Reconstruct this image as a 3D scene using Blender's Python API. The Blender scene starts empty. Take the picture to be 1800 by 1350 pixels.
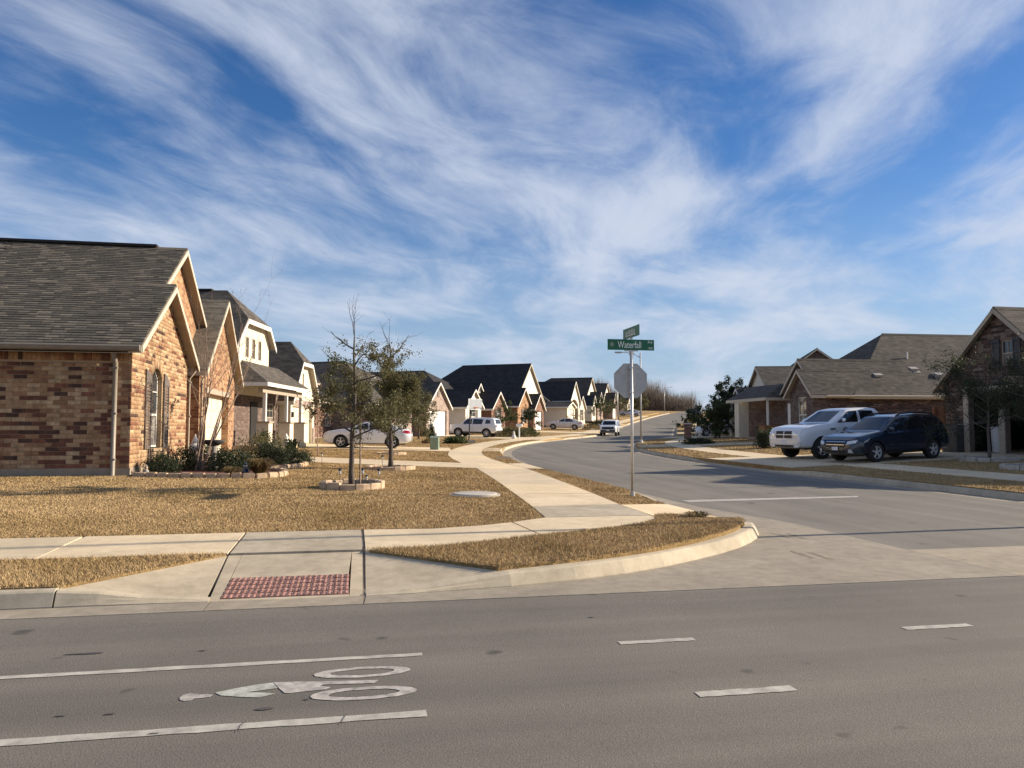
import bpy, bmesh, math, random
import numpy as np
from mathutils import Vector, Matrix
from mathutils.geometry import delaunay_2d_cdt, tessellate_polygon
from mathutils.bvhtree import BVHTree

scene = bpy.context.scene
col = scene.collection
R = math.radians
RND = random.Random(7)
NP = np.random.default_rng(11)

# ------------------------------------------------------------------ camera
# world: +X runs along the main road (to the right), +Y goes up the side street
cam_data = bpy.data.cameras.new('camera')
cam = bpy.data.objects.new('camera', cam_data)
col.objects.link(cam)
cam_data.sensor_fit = 'HORIZONTAL'
cam_data.sensor_width = 36.0
cam_data.lens = 27.04
cam_data.clip_start = 0.05
cam_data.clip_end = 6000
cam.location = (0, 0, 1.6)
cam.rotation_euler = (R(90 + 3.26), 0, R(-11))
scene.camera = cam

# ------------------------------------------------------------------ light
SUN_EL, SUN_AZ = 22.0, 2.6        # degrees; azimuth measured from +X towards +Y
world = bpy.data.worlds.new('World')
scene.world = world
world.use_nodes = True
sun_data = bpy.data.lights.new('sun', 'SUN')
sun_data.energy = 4.8
sun_data.angle = R(0.5)
sun_data.color = (1.0, 0.86, 0.68)
sun = bpy.data.objects.new('sun', sun_data)
col.objects.link(sun)
_sd = Vector((math.cos(R(SUN_EL)) * math.cos(R(SUN_AZ)), math.cos(R(SUN_EL)) * math.sin(R(SUN_AZ)), math.sin(R(SUN_EL))))
sun.rotation_euler = _sd.to_track_quat('Z', 'Y').to_euler()
sun.location = (40, 2, 30)
scene.view_settings.view_transform = 'Standard'
scene.view_settings.look = 'None'
scene.view_settings.gamma = 1.0
scene.view_settings.exposure = 0.9
scene.cycles.use_denoising = True
scene.cycles.max_bounces = 6
scene.cycles.transparent_max_bounces = 12


def N(nt, typ, **kw):
    n = nt.nodes.new(typ)
    for k, v in kw.items():
        if k == 'inp':
            for kk, vv in v.items():
                n.inputs[kk].default_value = vv
        else:
            setattr(n, k, v)
    return n


def math_node(nt, op, a, b=None, c=None, clamp=False):
    n = nt.nodes.new('ShaderNodeMath')
    n.operation = op
    n.use_clamp = clamp
    for i, x in enumerate((a, b, c)):
        if x is None:
            continue
        if isinstance(x, (int, float)):
            n.inputs[i].default_value = x
        else:
            nt.links.new(x, n.inputs[i])
    return n.outputs[0]


def build_sky():
    nt = world.node_tree
    nt.nodes.clear()
    L = nt.links.new
    out = N(nt, 'ShaderNodeOutputWorld')
    bg = N(nt, 'ShaderNodeBackground')
    bg.inputs['Strength'].default_value = 0.10
    L(bg.outputs[0], out.inputs['Surface'])
    sky = N(nt, 'ShaderNodeTexSky', sky_type='NISHITA', sun_disc=False)
    sky.sun_elevation = R(SUN_EL)
    sky.sun_rotation = R(90 - SUN_AZ)
    sky.altitude = 250
    sky.air_density = 1.0
    sky.dust_density = 0.3
    sky.ozone_density = 4.0
    tc = N(nt, 'ShaderNodeTexCoord')
    sep = N(nt, 'ShaderNodeSeparateXYZ')
    L(tc.outputs['Generated'], sep.inputs[0])
    zc = math_node(nt, 'MAXIMUM', sep.outputs[2], 0.0)
    den = math_node(nt, 'ADD', zc, 0.13)
    cx = math_node(nt, 'DIVIDE', sep.outputs[0], den)
    cy = math_node(nt, 'DIVIDE', sep.outputs[1], den)
    comb = N(nt, 'ShaderNodeCombineXYZ')
    L(cx, comb.inputs[0]); L(cy, comb.inputs[1])

    def mapped(rot, sc, off):
        m1 = N(nt, 'ShaderNodeMapping')
        m1.inputs['Rotation'].default_value = (0, 0, R(rot))
        L(comb.outputs[0], m1.inputs[0])
        m2 = N(nt, 'ShaderNodeMapping')
        m2.inputs['Scale'].default_value = (sc[0], sc[1], 1)
        m2.inputs['Location'].default_value = (off[0], off[1], off[2] if len(off) > 2 else 0)
        L(m1.outputs[0], m2.inputs[0])
        return m2.outputs[0]

    def noise(vec, scale, detail, rough, dist=0.0):
        n = N(nt, 'ShaderNodeTexNoise')
        n.inputs['Scale'].default_value = scale
        n.inputs['Detail'].default_value = detail
        n.inputs['Roughness'].default_value = rough
        n.inputs['Distortion'].default_value = dist
        L(vec, n.inputs['Vector'])
        return n.outputs[0]

    def ramp(x, a, b, smooth=True):
        m = N(nt, 'ShaderNodeMapRange')
        m.interpolation_type = 'SMOOTHSTEP' if smooth else 'LINEAR'
        m.inputs['From Min'].default_value = a
        m.inputs['From Max'].default_value = b
        L(x, m.inputs['Value'])
        return m.outputs[0]
    # warped coordinates make the cirrus curl
    wv = N(nt, 'ShaderNodeTexNoise')
    wv.inputs['Scale'].default_value = 0.55
    wv.inputs['Detail'].default_value = 2.0
    L(mapped(0, (1, 1), (4.1, 1.7)), wv.inputs['Vector'])
    sub = N(nt, 'ShaderNodeVectorMath', operation='SUBTRACT')
    sub.inputs[1].default_value = (0.5, 0.5, 0.5)
    L(wv.outputs['Color'], sub.inputs[0])
    scl = N(nt, 'ShaderNodeVectorMath', operation='SCALE')
    scl.inputs['Scale'].default_value = 0.95
    L(sub.outputs[0], scl.inputs[0])
    add = N(nt, 'ShaderNodeVectorMath', operation='ADD')
    L(comb.outputs[0], add.inputs[0]); L(scl.outputs[0], add.inputs[1])
    comb2 = add

    def mapped_w(rot, sc, off):
        m1 = N(nt, 'ShaderNodeMapping')
        m1.inputs['Rotation'].default_value = (0, 0, R(rot))
        L(comb2.outputs[0], m1.inputs[0])
        m2 = N(nt, 'ShaderNodeMapping')
        m2.inputs['Scale'].default_value = (sc[0], sc[1], 1)
        m2.inputs['Location'].default_value = (off[0], off[1], off[2] if len(off) > 2 else 0)
        L(m1.outputs[0], m2.inputs[0])
        return m2.outputs[0]
    cover = noise(mapped_w(SKY_ROT, (0.75, 1.1), SKY_OFF[0]), 1.25, 3.0, 0.5)
    streak = noise(mapped_w(SKY_ROT, (0.75, 1.5), SKY_OFF[1]), 1.9, 7.0, 0.56, 0.15)
    fine = noise(mapped_w(SKY_ROT + 20, (0.9, 1.5), SKY_OFF[2]), 3.6, 12.0, 0.66, 0.5)
    s1 = math_node(nt, 'MULTIPLY', cover, 0.66)
    s2 = math_node(nt, 'MULTIPLY_ADD', streak, 0.40, s1)
    s3 = math_node(nt, 'MULTIPLY_ADD', fine, 0.24, s2)
    dens = ramp(s3, 0.535, 0.83)
    # thin even veil that thickens towards the horizon
    veil = ramp(zc, 0.34, -0.05)
    veil = math_node(nt, 'MULTIPLY', veil, 0.92)
    amt = math_node(nt, 'MULTIPLY', dens, 0.92, clamp=True)
    hs = N(nt, 'ShaderNodeHueSaturation')
    hs.inputs['Hue'].default_value = 0.508
    hs.inputs['Saturation'].default_value = 1.2
    hs.inputs['Value'].default_value = 0.66
    L(sky.outputs[0], hs.inputs['Color'])
    mixh = N(nt, 'ShaderNodeMix', data_type='RGBA')
    L(veil, mixh.inputs['Factor'])
    L(hs.outputs[0], mixh.inputs[6])
    mixh.inputs[7].default_value = (2.2, 2.85, 3.8, 1)
    mix = N(nt, 'ShaderNodeMix', data_type='RGBA')
    L(amt, mix.inputs['Factor'])
    L(mixh.outputs[2], mix.inputs[6])
    mix.inputs[7].default_value = (3.4, 3.75, 4.45, 1)
    L(mix.outputs[2], bg.inputs['Color'])


SKY_ROT = -70
SKY_OFF = [(15.8, 2.2, 0.4), (1.4, 14.1, 1.0), (3.0, 5.0, 0.0)]
build_sky()


# ------------------------------------------------------------------ materials
def new_mat(name):
    m = bpy.data.materials.new(name)
    m.use_nodes = True
    nt = m.node_tree
    b = nt.nodes['Principled BSDF']
    return m, nt, b


def ramp_node(nt, fac, stops):
    r = N(nt, 'ShaderNodeValToRGB')
    e = r.color_ramp.elements
    while len(e) < len(stops):
        e.new(0.5)
    for i, (p, c) in enumerate(stops):
        e[i].position = p
        e[i].color = (c[0], c[1], c[2], 1)
    nt.links.new(fac, r.inputs[0])
    return r.outputs[0]


def coords(nt, kind='Object'):
    return N(nt, 'ShaderNodeTexCoord').outputs[kind]


def geo_pos(nt):
    return N(nt, 'ShaderNodeNewGeometry').outputs['Position']


def noise_tex(nt, vec, scale, detail=4, rough=0.55, dist=0.0):
    n = N(nt, 'ShaderNodeTexNoise')
    n.inputs['Scale'].default_value = scale
    n.inputs['Detail'].default_value = detail
    n.inputs['Roughness'].default_value = rough
    n.inputs['Distortion'].default_value = dist
    if vec is not None:
        nt.links.new(vec, n.inputs['Vector'])
    return n.outputs[0]


def mixc(nt, fac, a, b, mode='MIX'):
    m = N(nt, 'ShaderNodeMix', data_type='RGBA', blend_type=mode)
    for s, x in ((0, fac), (6, a), (7, b)):
        if isinstance(x, (int, float)):
            m.inputs[s].default_value = x
        elif isinstance(x, tuple):
            m.inputs[s].default_value = (x[0], x[1], x[2], 1)
        else:
            nt.links.new(x, m.inputs[s])
    return m.outputs[2]


def bump(nt, b, height, strength=0.3, distance=0.01):
    n = N(nt, 'ShaderNodeBump')
    n.inputs['Strength'].default_value = strength
    n.inputs['Distance'].default_value = distance
    nt.links.new(height, n.inputs['Height'])
    nt.links.new(n.outputs[0], b.inputs['Normal'])


def plain(name, c, rough=0.6, metal=0.0, var=0.08, scale=6.0, coat=0.0, bmp=0.0, spec=0.5):
    """a painted / simple surface with a little mottling so that nothing is perfectly flat"""
    m, nt, b = new_mat(name)
    vec = geo_pos(nt)
    n = noise_tex(nt, vec, scale, 5, 0.6)
    lo = tuple(max(0, x * (1 - var * 2)) for x in c)
    hi = tuple(min(1, x * (1 + var * 2)) for x in c)
    nt.links.new(ramp_node(nt, n, [(0.3, lo), (0.7, hi)]), b.inputs['Base Color'])
    b.inputs['Roughness'].default_value = rough
    b.inputs['Metallic'].default_value = metal
    b.inputs['Coat Weight'].default_value = coat
    b.inputs['Specular IOR Level'].default_value = spec
    if bmp:
        bump(nt, b, noise_tex(nt, vec, scale * 14, 4), bmp, 0.004)
    return m


def asphalt_mat(name, c, tint):
    m, nt, b = new_mat(name)
    p = geo_pos(nt)
    grain = noise_tex(nt, p, 110, 3, 0.8)
    v = N(nt, 'ShaderNodeTexVoronoi')
    v.inputs['Scale'].default_value = 95
    nt.links.new(p, v.inputs['Vector'])
    big = noise_tex(nt, p, 0.55, 4, 0.6)
    mp = N(nt, 'ShaderNodeMapping')
    mp.inputs['Scale'].default_value = (0.12, 2.2, 1) if tint == 'x' else (2.2, 0.12, 1)
    nt.links.new(p, mp.inputs[0])
    lanes = noise_tex(nt, mp.outputs[0], 0.8, 3, 0.5)
    base = ramp_node(nt, big, [(0.25, tuple(x * 0.86 for x in c)), (0.75, tuple(x * 1.12 for x in c))])
    base = mixc(nt, 1.0, base, ramp_node(nt, lanes, [(0.3, (0.80, 0.80, 0.80)), (0.7, (1.14, 1.13, 1.10))]), 'MULTIPLY')
    base = mixc(nt, 1.0, base, ramp_node(nt, grain, [(0.25, (0.6, 0.6, 0.6)), (0.5, (1, 1, 1)), (0.78, (1.5, 1.48, 1.45))]), 'MULTIPLY')
    # dark oil spots
    sp = noise_tex(nt, p, 2.6, 2, 0.4)
    base = mixc(nt, ramp_node(nt, sp, [(0.70, (0, 0, 0)), (0.76, (1, 1, 1))]), base, tuple(x * 0.45 for x in c))
    nt.links.new(base, b.inputs['Base Color'])
    b.inputs['Roughness'].default_value = 0.85
    b.inputs['Specular IOR Level'].default_value = 0.3
    h = math_node(nt, 'ADD', grain, v.outputs['Distance'])
    bump(nt, b, h, 0.28, 0.005)
    return m


def concrete_mat(name, c, dirt=0.5):
    m, nt, b = new_mat(name)
    p = geo_pos(nt)
    big = noise_tex(nt, p, 0.9, 5, 0.6, 0.4)
    mid = noise_tex(nt, p, 6, 6, 0.65)
    grain = noise_tex(nt, p, 140, 2, 0.7)
    base = ramp_node(nt, big, [(0.25, tuple(x * (1 - .32 * dirt) for x in c)), (0.72, tuple(x * 1.1 for x in c))])
    base = mixc(nt, 1.0, base, ramp_node(nt, mid, [(0.25, (1 - .3 * dirt,) * 3), (0.6, (1.03,) * 3)]), 'MULTIPLY')
    base = mixc(nt, 1.0, base, ramp_node(nt, grain, [(0.3, (0.86,) * 3), (0.7, (1.1,) * 3)]), 'MULTIPLY')
    # every slab was poured separately
    oi = N(nt, 'ShaderNodeObjectInfo')
    base = mixc(nt, 1.0, base, ramp_node(nt, oi.outputs['Random'], [(0, (0.90, 0.91, 0.93)), (1, (1.08, 1.05, 1.0))]), 'MULTIPLY')
    nt.links.new(base, b.inputs['Base Color'])
    b.inputs['Roughness'].default_value = 0.9
    b.inputs['Specular IOR Level'].default_value = 0.25
    bump(nt, b, math_node(nt, 'ADD', grain, mid), 0.25, 0.004)
    return m


def grass_ground_mat():
    m, nt, b = new_mat('dry_lawn')
    p = geo_pos(nt)
    big = noise_tex(nt, p, 0.35, 4, 0.6)
    mid = noise_tex(nt, p, 2.2, 6, 0.7)
    fine = noise_tex(nt, p, 26, 6, 0.75)
    a = ramp_node(nt, mid, [(0.28, (0.24, 0.155, 0.072)), (0.5, (0.36, 0.245, 0.115)), (0.75, (0.46, 0.325, 0.16))])
    a = mixc(nt, 1.0, a, ramp_node(nt, fine, [(0.25, (0.45,) * 3), (0.7, (1.3,) * 3)]), 'MULTIPLY')
    a = mixc(nt, ramp_node(nt, big, [(0.55, (0, 0, 0)), (0.8, (0.35,) * 3)]), a, (0.155, 0.125, 0.05))
    nt.links.new(a, b.inputs['Base Color'])
    b.inputs['Roughness'].default_value = 1.0
    b.inputs['Specular IOR Level'].default_value = 0.1
    bump(nt, b, math_node(nt, 'ADD', fine, mid), 0.9, 0.05)
    return m


def blade_mat():
    m, nt, b = new_mat('dry_grass_blade')
    p = geo_pos(nt)
    mid = noise_tex(nt, p, 1.7, 5, 0.7)
    fine = noise_tex(nt, p, 45, 2, 0.6)
    a = ramp_node(nt, fine, [(0.25, (0.34, 0.238, 0.125)), (0.5, (0.48, 0.350, 0.190)), (0.75, (0.60, 0.465, 0.275))])
    a = mixc(nt, 1.0, a, ramp_node(nt, mid, [(0.3, (0.74, 0.71, 0.66)), (0.65, (1.08, 1.07, 1.05))]), 'MULTIPLY')
    big = noise_tex(nt, p, 0.45, 5, 0.65, 0.6)
    a = mixc(nt, 1.0, a, ramp_node(nt, big, [(0.32, (0.74, 0.72, 0.62)), (0.55, (1.0, 1.0, 1.0)), (0.75, (1.12, 1.10, 1.08))]), 'MULTIPLY')
    nt.links.new(a, b.inputs['Base Color'])
    b.inputs['Roughness'].default_value = 0.8
    b.inputs['Specular IOR Level'].default_value = 0.15
    return m


def shingle_mat(name, c, axis='x'):
    """asphalt shingles for far roofs: courses by height, tabs along the slope line"""
    m, nt, b = new_mat(name)
    tc = coords(nt, 'Object')
    sep = N(nt, 'ShaderNodeSeparateXYZ')
    nt.links.new(tc, sep.inputs[0])
    along = math_node(nt, 'ADD', sep.outputs[0], sep.outputs[1])
    cmb = N(nt, 'ShaderNodeCombineXYZ')
    nt.links.new(along, cmb.inputs[0]); nt.links.new(sep.outputs[2], cmb.inputs[1])
    br = N(nt, 'ShaderNodeTexBrick')
    br.offset = 0.5
    br.inputs['Scale'].default_value = 1.0
    br.inputs['Brick Width'].default_value = 0.3
    br.inputs['Row Height'].default_value = 0.085
    br.inputs['Mortar Size'].default_value = 0.004
    br.inputs['Mortar Smooth'].default_value = 0.3
    br.inputs['Color1'].default_value = (c[0] * .68, c[1] * .68, c[2] * .68, 1)
    br.inputs['Color2'].default_value = (c[0] * 1.28, c[1] * 1.26, c[2] * 1.22, 1)
    br.inputs['Mortar'].default_value = (c[0] * .4, c[1] * .4, c[2] * .4, 1)
    nt.links.new(cmb.outputs[0], br.inputs['Vector'])
    n = noise_tex(nt, tc, 1.2, 5, 0.65)
    a = mixc(nt, 1.0, br.outputs[0], ramp_node(nt, n, [(0.3, (0.8,) * 3), (0.7, (1.15,) * 3)]), 'MULTIPLY')
    nt.links.new(a, b.inputs['Base Color'])
    b.inputs['Roughness'].default_value = 0.95
    b.inputs['Specular IOR Level'].default_value = 0.2
    bump(nt, b, br.outputs['Fac'], 0.5, -0.01)
    return m


def brick_mat(name, cols, mortar):
    """brick wall for walls whose bricks are too far away to pick apart"""
    m, nt, b = new_mat(name)
    tc = coords(nt, 'Object')
    sep = N(nt, 'ShaderNodeSeparateXYZ')
    nt.links.new(tc, sep.inputs[0])
    along = math_node(nt, 'ADD', sep.outputs[0], sep.outputs[1])
    cmb = N(nt, 'ShaderNodeCombineXYZ')
    nt.links.new(along, cmb.inputs[0]); nt.links.new(sep.outputs[2], cmb.inputs[1])
    br = N(nt, 'ShaderNodeTexBrick')
    br.inputs['Scale'].default_value = 1.0
    br.inputs['Brick Width'].default_value = 0.30
    br.inputs['Row Height'].default_value = 0.103
    br.inputs['Mortar Size'].default_value = 0.006
    br.inputs['Mortar Smooth'].default_value = 0.2
    br.inputs['Bias'].default_value = 0.0
    br.inputs['Color1'].default_value = (0, 0, 0, 1)
    br.inputs['Color2'].default_value = (1, 1, 1, 1)
    br.inputs['Mortar'].default_value = (0.5, 0.5, 0.5, 1)
    nt.links.new(cmb.outputs[0], br.inputs['Vector'])
    stops = [(i / (len(cols) - 1), c) for i, c in enumerate(cols)]
    a = ramp_node(nt, br.outputs[0], stops)
    n = noise_tex(nt, tc, 0.8, 4, 0.6)
    a = mixc(nt, 1.0, a, ramp_node(nt, n, [(0.3, (0.82,) * 3), (0.7, (1.12,) * 3)]), 'MULTIPLY')
    a = mixc(nt, br.outputs['Fac'], a, mortar)
    nt.links.new(a, b.inputs['Base Color'])
    b.inputs['Roughness'].default_value = 0.9
    b.inputs['Specular IOR Level'].default_value = 0.2
    bump(nt, b, br.outputs['Fac'], 0.6, -0.008)
    return m


def leaf_mat(name, c1, c2, c3):
    m, nt, b = new_mat(name)
    p = geo_pos(nt)
    n = noise_tex(nt, p, 9, 3, 0.7)
    nt.links.new(ramp_node(nt, n, [(0.3, c1), (0.5, c2), (0.72, c3)]), b.inputs['Base Color'])
    b.inputs['Roughness'].default_value = 0.6
    b.inputs['Specular IOR Level'].default_value = 0.3
    tr = N(nt, 'ShaderNodeBsdfTranslucent')
    nt.links.new(b.inputs['Base Color'].links[0].from_socket, tr.inputs['Color'])
    mx = N(nt, 'ShaderNodeMixShader')
    mx.inputs[0].default_value = 0.38
    out = [n for n in nt.nodes if n.type == 'OUTPUT_MATERIAL'][0]
    nt.links.new(b.outputs[0], mx.inputs[1]); nt.links.new(tr.outputs[0], mx.inputs[2])
    nt.links.new(mx.outputs[0], out.inputs['Surface'])
    return m


def glass_mat(name, c=(0.02, 0.025, 0.03), rough=0.04):
    m, nt, b = new_mat(name)
    n = noise_tex(nt, geo_pos(nt), 3, 2)
    nt.links.new(ramp_node(nt, n, [(0.3, tuple(x * .8 for x in c)), (0.7, tuple(x * 1.2 for x in c))]), b.inputs['Base Color'])
    b.inputs['Roughness'].default_value = rough
    b.inputs['Specular IOR Level'].default_value = 0.8
    return m


M = {}
M['asphalt'] = asphalt_mat('asphalt_main', (0.150, 0.137, 0.118), 'x')
M['asphalt2'] = asphalt_mat('asphalt_street', (0.165, 0.153, 0.133), 'y')
M['concrete'] = concrete_mat('concrete_walk', (0.66, 0.545, 0.375), 0.6)
M['concrete_new'] = concrete_mat('concrete_ramp', (0.48, 0.415, 0.31), 0.8)
M['concrete_gutter'] = concrete_mat('concrete_gutter', (0.345, 0.30, 0.235), 0.8)
M['kerb'] = concrete_mat('concrete_kerb', (0.50, 0.440, 0.335), 0.75)
M['joint'] = plain('joint_dark', (0.17, 0.14, 0.11), 0.95)
M['lawn'] = grass_ground_mat()
M['blade'] = blade_mat()
M['paint'] = plain('road_paint', (0.40, 0.375, 0.325), 0.75, var=0.14, scale=9, bmp=0.3)
M['paint_old'] = plain('road_paint_worn', (0.37, 0.345, 0.31), 0.8, var=0.2, scale=14, bmp=0.3)
M['paint_green'] = plain('road_paint_greenish', (0.36, 0.37, 0.32), 0.8, var=0.18, scale=14, bmp=0.3)
M['tar'] = plain('crack_tar', (0.045, 0.04, 0.038), 0.8)
M['oil'] = plain('oil_stain', (0.075, 0.065, 0.06), 0.6)
M['scuff'] = plain('tyre_scuff', (0.26, 0.225, 0.175), 0.85, var=0.25, scale=12)
M['tactile'] = plain('red_paver', (0.33, 0.175, 0.14), 0.85, var=0.3, scale=18, bmp=0.3)
M['tactile_gap'] = plain('paver_gap', (0.46, 0.37, 0.30), 0.95, var=0.2)
M['trim'] = plain('cream_trim', (0.50, 0.44, 0.34), 0.6, var=0.04)
M['trim_white'] = plain('white_trim', (0.74, 0.71, 0.64), 0.55, var=0.03)
M['trim_tan'] = plain('tan_trim', (0.36, 0.30, 0.225), 0.6, var=0.05)
M['gutter'] = plain('grey_tan_gutter', (0.215, 0.185, 0.145), 0.45, var=0.05)
M['stucco'] = plain('cream_stucco', (0.63, 0.57, 0.44), 0.9, var=0.04, scale=3, bmp=0.4)
M['stucco_grey'] = plain('grey_stucco', (0.42, 0.38, 0.33), 0.9, var=0.05, scale=3, bmp=0.4)
M['stucco_white'] = plain('white_stucco', (0.66, 0.62, 0.53), 0.9, var=0.03, scale=3, bmp=0.4)
M['slab'] = concrete_mat('foundation', (0.33, 0.28, 0.22), 0.6)
M['shutter'] = plain('brown_shutter', (0.135, 0.110, 0.090), 0.6, var=0.06)
M['shutter_dark'] = plain('dark_shutter', (0.045, 0.05, 0.055), 0.6, var=0.06)
M['garage'] = plain('garage_cream', (0.66, 0.58, 0.44), 0.55, var=0.03)
M['garage_white'] = plain('garage_white', (0.78, 0.75, 0.70), 0.55, var=0.02)
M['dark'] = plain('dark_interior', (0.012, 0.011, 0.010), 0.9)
M['glass'] = glass_mat('window_glass', (0.035, 0.04, 0.045))
M['blind'] = plain('window_blind', (0.20, 0.185, 0.16), 0.7, var=0.05, scale=2)
M['car_glass'] = glass_mat('car_glass', (0.012, 0.015, 0.018), 0.03)
M['tyre'] = plain('tyre_rubber', (0.018, 0.018, 0.019), 0.85)
M['rim'] = plain('alloy_rim', (0.66, 0.67, 0.68), 0.3, 0.35, var=0.03)
M['rim_dark'] = plain('rim_dark', (0.03, 0.03, 0.032), 0.5)
M['black'] = plain('black_plastic', (0.016, 0.016, 0.017), 0.55)
M['chrome'] = plain('chrome', (0.72, 0.73, 0.74), 0.14, 1.0, var=0.02)
M['lamp_glass'] = plain('headlamp_lens', (0.62, 0.64, 0.66), 0.08, 0.3, var=0.1, scale=25, coat=1.0)
M['tail'] = plain('tail_lamp', (0.30, 0.012, 0.015), 0.12, coat=1.0)
M['plate'] = plain('number_plate', (0.72, 0.73, 0.74), 0.4)
M['car_white'] = plain('car_paint_white', (0.74, 0.75, 0.76), 0.22, 0.0, var=0.015, scale=1.5, coat=0.8)
M['car_blue'] = plain('car_paint_blue', (0.008, 0.019, 0.038), 0.25, 0.15, var=0.06, scale=1.5, coat=1.0)
M['car_silver'] = plain('car_paint_silver', (0.62, 0.63, 0.65), 0.25, 0.2, var=0.02, scale=1.5, coat=0.8)
M['car_red'] = plain('car_paint_red', (0.25, 0.02, 0.02), 0.25, 0.0, var=0.04, coat=0.8)
M['steel'] = plain('galvanised_post', (0.50, 0.50, 0.49), 0.42, 0.55, var=0.06, scale=12)
M['sign_back'] = plain('sign_back_aluminium', (0.40, 0.40, 0.39), 0.45, 0.5, var=0.06, scale=8)
M['sign_green'] = plain('sign_green', (0.004, 0.115, 0.055), 0.4, var=0.04)
M['sign_white'] = plain('sign_white', (0.80, 0.84, 0.82), 0.4, var=0.02)
M['sign_red'] = plain('sign_red', (0.45, 0.02, 0.02), 0.4, var=0.04)
M['bark'] = plain('bark', (0.085, 0.068, 0.055), 0.95, var=0.25, scale=22, bmp=0.8)
M['bark_grey'] = plain('bark_grey', (0.14, 0.115, 0.095), 0.95, var=0.22, scale=22, bmp=0.8)
M['bark_pale'] = plain('bark_pale', (0.27, 0.20, 0.15), 0.85, var=0.2, scale=15, bmp=0.5)
M['bark_warm'] = plain('bark_warm', (0.22, 0.155, 0.115), 0.85, var=0.2, scale=15, bmp=0.5)
M['leaf_oak'] = leaf_mat('leaf_live_oak', (0.068, 0.070, 0.030), (0.120, 0.115, 0.050), (0.190, 0.165, 0.080))
M['leaf_dark'] = leaf_mat('leaf_dark', (0.018, 0.027, 0.013), (0.036, 0.050, 0.023), (0.065, 0.082, 0.036))
M['leaf_mid'] = leaf_mat('leaf_mid', (0.03, 0.045, 0.014), (0.055, 0.075, 0.022), (0.10, 0.115, 0.035))
M['leaf_dry'] = leaf_mat('leaf_dry', (0.12, 0.085, 0.035), (0.20, 0.145, 0.06), (0.30, 0.22, 0.10))
M['twig_far'] = leaf_mat('twig_far', (0.070, 0.050, 0.040), (0.10, 0.075, 0.060), (0.14, 0.105, 0.085))
M['leaf_red'] = leaf_mat('leaf_red', (0.10, 0.012, 0.012), (0.16, 0.02, 0.018), (0.22, 0.03, 0.025))
M['mulch'] = plain('red_mulch', (0.105, 0.032, 0.020), 1.0, var=0.4, scale=30, bmp=1.0)
M['mulch_dark'] = plain('dark_mulch', (0.055, 0.033, 0.022), 1.0, var=0.4, scale=30, bmp=1.0)
M['edging'] = plain('edging_stone', (0.46, 0.34, 0.225), 0.95, var=0.14, scale=8, bmp=0.6)
M['edging_grey'] = plain('edging_concrete', (0.40, 0.37, 0.32), 0.95, var=0.12, scale=8, bmp=0.6)
M['stone_urn'] = plain('cast_stone', (0.30, 0.28, 0.25), 0.9, var=0.16, scale=9, bmp=0.5)
M['stone_dark'] = plain('dark_stone', (0.055, 0.052, 0.05), 0.8, var=0.2, scale=9, bmp=0.5)
M['statue'] = plain('white_statue', (0.66, 0.64, 0.60), 0.8, var=0.1, scale=20, bmp=0.4)
M['util_green'] = plain('utility_green', (0.19, 0.26, 0.185), 0.5, var=0.05)
M['lid'] = concrete_mat('lid_concrete', (0.50, 0.46, 0.40), 0.4)
M['wood'] = plain('cedar_wood', (0.28, 0.135, 0.052), 0.85, var=0.2, scale=10, bmp=0.4)
M['wood_fence'] = plain('fence_wood', (0.125, 0.055, 0.026), 0.9, var=0.25, scale=8, bmp=0.4)
M['ridge_vent'] = plain('ridge_vent', (0.02, 0.019, 0.018), 0.8)
M['roof_vent'] = plain('roof_vent_metal', (0.38, 0.36, 0.33), 0.5, 0.3)
M['acrylic'] = plain('backboard', (0.50, 0.53, 0.55), 0.15, var=0.03)
M['orange'] = plain('hoop_orange', (0.55, 0.14, 0.03), 0.5)
M['pot_blue'] = plain('blue_glaze', (0.03, 0.055, 0.11), 0.25)
ROOF1 = (0.142, 0.125, 0.100)
M['roof_brown'] = shingle_mat('shingles_brown', ROOF1)
M['roof_grey'] = shingle_mat('shingles_grey_brown', (0.094, 0.084, 0.074))
M['roof_dark'] = shingle_mat('shingles_dark', (0.040, 0.038, 0.040))
BR1 = [(0.375, 0.250, 0.145), (0.335, 0.208, 0.115), (0.43, 0.310, 0.185), (0.20, 0.088, 0.055), (0.145, 0.066, 0.045), (0.085, 0.050, 0.038), (0.29, 0.165, 0.092)]
BR2 = [(0.140, 0.098, 0.080), (0.105, 0.072, 0.062), (0.195, 0.155, 0.128), (0.082, 0.055, 0.050), (0.128, 0.078, 0.062), (0.060, 0.046, 0.044)]
M['mortar'] = plain('mortar', (0.36, 0.255, 0.15), 0.95, var=0.1, scale=20)
M['mortar2'] = plain('mortar_grey', (0.165, 0.125, 0.10), 0.95, var=0.1, scale=20)
for i, c in enumerate(BR1):
    M['brick_a%d' % i] = plain('brick_tan_%d' % i, c, 0.92, var=0.16, scale=7, bmp=0.5, spec=0.2)
for i, c in enumerate(BR2):
    M['brick_b%d' % i] = plain('brick_mauve_%d' % i, c, 0.92, var=0.16, scale=7, bmp=0.5, spec=0.2)
M['brick_wall_tan'] = brick_mat('brickwork_tan', [(0.41, 0.275, 0.155), (0.33, 0.185, 0.10), (0.18, 0.075, 0.045), (0.37, 0.23, 0.13)], (0.40, 0.30, 0.19))
M['brick_wall_mauve'] = brick_mat('brickwork_mauve', [(0.145, 0.100, 0.082), (0.10, 0.070, 0.060), (0.19, 0.15, 0.125), (0.075, 0.052, 0.048)], (0.17, 0.13, 0.105))
M['brick_wall_pink'] = brick_mat('brickwork_pink', [(0.34, 0.265, 0.22), (0.28, 0.205, 0.17), (0.40, 0.32, 0.27), (0.25, 0.18, 0.15)], (0.38, 0.33, 0.28))
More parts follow.
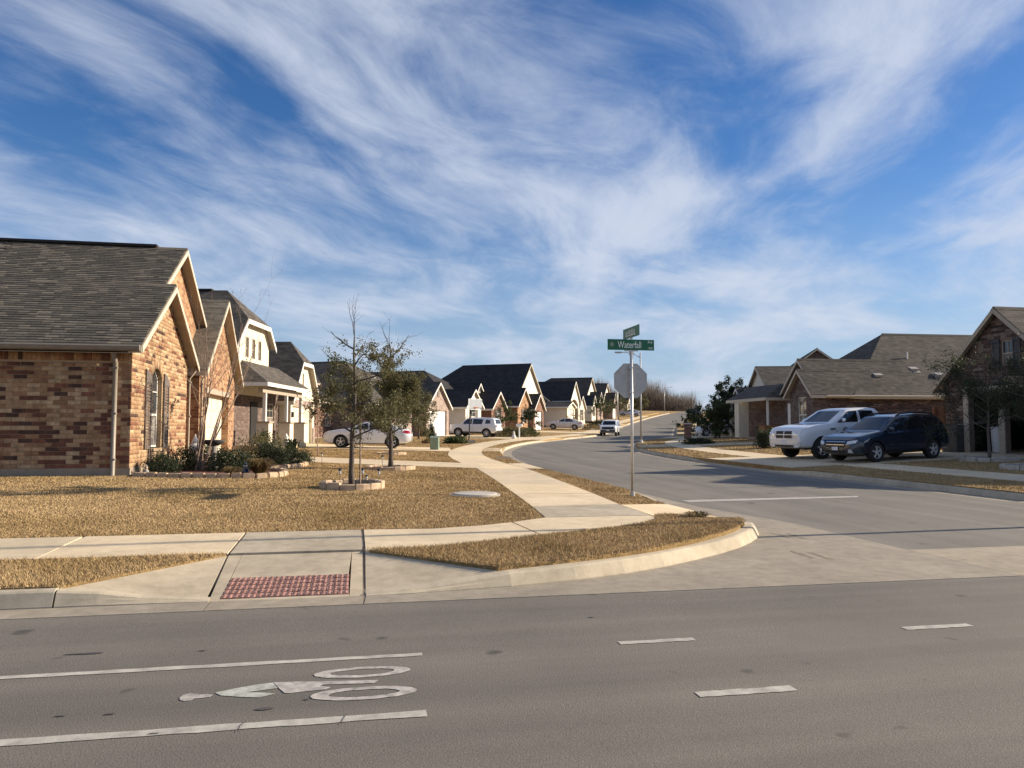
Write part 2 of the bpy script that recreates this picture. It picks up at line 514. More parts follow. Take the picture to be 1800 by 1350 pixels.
M['brick_wall_red'] = brick_mat('brickwork_red', [(0.22, 0.115, 0.08), (0.16, 0.08, 0.06), (0.28, 0.17, 0.12), (0.12, 0.06, 0.05)], (0.26, 0.21, 0.16))
for i, f in enumerate((0.76, 0.88, 0.98, 1.08, 1.20)):
    M['shingle%d' % i] = plain('shingle_tab_%d' % i, tuple(x * f for x in ROOF1), 0.95, var=0.12, scale=40, bmp=0.6, spec=0.2)


# ------------------------------------------------------------------ mesh helpers
class MB:
    def __init__(self):
        self.v, self.f, self.m = [], [], []

    def add(self, vs, fs, mat=0):
        o = len(self.v)
        self.v += [tuple(p) for p in vs]
        self.f += [tuple(i + o for i in f) for f in fs]
        self.m += [mat] * len(fs)
        return self

    def box(self, c, s, mat=0, rz=0.0, ry=0.0, rx=0.0):
        hx, hy, hz = s[0] / 2, s[1] / 2, s[2] / 2
        vs = [Vector((x, y, z)) for z in (-hz, hz) for y in (-hy, hy) for x in (-hx, hx)]
        if rz or ry or rx:
            m = Matrix.Rotation(rz, 3, 'Z') @ Matrix.Rotation(ry, 3, 'Y') @ Matrix.Rotation(rx, 3, 'X')
            vs = [m @ p for p in vs]
        vs = [(p[0] + c[0], p[1] + c[1], p[2] + c[2]) for p in vs]
        return self.add(vs, [(0, 2, 3, 1), (4, 5, 7, 6), (0, 1, 5, 4), (2, 6, 7, 3), (0, 4, 6, 2), (1, 3, 7, 5)], mat)

    def prism(self, poly, vec, mat=0):
        """poly: planar 3-d outline, extruded by vec"""
        n = len(poly)
        a = [Vector(p) for p in poly]
        v = Vector(vec)
        nrm = Vector((0, 0, 0))
        for i in range(n):
            nrm += (a[i] - a[0]).cross(a[(i + 1) % n] - a[0])
        if nrm.dot(v) > 0:
            a.reverse()
        vs = a + [p + v for p in a]
        fs = [tuple(range(n)), tuple(range(2 * n - 1, n - 1, -1))]
        for i in range(n):
            j = (i + 1) % n
            fs.append((i, i + n, j + n, j))
        return self.add(vs, fs, mat)

    def tube(self, pts, rad, n=8, mat=0, caps=True):
        pts = [Vector(p) for p in pts]
        if isinstance(rad, (int, float)):
            rad = [rad] * len(pts)
        vs, fs = [], []
        u = None
        for i, p in enumerate(pts):
            d = (pts[min(i + 1, len(pts) - 1)] - pts[max(i - 1, 0)])
            d = d.normalized() if d.length > 1e-9 else Vector((0, 0, 1))
            if u is None:
                u = d.orthogonal().normalized()
            else:
                u = (u - d * u.dot(d))
                u = u.normalized() if u.length > 1e-6 else d.orthogonal().normalized()
            w = d.cross(u)
            for k in range(n):
                a = 2 * math.pi * k / n
                vs.append(p + (u * math.cos(a) + w * math.sin(a)) * rad[i])
        for i in range(len(pts) - 1):
            for k in range(n):
                k2 = (k + 1) % n
                fs.append((i * n + k, i * n + k2, (i + 1) * n + k2, (i + 1) * n + k))
        if caps:
            fs.append(tuple(range(n - 1, -1, -1)))
            o = (len(pts) - 1) * n
            fs.append(tuple(range(o, o + n)))
        return self.add(vs, fs, mat)

    def lathe(self, prof, n=20, org=(0, 0, 0), mat=0, axis='z', sy=1.0):
        vs, fs = [], []
        for r, z in prof:
            for k in range(n):
                a = 2 * math.pi * k / n
                x, y = r * math.cos(a), r * math.sin(a) * sy
                if axis == 'z':
                    vs.append((org[0] + x, org[1] + y, org[2] + z))
                else:
                    vs.append((org[0] + x, org[1] + z, org[2] + y))
        m = len(prof)
        for i in range(m - 1):
            for k in range(n):
                k2 = (k + 1) % n
                q = (i * n + k, i * n + k2, (i + 1) * n + k2, (i + 1) * n + k)
                fs.append(q if axis == 'z' else q[::-1])
        a = tuple(range(n)); b = tuple(range((m - 1) * n, m * n))
        fs.append(a[::-1] if axis == 'z' else a)
        fs.append(b if axis == 'z' else b[::-1])
        return self.add(vs, fs, mat)

    def build(self, name, mats, parent=None, smooth=False, loc=None, rz=None):
        me = bpy.data.meshes.new(name)
        me.from_pydata(self.v, [], self.f)
        if not isinstance(mats, (list, tuple)):
            mats = [mats]
        for mt in mats:
            me.materials.append(M[mt] if isinstance(mt, str) else mt)
        if len(mats) > 1:
            me.polygons.foreach_set('material_index', self.m)
        if smooth:
            me.polygons.foreach_set('use_smooth', [True] * len(me.polygons))
        me.update()
        return link(name, me, parent, loc, rz)


def link(name, me, parent=None, loc=None, rz=None):
    o = bpy.data.objects.new(name, me)
    col.objects.link(o)
    if parent is not None:
        o.parent = parent
    if loc is not None:
        o.location = loc
    if rz is not None:
        o.rotation_euler = (0, 0, rz)
    return o


def np_mesh(name, verts, faces, mats, mat_idx=None, parent=None, smooth=False):
    """fast mesh from numpy arrays; faces (n,3) or (n,4)"""
    me = bpy.data.meshes.new(name)
    k = faces.shape[1]
    me.vertices.add(len(verts))
    me.vertices.foreach_set('co', np.ascontiguousarray(verts, dtype=np.float32).ravel())
    me.loops.add(faces.size)
    me.loops.foreach_set('vertex_index', np.ascontiguousarray(faces, dtype=np.int32).ravel())
    me.polygons.add(len(faces))
    me.polygons.foreach_set('loop_start', np.arange(0, faces.size, k, dtype=np.int32))
    me.polygons.foreach_set('loop_total', np.full(len(faces), k, dtype=np.int32))
    for mt in (mats if isinstance(mats, (list, tuple)) else [mats]):
        me.materials.append(M[mt])
    if mat_idx is not None:
        me.polygons.foreach_set('material_index', np.asarray(mat_idx, dtype=np.int32))
    if smooth:
        me.polygons.foreach_set('use_smooth', np.ones(len(faces), dtype=bool))
    me.update(calc_edges=True)
    return link(name, me, parent)


def tag(o, label=None, cat=None, group=None, kind=None):
    if label: o['label'] = label
    if cat: o['category'] = cat
    if group: o['group'] = group
    if kind: o['kind'] = kind
    return o


def thing(name, label, cat, loc=(0, 0, 0), rz=0.0, group=None):
    o = bpy.data.objects.new(name, None)
    col.objects.link(o)
    o.empty_display_size = 0.3
    o.location = loc
    o.rotation_euler = (0, 0, rz)
    return tag(o, label, cat, group)


def copy_tree(o, parent=None):
    c = o.copy()
    col.objects.link(c)
    c.parent = parent
    for ch in list(o.children):
        copy_tree(ch, c)
    return c
# ------------------------------------------------------------------ terrain functions
_gx = np.arange(-80.0, 700.0, 0.5)
_gy = np.interp(_gx, [-80, 8, 50, 90, 200, 240, 700], [0, 0, .3, .95, 6.0, 7.0, 6.0])
_k = np.exp(-0.5 * (np.arange(-40, 41) / 12.0) ** 2); _k /= _k.sum()
_gy = np.convolve(np.pad(_gy, 40, mode='edge'), _k, mode='valid')


def road_z(v):
    return np.interp(v, _gx, _gy)


def catmull(pts, per=12):
    p = [np.array(q, float) for q in pts]
    p = [2 * p[0] - p[1]] + p + [2 * p[-1] - p[-2]]
    out = []
    for i in range(1, len(p) - 2):
        for t in np.linspace(0, 1, per, endpoint=False):
            a, b, c, d = p[i - 1:i + 3]
            out.append(0.5 * ((2 * b) + (c - a) * t + (2 * a - 5 * b + 4 * c - d) * t * t + (3 * b - a - 3 * c + d) * t ** 3))
    out.append(p[-2])
    return np.array(out)


CL = catmull([(9.9, -20), (9.9, -8), (9.9, 4), (9.9, 17), (9.9, 29), (10.9, 38), (12.8, 46.3), (15.9, 54.8), (20.6, 63.3), (27.0, 74),
              (34.8, 92), (43.4, 111), (64, 152), (86, 193), (112, 245), (140, 300)])
_seg = np.linalg.norm(np.diff(CL, axis=0), axis=1)
CS = np.concatenate([[0], np.cumsum(_seg)])
CS -= np.interp(4.0, CL[:, 1], CS) - 4.0          # arc length equals v on the straight part
_tan = np.gradient(CL, CS, axis=0)
_tan /= np.linalg.norm(_tan, axis=1)[:, None]
HALF = 3.9
S_END = float(CS[-1])


def st(s, off):
    """point on the side street: s metres along, off metres to the right of the middle"""
    x = np.interp(s, CS, CL[:, 0]); y = np.interp(s, CS, CL[:, 1])
    tx = np.interp(s, CS, _tan[:, 0]); ty = np.interp(s, CS, _tan[:, 1])
    return (float(x + ty * off), float(y - tx * off))


def heading(s):
    return math.atan2(float(np.interp(s, CS, _tan[:, 0])), float(np.interp(s, CS, _tan[:, 1])))


_GU = np.arange(-80, 230.1, 1.0); _GV = np.arange(-16, 320.1, 1.0)
_UU, _VV = np.meshgrid(_GU, _GV, indexing='ij')
_best = np.full(_UU.shape, 1e9); _sgn = np.zeros(_UU.shape)
for _i in range(0, len(CL), 2):
    _dx = _UU - CL[_i, 0]; _dy = _VV - CL[_i, 1]
    _d = np.hypot(_dx, _dy)
    _s = _dx * _tan[_i, 1] - _dy * _tan[_i, 0]
    _mk = _d < _best
    _best[_mk] = _d[_mk]; _sgn[_mk] = np.sign(_s)[_mk]
_dist = np.maximum(_best - HALF, 0)
_dmain = np.maximum(_VV - 7.6, 0)
_dd = np.minimum(_dist, _dmain)
_slope = np.where(_sgn > 0, 0.034, 0.016)
_GL = road_z(_VV) + 0.15 + _slope * np.minimum(_dd, 16.0)
_ks = np.array([1, 4, 6, 4, 1]) / 16.0
for _ax in (0, 1):
    _GL = np.apply_along_axis(lambda a: np.convolve(np.pad(a, 2, mode='edge'), _ks, mode='valid'), _ax, _GL)
_RD = _best - HALF


def _bil(A, u, v):
    u = np.asarray(u, float); v = np.asarray(v, float)
    fu = np.clip((u - _GU[0]), 0, len(_GU) - 1.001); fv = np.clip((v - _GV[0]), 0, len(_GV) - 1.001)
    i = fu.astype(int); j = fv.astype(int); a = fu - i; b = fv - j
    return (A[i, j] * (1 - a) * (1 - b) + A[i + 1, j] * a * (1 - b) + A[i, j + 1] * (1 - a) * b + A[i + 1, j + 1] * a * b)


def lawn_z(u, v):
    return _bil(_GL, u, v)


def lz(u, v):
    return float(lawn_z(u, v))


def rz_(u, v):
    return float(road_z(v))


def inside(poly, x, y):
    px = np.array([p[0] for p in poly]); py = np.array([p[1] for p in poly])
    x = np.asarray(x, float); y = np.asarray(y, float)
    c = np.zeros(x.shape, bool)
    j = len(px) - 1
    for i in range(len(px)):
        t = ((py[i] > y) != (py[j] > y)) & (x < (px[j] - px[i]) * (y - py[i]) / (py[j] - py[i] + 1e-12) + px[i])
        c ^= t
        j = i
    return c


def fill(poly, step):
    """triangulated outline with inner grid points -> list of (x, y), list of triangles"""
    bd = []
    for i in range(len(poly)):
        a = np.array(poly[i], float); b = np.array(poly[(i + 1) % len(poly)], float)
        n = max(1, int(np.linalg.norm(b - a) / step))
        for k in range(n):
            bd.append(tuple(a + (b - a) * k / n))
    xs = np.array([p[0] for p in bd]); ys = np.array([p[1] for p in bd])
    gx, gy = np.meshgrid(np.arange(xs.min() + step * .5, xs.max(), step), np.arange(ys.min() + step * .5, ys.max(), step))
    gx = gx.ravel(); gy = gy.ravel()
    inn = inside(poly, gx, gy)
    gx, gy = gx[inn], gy[inn]
    pts = [Vector(p) for p in bd] + [Vector((a, b)) for a, b in zip(gx, gy)]
    n = len(bd)
    r = delaunay_2d_cdt(pts, [(i, (i + 1) % n) for i in range(n)], [], 1, 1e-5)
    vs = [(p[0], p[1]) for p in r[0]]
    fs = []
    va = np.array(vs)
    tri = np.array([t[:3] for t in r[2]])
    cc = va[tri].mean(axis=1)
    ok = inside(poly, cc[:, 0], cc[:, 1])
    for t, good in zip(r[2], ok):
        if not good:
            continue
        a, b, c = (Vector(vs[i]) for i in t[:3])
        fs.append(tuple(t) if (b - a).cross(c - a) > 0 else tuple(reversed(t)))
    return vs, fs


def sheet(name, poly, zfn, mat, step=2.0, dz=0.0, parent=None, kind='structure', smooth=True, skirt=0.0):
    vs, fs = fill(poly, step)
    u = np.array([p[0] for p in vs]); v = np.array([p[1] for p in vs])
    z = zfn(u, v) + dz
    me = bpy.data.meshes.new(name)
    V3 = [(a, b, float(c)) for a, b, c in zip(u, v, z)]
    F3 = list(fs)
    if skirt:
        ec = {}
        for f in fs:
            for i in range(3):
                e = (f[i], f[(i + 1) % 3])
                if (e[1], e[0]) in ec:
                    del ec[(e[1], e[0])]
                else:
                    ec[e] = 1
        low = {}
        for a, b in ec:
            for i in (a, b):
                if i not in low:
                    low[i] = len(V3)
                    V3.append((V3[i][0], V3[i][1], V3[i][2] - skirt))
            F3.append((b, a, low[a], low[b]))
    me.from_pydata(V3, [], F3)
    me.materials.append(M[mat])
    if smooth and not skirt:
        me.polygons.foreach_set('use_smooth', [True] * len(me.polygons))
    me.update()
    o = link(name, me, parent)
    if kind and parent is None:
        o['kind'] = kind
    return o


def slab(name, poly, zfn, mat, parent, step=1.2, depth=0.12, gap=0.007):
    """a concrete slab with real edges: top a little smaller than its place, sides going down"""
    c = np.mean(np.array(poly, float), axis=0)
    q = []
    for p in poly:
        d = np.array(p, float) - c
        q.append(tuple(c + d * (1 - gap / max(np.linalg.norm(d), .05))))
    vs, fs = fill(q, step)
    u = np.array([p[0] for p in vs]); v = np.array([p[1] for p in vs])
    z = zfn(u, v)
    V3 = [(a, b, float(cc)) for a, b, cc in zip(u, v, z)]
    ec = {}
    for f in fs:
        for i in range(3):
            e = (f[i], f[(i + 1) % 3])
            if (e[1], e[0]) in ec:
                del ec[(e[1], e[0])]
            else:
                ec[e] = 1
    n0 = len(V3)
    low = {}
    F3 = list(fs)
    for a, b in ec:
        for i in (a, b):
            if i not in low:
                low[i] = len(V3)
                V3.append((V3[i][0], V3[i][1], V3[i][2] - depth))
        F3.append((b, a, low[a], low[b]))
    me = bpy.data.meshes.new(name)
    me.from_pydata(V3, [], F3)
    me.materials.append(M[mat])
    me.update()
    return link(name, me, parent)


def group_empty(name, kind='structure'):
    o = bpy.data.objects.new(name, None)
    col.objects.link(o)
    o['kind'] = kind
    return o


# ------------------------------------------------------------------ ground sheet to the horizon
def make_ground():
    a = np.concatenate([[-3000, -1500, -700, -300, -150], np.arange(-80, 230.1, 2.5), [300, 450, 800, 1600, 3000]])
    b = np.concatenate([[-800, -300, -100, -40], np.arange(-16, 318.1, 2.5), [360, 450, 700, 1300, 3000]])
    U, Vv = np.meshgrid(a, b, indexing='ij')
    Z = lawn_z(U, Vv)
    near = np.clip((150 - np.abs(U - 40)) / 30, 0, 1) * np.clip((240 - Vv) / 20, 0, 1)
    Z = Z - 0.02 - 0.38 * near
    far = np.clip((np.hypot(U, Vv) - 330) / 600, 0, 1)
    Z = Z - far * 6.0
    nu, nv = U.shape
    verts = np.stack([U.ravel(), Vv.ravel(), Z.ravel()], 1)
    i, j = np.meshgrid(np.arange(nu - 1), np.arange(nv - 1), indexing='ij')
    i = i.ravel(); j = j.ravel()
    faces = np.stack([i * nv + j, (i + 1) * nv + j, (i + 1) * nv + j + 1, i * nv + j + 1], 1)
    o = np_mesh('ground', verts, faces, 'lawn', smooth=True)
    o['kind'] = 'structure'


make_ground()

# ------------------------------------------------------------------ carriageways
zroad = lambda u, v: road_z(v)
main_road = sheet('main_road', [(-70, -14), (95, -14), (95, 7.15), (-70, 7.15)], zroad, 'asphalt', 4.0, 0.0)
_sl = np.concatenate([np.arange(16.5, 110, 2.0), np.arange(110, S_END - 2, 8.0)])
_lft = [(6.95, 8.9), (6.95, 11.8), (6.5, 14.2)] + [st(s, -HALF + .45) for s in _sl]
_rgt = [st(s, HALF - .45) for s in _sl[::-1]] + [(13.35, 14.0), (13.7, 11.6), (14.6, 9.8), (15.6, 8.9)]
side_street = sheet('side_street', _lft + _rgt, zroad, 'asphalt2', 2.5, 0.0)

KERB_B = [(0.05, 7.47), (0.5, 7.49), (1.48, 7.62), (2.2, 7.81), (2.82, 8.05), (3.4, 8.35), (3.9, 8.68), (4.42, 9.05), (4.89, 9.45), (5.25, 9.83), (5.55, 10.2), (5.75, 10.52), (5.92, 10.9), (6.05, 11.4), (6.10, 12.0)]
gut = group_empty('gutter')
zg = lambda u, v: road_z(v) + 0.004
zg2 = lambda u, v: road_z(v) + 0.0035
slab('gutter_slab', [(-70, 7.15), (-35, 7.15), (-35, 7.5), (-70, 7.5)], zg, 'concrete_gutter', gut, 3)
for k in range(11):
    a = -35 + k * 3.06
    slab('gutter_slab', [(a, 7.15), (a + 3.06, 7.15), (a + 3.06, 7.5), (a, 7.5)], zg, 'concrete_gutter', gut, 1.5, gap=.004)
slab('gutter_slab', [(-1.34, 7.15), (0.03, 7.15), (0.03, 7.5), (-1.34, 7.5)], zg, 'concrete_gutter', gut, .7, gap=.006)
_ap = [(0.03, 7.15), (6.95, 7.15), (6.95, 11.8), (6.5, 14.2)] + [st(s, -HALF + .45) for s in (16.5, 18.5)] + [st(18.5, -HALF + .01), (6.02, 16.5), (6.05, 14.7)] + KERB_B[::-1]
slab('gutter_slab', _ap, zg, 'concrete_gutter', gut, .8, gap=.004)
slab('gutter_slab', [(6.95, 7.15), (60, 7.15), (60, 7.55), (19.5, 7.6), (17.3, 7.95), (15.6, 8.9), (6.95, 8.9)], zg2, 'concrete_gutter', gut, 1.5, gap=.004)
slab('gutter_slab', [(15.6, 8.9), (14.6, 9.8), (13.7, 11.6), (13.35, 14.0), (13.82, 14.0), (14.15, 11.8), (15.0, 10.1), (15.95, 9.15), (17.4, 8.25)], zg, 'concrete_gutter', gut, .8)
for sgn in (-1, 1):
    s = 18.5 if sgn < 0 else 14.0
    while s < 190:
        e = s + (3.0 if s < 60 else 9.0)
        k = np.linspace(s, e, 4)
        slab('gutter_slab', [st(x, sgn * (HALF - .45)) for x in k] + [st(x, sgn * (HALF - .01)) for x in k[::-1]], zg, 'concrete_gutter', gut, 1.5, gap=.004)
        s = e


# ------------------------------------------------------------------ kerbs
def kerb_run(parent, pts, hts, side, seg=3.0, back=0.16):
    """side=+1: lawn lies to the left of the walking direction"""
    P = np.array(pts, float)
    d = np.gradient(P, axis=0); d /= np.linalg.norm(d, axis=1)[:, None]
    nrm = np.stack([-d[:, 1], d[:, 0]], 1) * side
    L = np.concatenate([[0], np.cumsum(np.linalg.norm(np.diff(P, axis=0), axis=1))])
    nseg = max(1, int(round(L[-1] / seg)))
    for k in range(nseg):
        s0, s1 = L[-1] * k / nseg + .004, L[-1] * (k + 1) / nseg - .004
        inner = L[(L > s0 + .05) & (L < s1 - .05)]
        ss = np.concatenate([[s0], inner, [s1]])
        mb = MB()
        rows = []
        for s in ss:
            p = np.array([np.interp(s, L, P[:, 0]), np.interp(s, L, P[:, 1])])
            n = np.array([np.interp(s, L, nrm[:, 0]), np.interp(s, L, nrm[:, 1])]); n /= np.linalg.norm(n)
            h = float(np.interp(s, L, hts)); zr = rz_(0, p[1])
            prof = [(0.0, -.05), (0.005, .004 + min(.01, h * .1)), (0.035, h * .55), (0.055, h * .86), (0.075, h * .96), (0.10, h), (back, h), (back, -.05)]
            rows.append([(p[0] + n[0] * o, p[1] + n[1] * o, zr + z) for o, z in prof])
        m = len(rows[0])
        vs = [q for r in rows for q in r]
        fs = []
        for i in range(len(rows) - 1):
            for j in range(m - 1):
                a = (i * m + j, (i + 1) * m + j, (i + 1) * m + j + 1, i * m + j + 1)
                fs.append(a if side > 0 else a[::-1])
        e0 = tuple(range(m)); e1 = tuple(range((len(rows) - 1) * m, len(rows) * m))
        fs += [e0[::-1], e1] if side < 0 else [e0, e1[::-1]]
        mb.add(vs, fs)
        o = mb.build('kerb_stone', 'kerb', parent)


kerbs = group_empty('kerb')
kerb_run(kerbs, [(-70, 7.5), (-34, 7.5)], [.15, .15], 1, 36)
kerb_run(kerbs, [(-34, 7.5), (-20, 7.5), (-10, 7.5), (-2.66, 7.5)], [.15] * 4, 1, 3.0)
kerb_run(kerbs, [(-2.65, 7.5), (-2.3, 7.5), (-1.95, 7.5), (-1.36, 7.5)], [.145, .115, .06, .012], 1, 3.0)
kerb_run(kerbs, KERB_B, [.012, .05, .135, .15, .15, .15, .15, .15, .15, .15, .15, .148, .13, .07, .012], 1, 9.0, 0.2)
_ks_l = np.concatenate([[14.75, 15.3], np.arange(17, 100, 2.0), np.arange(100, 200, 5.0)])


def drive_l(s):
    for a, b in LEFT_DRIVES:
        if a - .5 < s < b + .5:
            return .03
    return .14


LEFT_DRIVES = [(24.4, 27.2), (38.3, 43.2), (59.5, 65.5), (83, 88), (98, 103), (113, 117)]
RIGHT_DRIVES = [(23.5, 30.0), (45, 49.5), (68, 73), (84, 89)]
_hl = [.02, .10] + [drive_l(s) for s in _ks_l[2:]]
kerb_run(kerbs, [st(s, -HALF) for s in _ks_l], _hl, 1, 3.0)
_ks_r = np.concatenate([np.arange(14, 100, 2.0), np.arange(100, 200, 5.0)])
_hr = [.03 if any(a - .5 < s < b + .5 for a, b in RIGHT_DRIVES) else .14 for s in _ks_r]
kerb_run(kerbs, [st(s, HALF) for s in _ks_r], _hr, -1, 3.0)
_ret = [(19 + 5.2 * math.cos(t), 13.2 + 5.2 * math.sin(t)) for t in np.linspace(R(180), R(262), 10)]
kerb_run(kerbs, _ret + [(22, 7.75), (60, 7.6)], [.14] * 12, 1, 3.0)

# ------------------------------------------------------------------ walks
walk = group_empty('sidewalk')
zw = lambda u, v: lawn_z(u, v) + 0.012
FRONT, BACK = 9.08, 10.6


def wslab(poly, mat='concrete', step=1.2):
    return slab('slab', poly, zw, mat, walk, step)


u = -1.45
for k in range(12):
    w = 1.95 if k < 8 else 4.0
    wslab([(u - w, FRONT), (u, FRONT), (u - .03, BACK), (u - w, BACK)])
    u -= w
wslab([(-1.43, FRONT), (0.02, FRONT), (0.0, BACK), (-1.46, BACK)], 'concrete_new')
wslab([(0.05, 8.98), (0.82, 9.13), (1.7, 9.45), (2.29, 9.66), (2.13, 11.0), (1.68, 10.75), (0.94, 10.54), (0.03, BACK)])
wslab([(2.31, 9.67), (3.39, 10.14), (3.94, 10.5), (4.35, 11.0), (4.5, 11.62), (2.74, 11.47), (2.15, 11.02)])
wslab([(2.75, 11.5), (4.5, 11.65), (4.56, 13.3), (2.88, 13.0)], 'concrete_new')


def wr(s):
    return float(np.interp(s, [13, 24, 35, 200], [-5.33, -4.62, -5.0, -5.0]))


def wl(s):
    return wr(s) - float(np.interp(s, [13, 30, 200], [1.68, 1.6, 1.6]))


s = 13.05
first = True
while s < 160:
    w = 1.9 if first else (3.1 if s < 60 else 6.0)
    a, b = st(s, wl(s)), st(s, wr(s))
    if first:
        a, b = (2.88, 13.0), (4.56, 13.32)
    k = np.linspace(s + w, s, 3)
    m_ = [] if w < 5 else [st(s + w / 2, wl(s + w / 2))]
    m2 = [] if w < 5 else [st(s + w / 2, wr(s + w / 2))]
    wslab([b] + m2 + [st(s + w, wr(s + w)), st(s + w, wl(s + w))] + m_ + [a])
    s += w
    first = False
for s in np.arange(14.5, 160, 3.0 if True else 1):
    if s > 60 and int(s * 10) % 20:
        pass
    wslab([st(s, 6.0), st(s, 7.45), st(s + 3.0, 7.45), st(s + 3.0, 6.0)])
# corner ramps
ramp = group_empty('kerb_ramp')


def zramp(u, v):
    t = np.clip((np.asarray(v) - 7.5) / (FRONT - 7.5), 0, 1)
    return 0.014 + t * (0.172 - 0.014 + .012)


slab('ramp_slab', [(-1.44, FRONT), (-1.36, 7.5), (-1.27, 7.5), (-1.30, FRONT)], zramp, 'concrete_new', ramp, .4, gap=.005)
slab('ramp_slab', [(-1.30, FRONT), (-1.28, 8.22), (-0.12, 8.22), (-0.10, FRONT)], zramp, 'concrete_new', ramp, .4, gap=.004)
slab('ramp_slab', [(-0.10, FRONT), (-0.10, 7.5), (0.02, 7.5), (0.02, FRONT)], zramp, 'concrete_new', ramp, .4, gap=.005)
slab('ramp_slab', [(-1.27, 7.5), (-0.10, 7.5), (-0.10, 7.57), (-1.27, 7.57)], zramp, 'concrete_new', ramp, .4, gap=.003)
slab('tactile_bed', [(-1.27, 7.57), (-0.10, 7.57), (-0.12, 8.22), (-1.28, 8.22)], lambda u, v: zramp(u, v) - .006, 'tactile_gap', ramp, .3, gap=.002)
for nm, P3 in (('ramp_flare', [(-1.46, FRONT - .02, .182), (-2.66, 7.66, .148), (-1.95, 7.64, .068), (-1.40, 7.6, .018)]),
               ('ramp_flare', [(0.05, FRONT - .04, .182), (0.05, 7.62, .022), (0.55, 7.66, .06), (1.36, 7.79, .15)])):
    mb = MB()
    mb.prism(P3, (0, 0, -.12))
    mb.build(nm, 'concrete_new', ramp)
# red tactile pavers, each with a row of little domes
tp = MB(); tp.box((0, 0, 0), (.043, .108, .010))
for b in (-.036, 0, .036):
    tp.lathe([(.014, .005), (.012, .009), (.006, .011)], 6, (0, b, 0))
tmesh = None
nx, ny = 22, 5
for i in range(nx):
    for j in range(ny):
        x = -1.27 + 1.16 * (i + .5) / nx; y = 7.575 + .64 * (j + .5) / ny
        if tmesh is None:
            o = tp.build('paver', 'tactile', ramp); tmesh = o.data
        else:
            o = link('paver', tmesh, ramp)
        o.location = (x, y, float(zramp(x, y)) + .001 + RND.uniform(-.002, .001))
        o.rotation_euler = (math.atan(.107), RND.uniform(-.02, .02), RND.uniform(-.02, .02))
# joint filler between the pours
zj = lambda u, v: np.where(np.asarray(v) > FRONT, lawn_z(u, v) + .002, zramp(u, v) - .012)
for a, b in ((-1.485, -1.405), (0.0, 0.065)):
    slab('joint_filler', [(a, 7.16), (b, 7.16), (b, BACK), (a, BACK)], lambda u, v: np.where(np.asarray(v) < 7.5, road_z(v), zj(u, v)), 'joint', ramp, .3, gap=.001)


def zpad(u, v):
    t = np.clip((np.asarray(u) - 4.5) / 1.6, 0, 1)
    return lawn_z(u, v) * (1 - t) + 0.012 + (road_z(v) + .004) * t


slab('ramp_slab', [(4.53, 11.66), (5.0, 11.8), (5.55, 12.1), (6.08, 12.1), (6.05, 14.7), (5.3, 14.05), (4.58, 13.32)], zpad, 'concrete', ramp, .4, gap=.004)
tq = [(5.62, 12.25), (6.02, 12.25), (6.0, 13.9), (5.62, 13.9)]

# ------------------------------------------------------------------ driveways
drv = group_empty('driveway')
zd = lambda u, v: lawn_z(u, v) + 0.016


def drive(polys, mat='concrete'):
    for p in polys:
        slab('slab', p, zd, mat, drv, 1.5)


drive([[(3.85, 24.3), (4.05, 27.2), (1.2, 29.0), (1.0, 25.6)], [(1.0, 25.6), (1.2, 29.0), (-2.0, 31.3), (-2.2, 27.7)], [(-2.2, 27.7), (-2.0, 31.3), (-5.1, 33.9), (-5.1, 28.0)]])
drive([[st(24.4, -4.62), st(24.2, -4.07), st(27.6, -4.07), st(27.2, -4.7)]])
drive([[(4.45, 38.6), (4.85, 43.6), (0.4, 45.0), (0.2, 40.0)], [(0.2, 40.0), (0.4, 45.0), (-3.4, 48.2), (-4.0, 42.6)]])
drive([[st(38.6, -5.0), st(38.2, -4.07), st(43.4, -4.07), st(43.0, -5.0)]])
for a, b in LEFT_DRIVES[2:]:
    drive([[st(a, -6.65), st(b, -6.65), st(b, -10.5), st(a, -10.5)], [st(a, -10.5), st(b, -10.5), st(b, -15), st(a, -15)], [st(a, -5), st(a, -4.07), st(b, -4.07), st(b, -5)]])
for a, b in RIGHT_DRIVES:
    drive([[st(a, 7.5), st(a, 13.8), st(b, 13.8), st(b, 7.5)], [st(a, 5.95), st(a - .3, 4.07), st(b + .3, 4.07), st(b, 5.95)]])
drive([[(23.45, 21.2), (22.0, 21.4), (21.7, 23.6), (23.45, 23.5)]])

# ------------------------------------------------------------------ lawns
zl = lambda u, v: lawn_z(u, v)
_ls = np.concatenate([np.arange(13.1, 100, 3.0), np.arange(100, 200, 8.0)])
LAWN_MAIN = [(-70, BACK + .02), (0, BACK + .02), (0.94, 10.56), (1.68, 10.77), (2.14, 11.03), (2.73, 11.5), (2.87, 13.0)] + [st(s, wl(s) - .01) for s in _ls[1:]] + [(60, 225), (-70, 225)]
sheet('lawn', LAWN_MAIN, zl, 'lawn', 4.0, skirt=.3)
_vs = np.concatenate([[15.2], np.arange(17, 100, 3.0), np.arange(100, 200, 8.0)])
LAWN_VERGE = [(4.6, 13.36), (5.3, 14.1), (6.0, 14.72)] + [st(s, -HALF - .15) for s in _vs] + [st(s, wr(s) + .01) for s in _vs[::-1]]


def zver(u, v):
    u, v = np.asarray(u, float), np.asarray(v, float)
    return lawn_z(u, v) - .13 * np.clip((u - 4.7) / 1.2, 0, 1) * np.clip((16.4 - v) / 1.7, 0, 1)


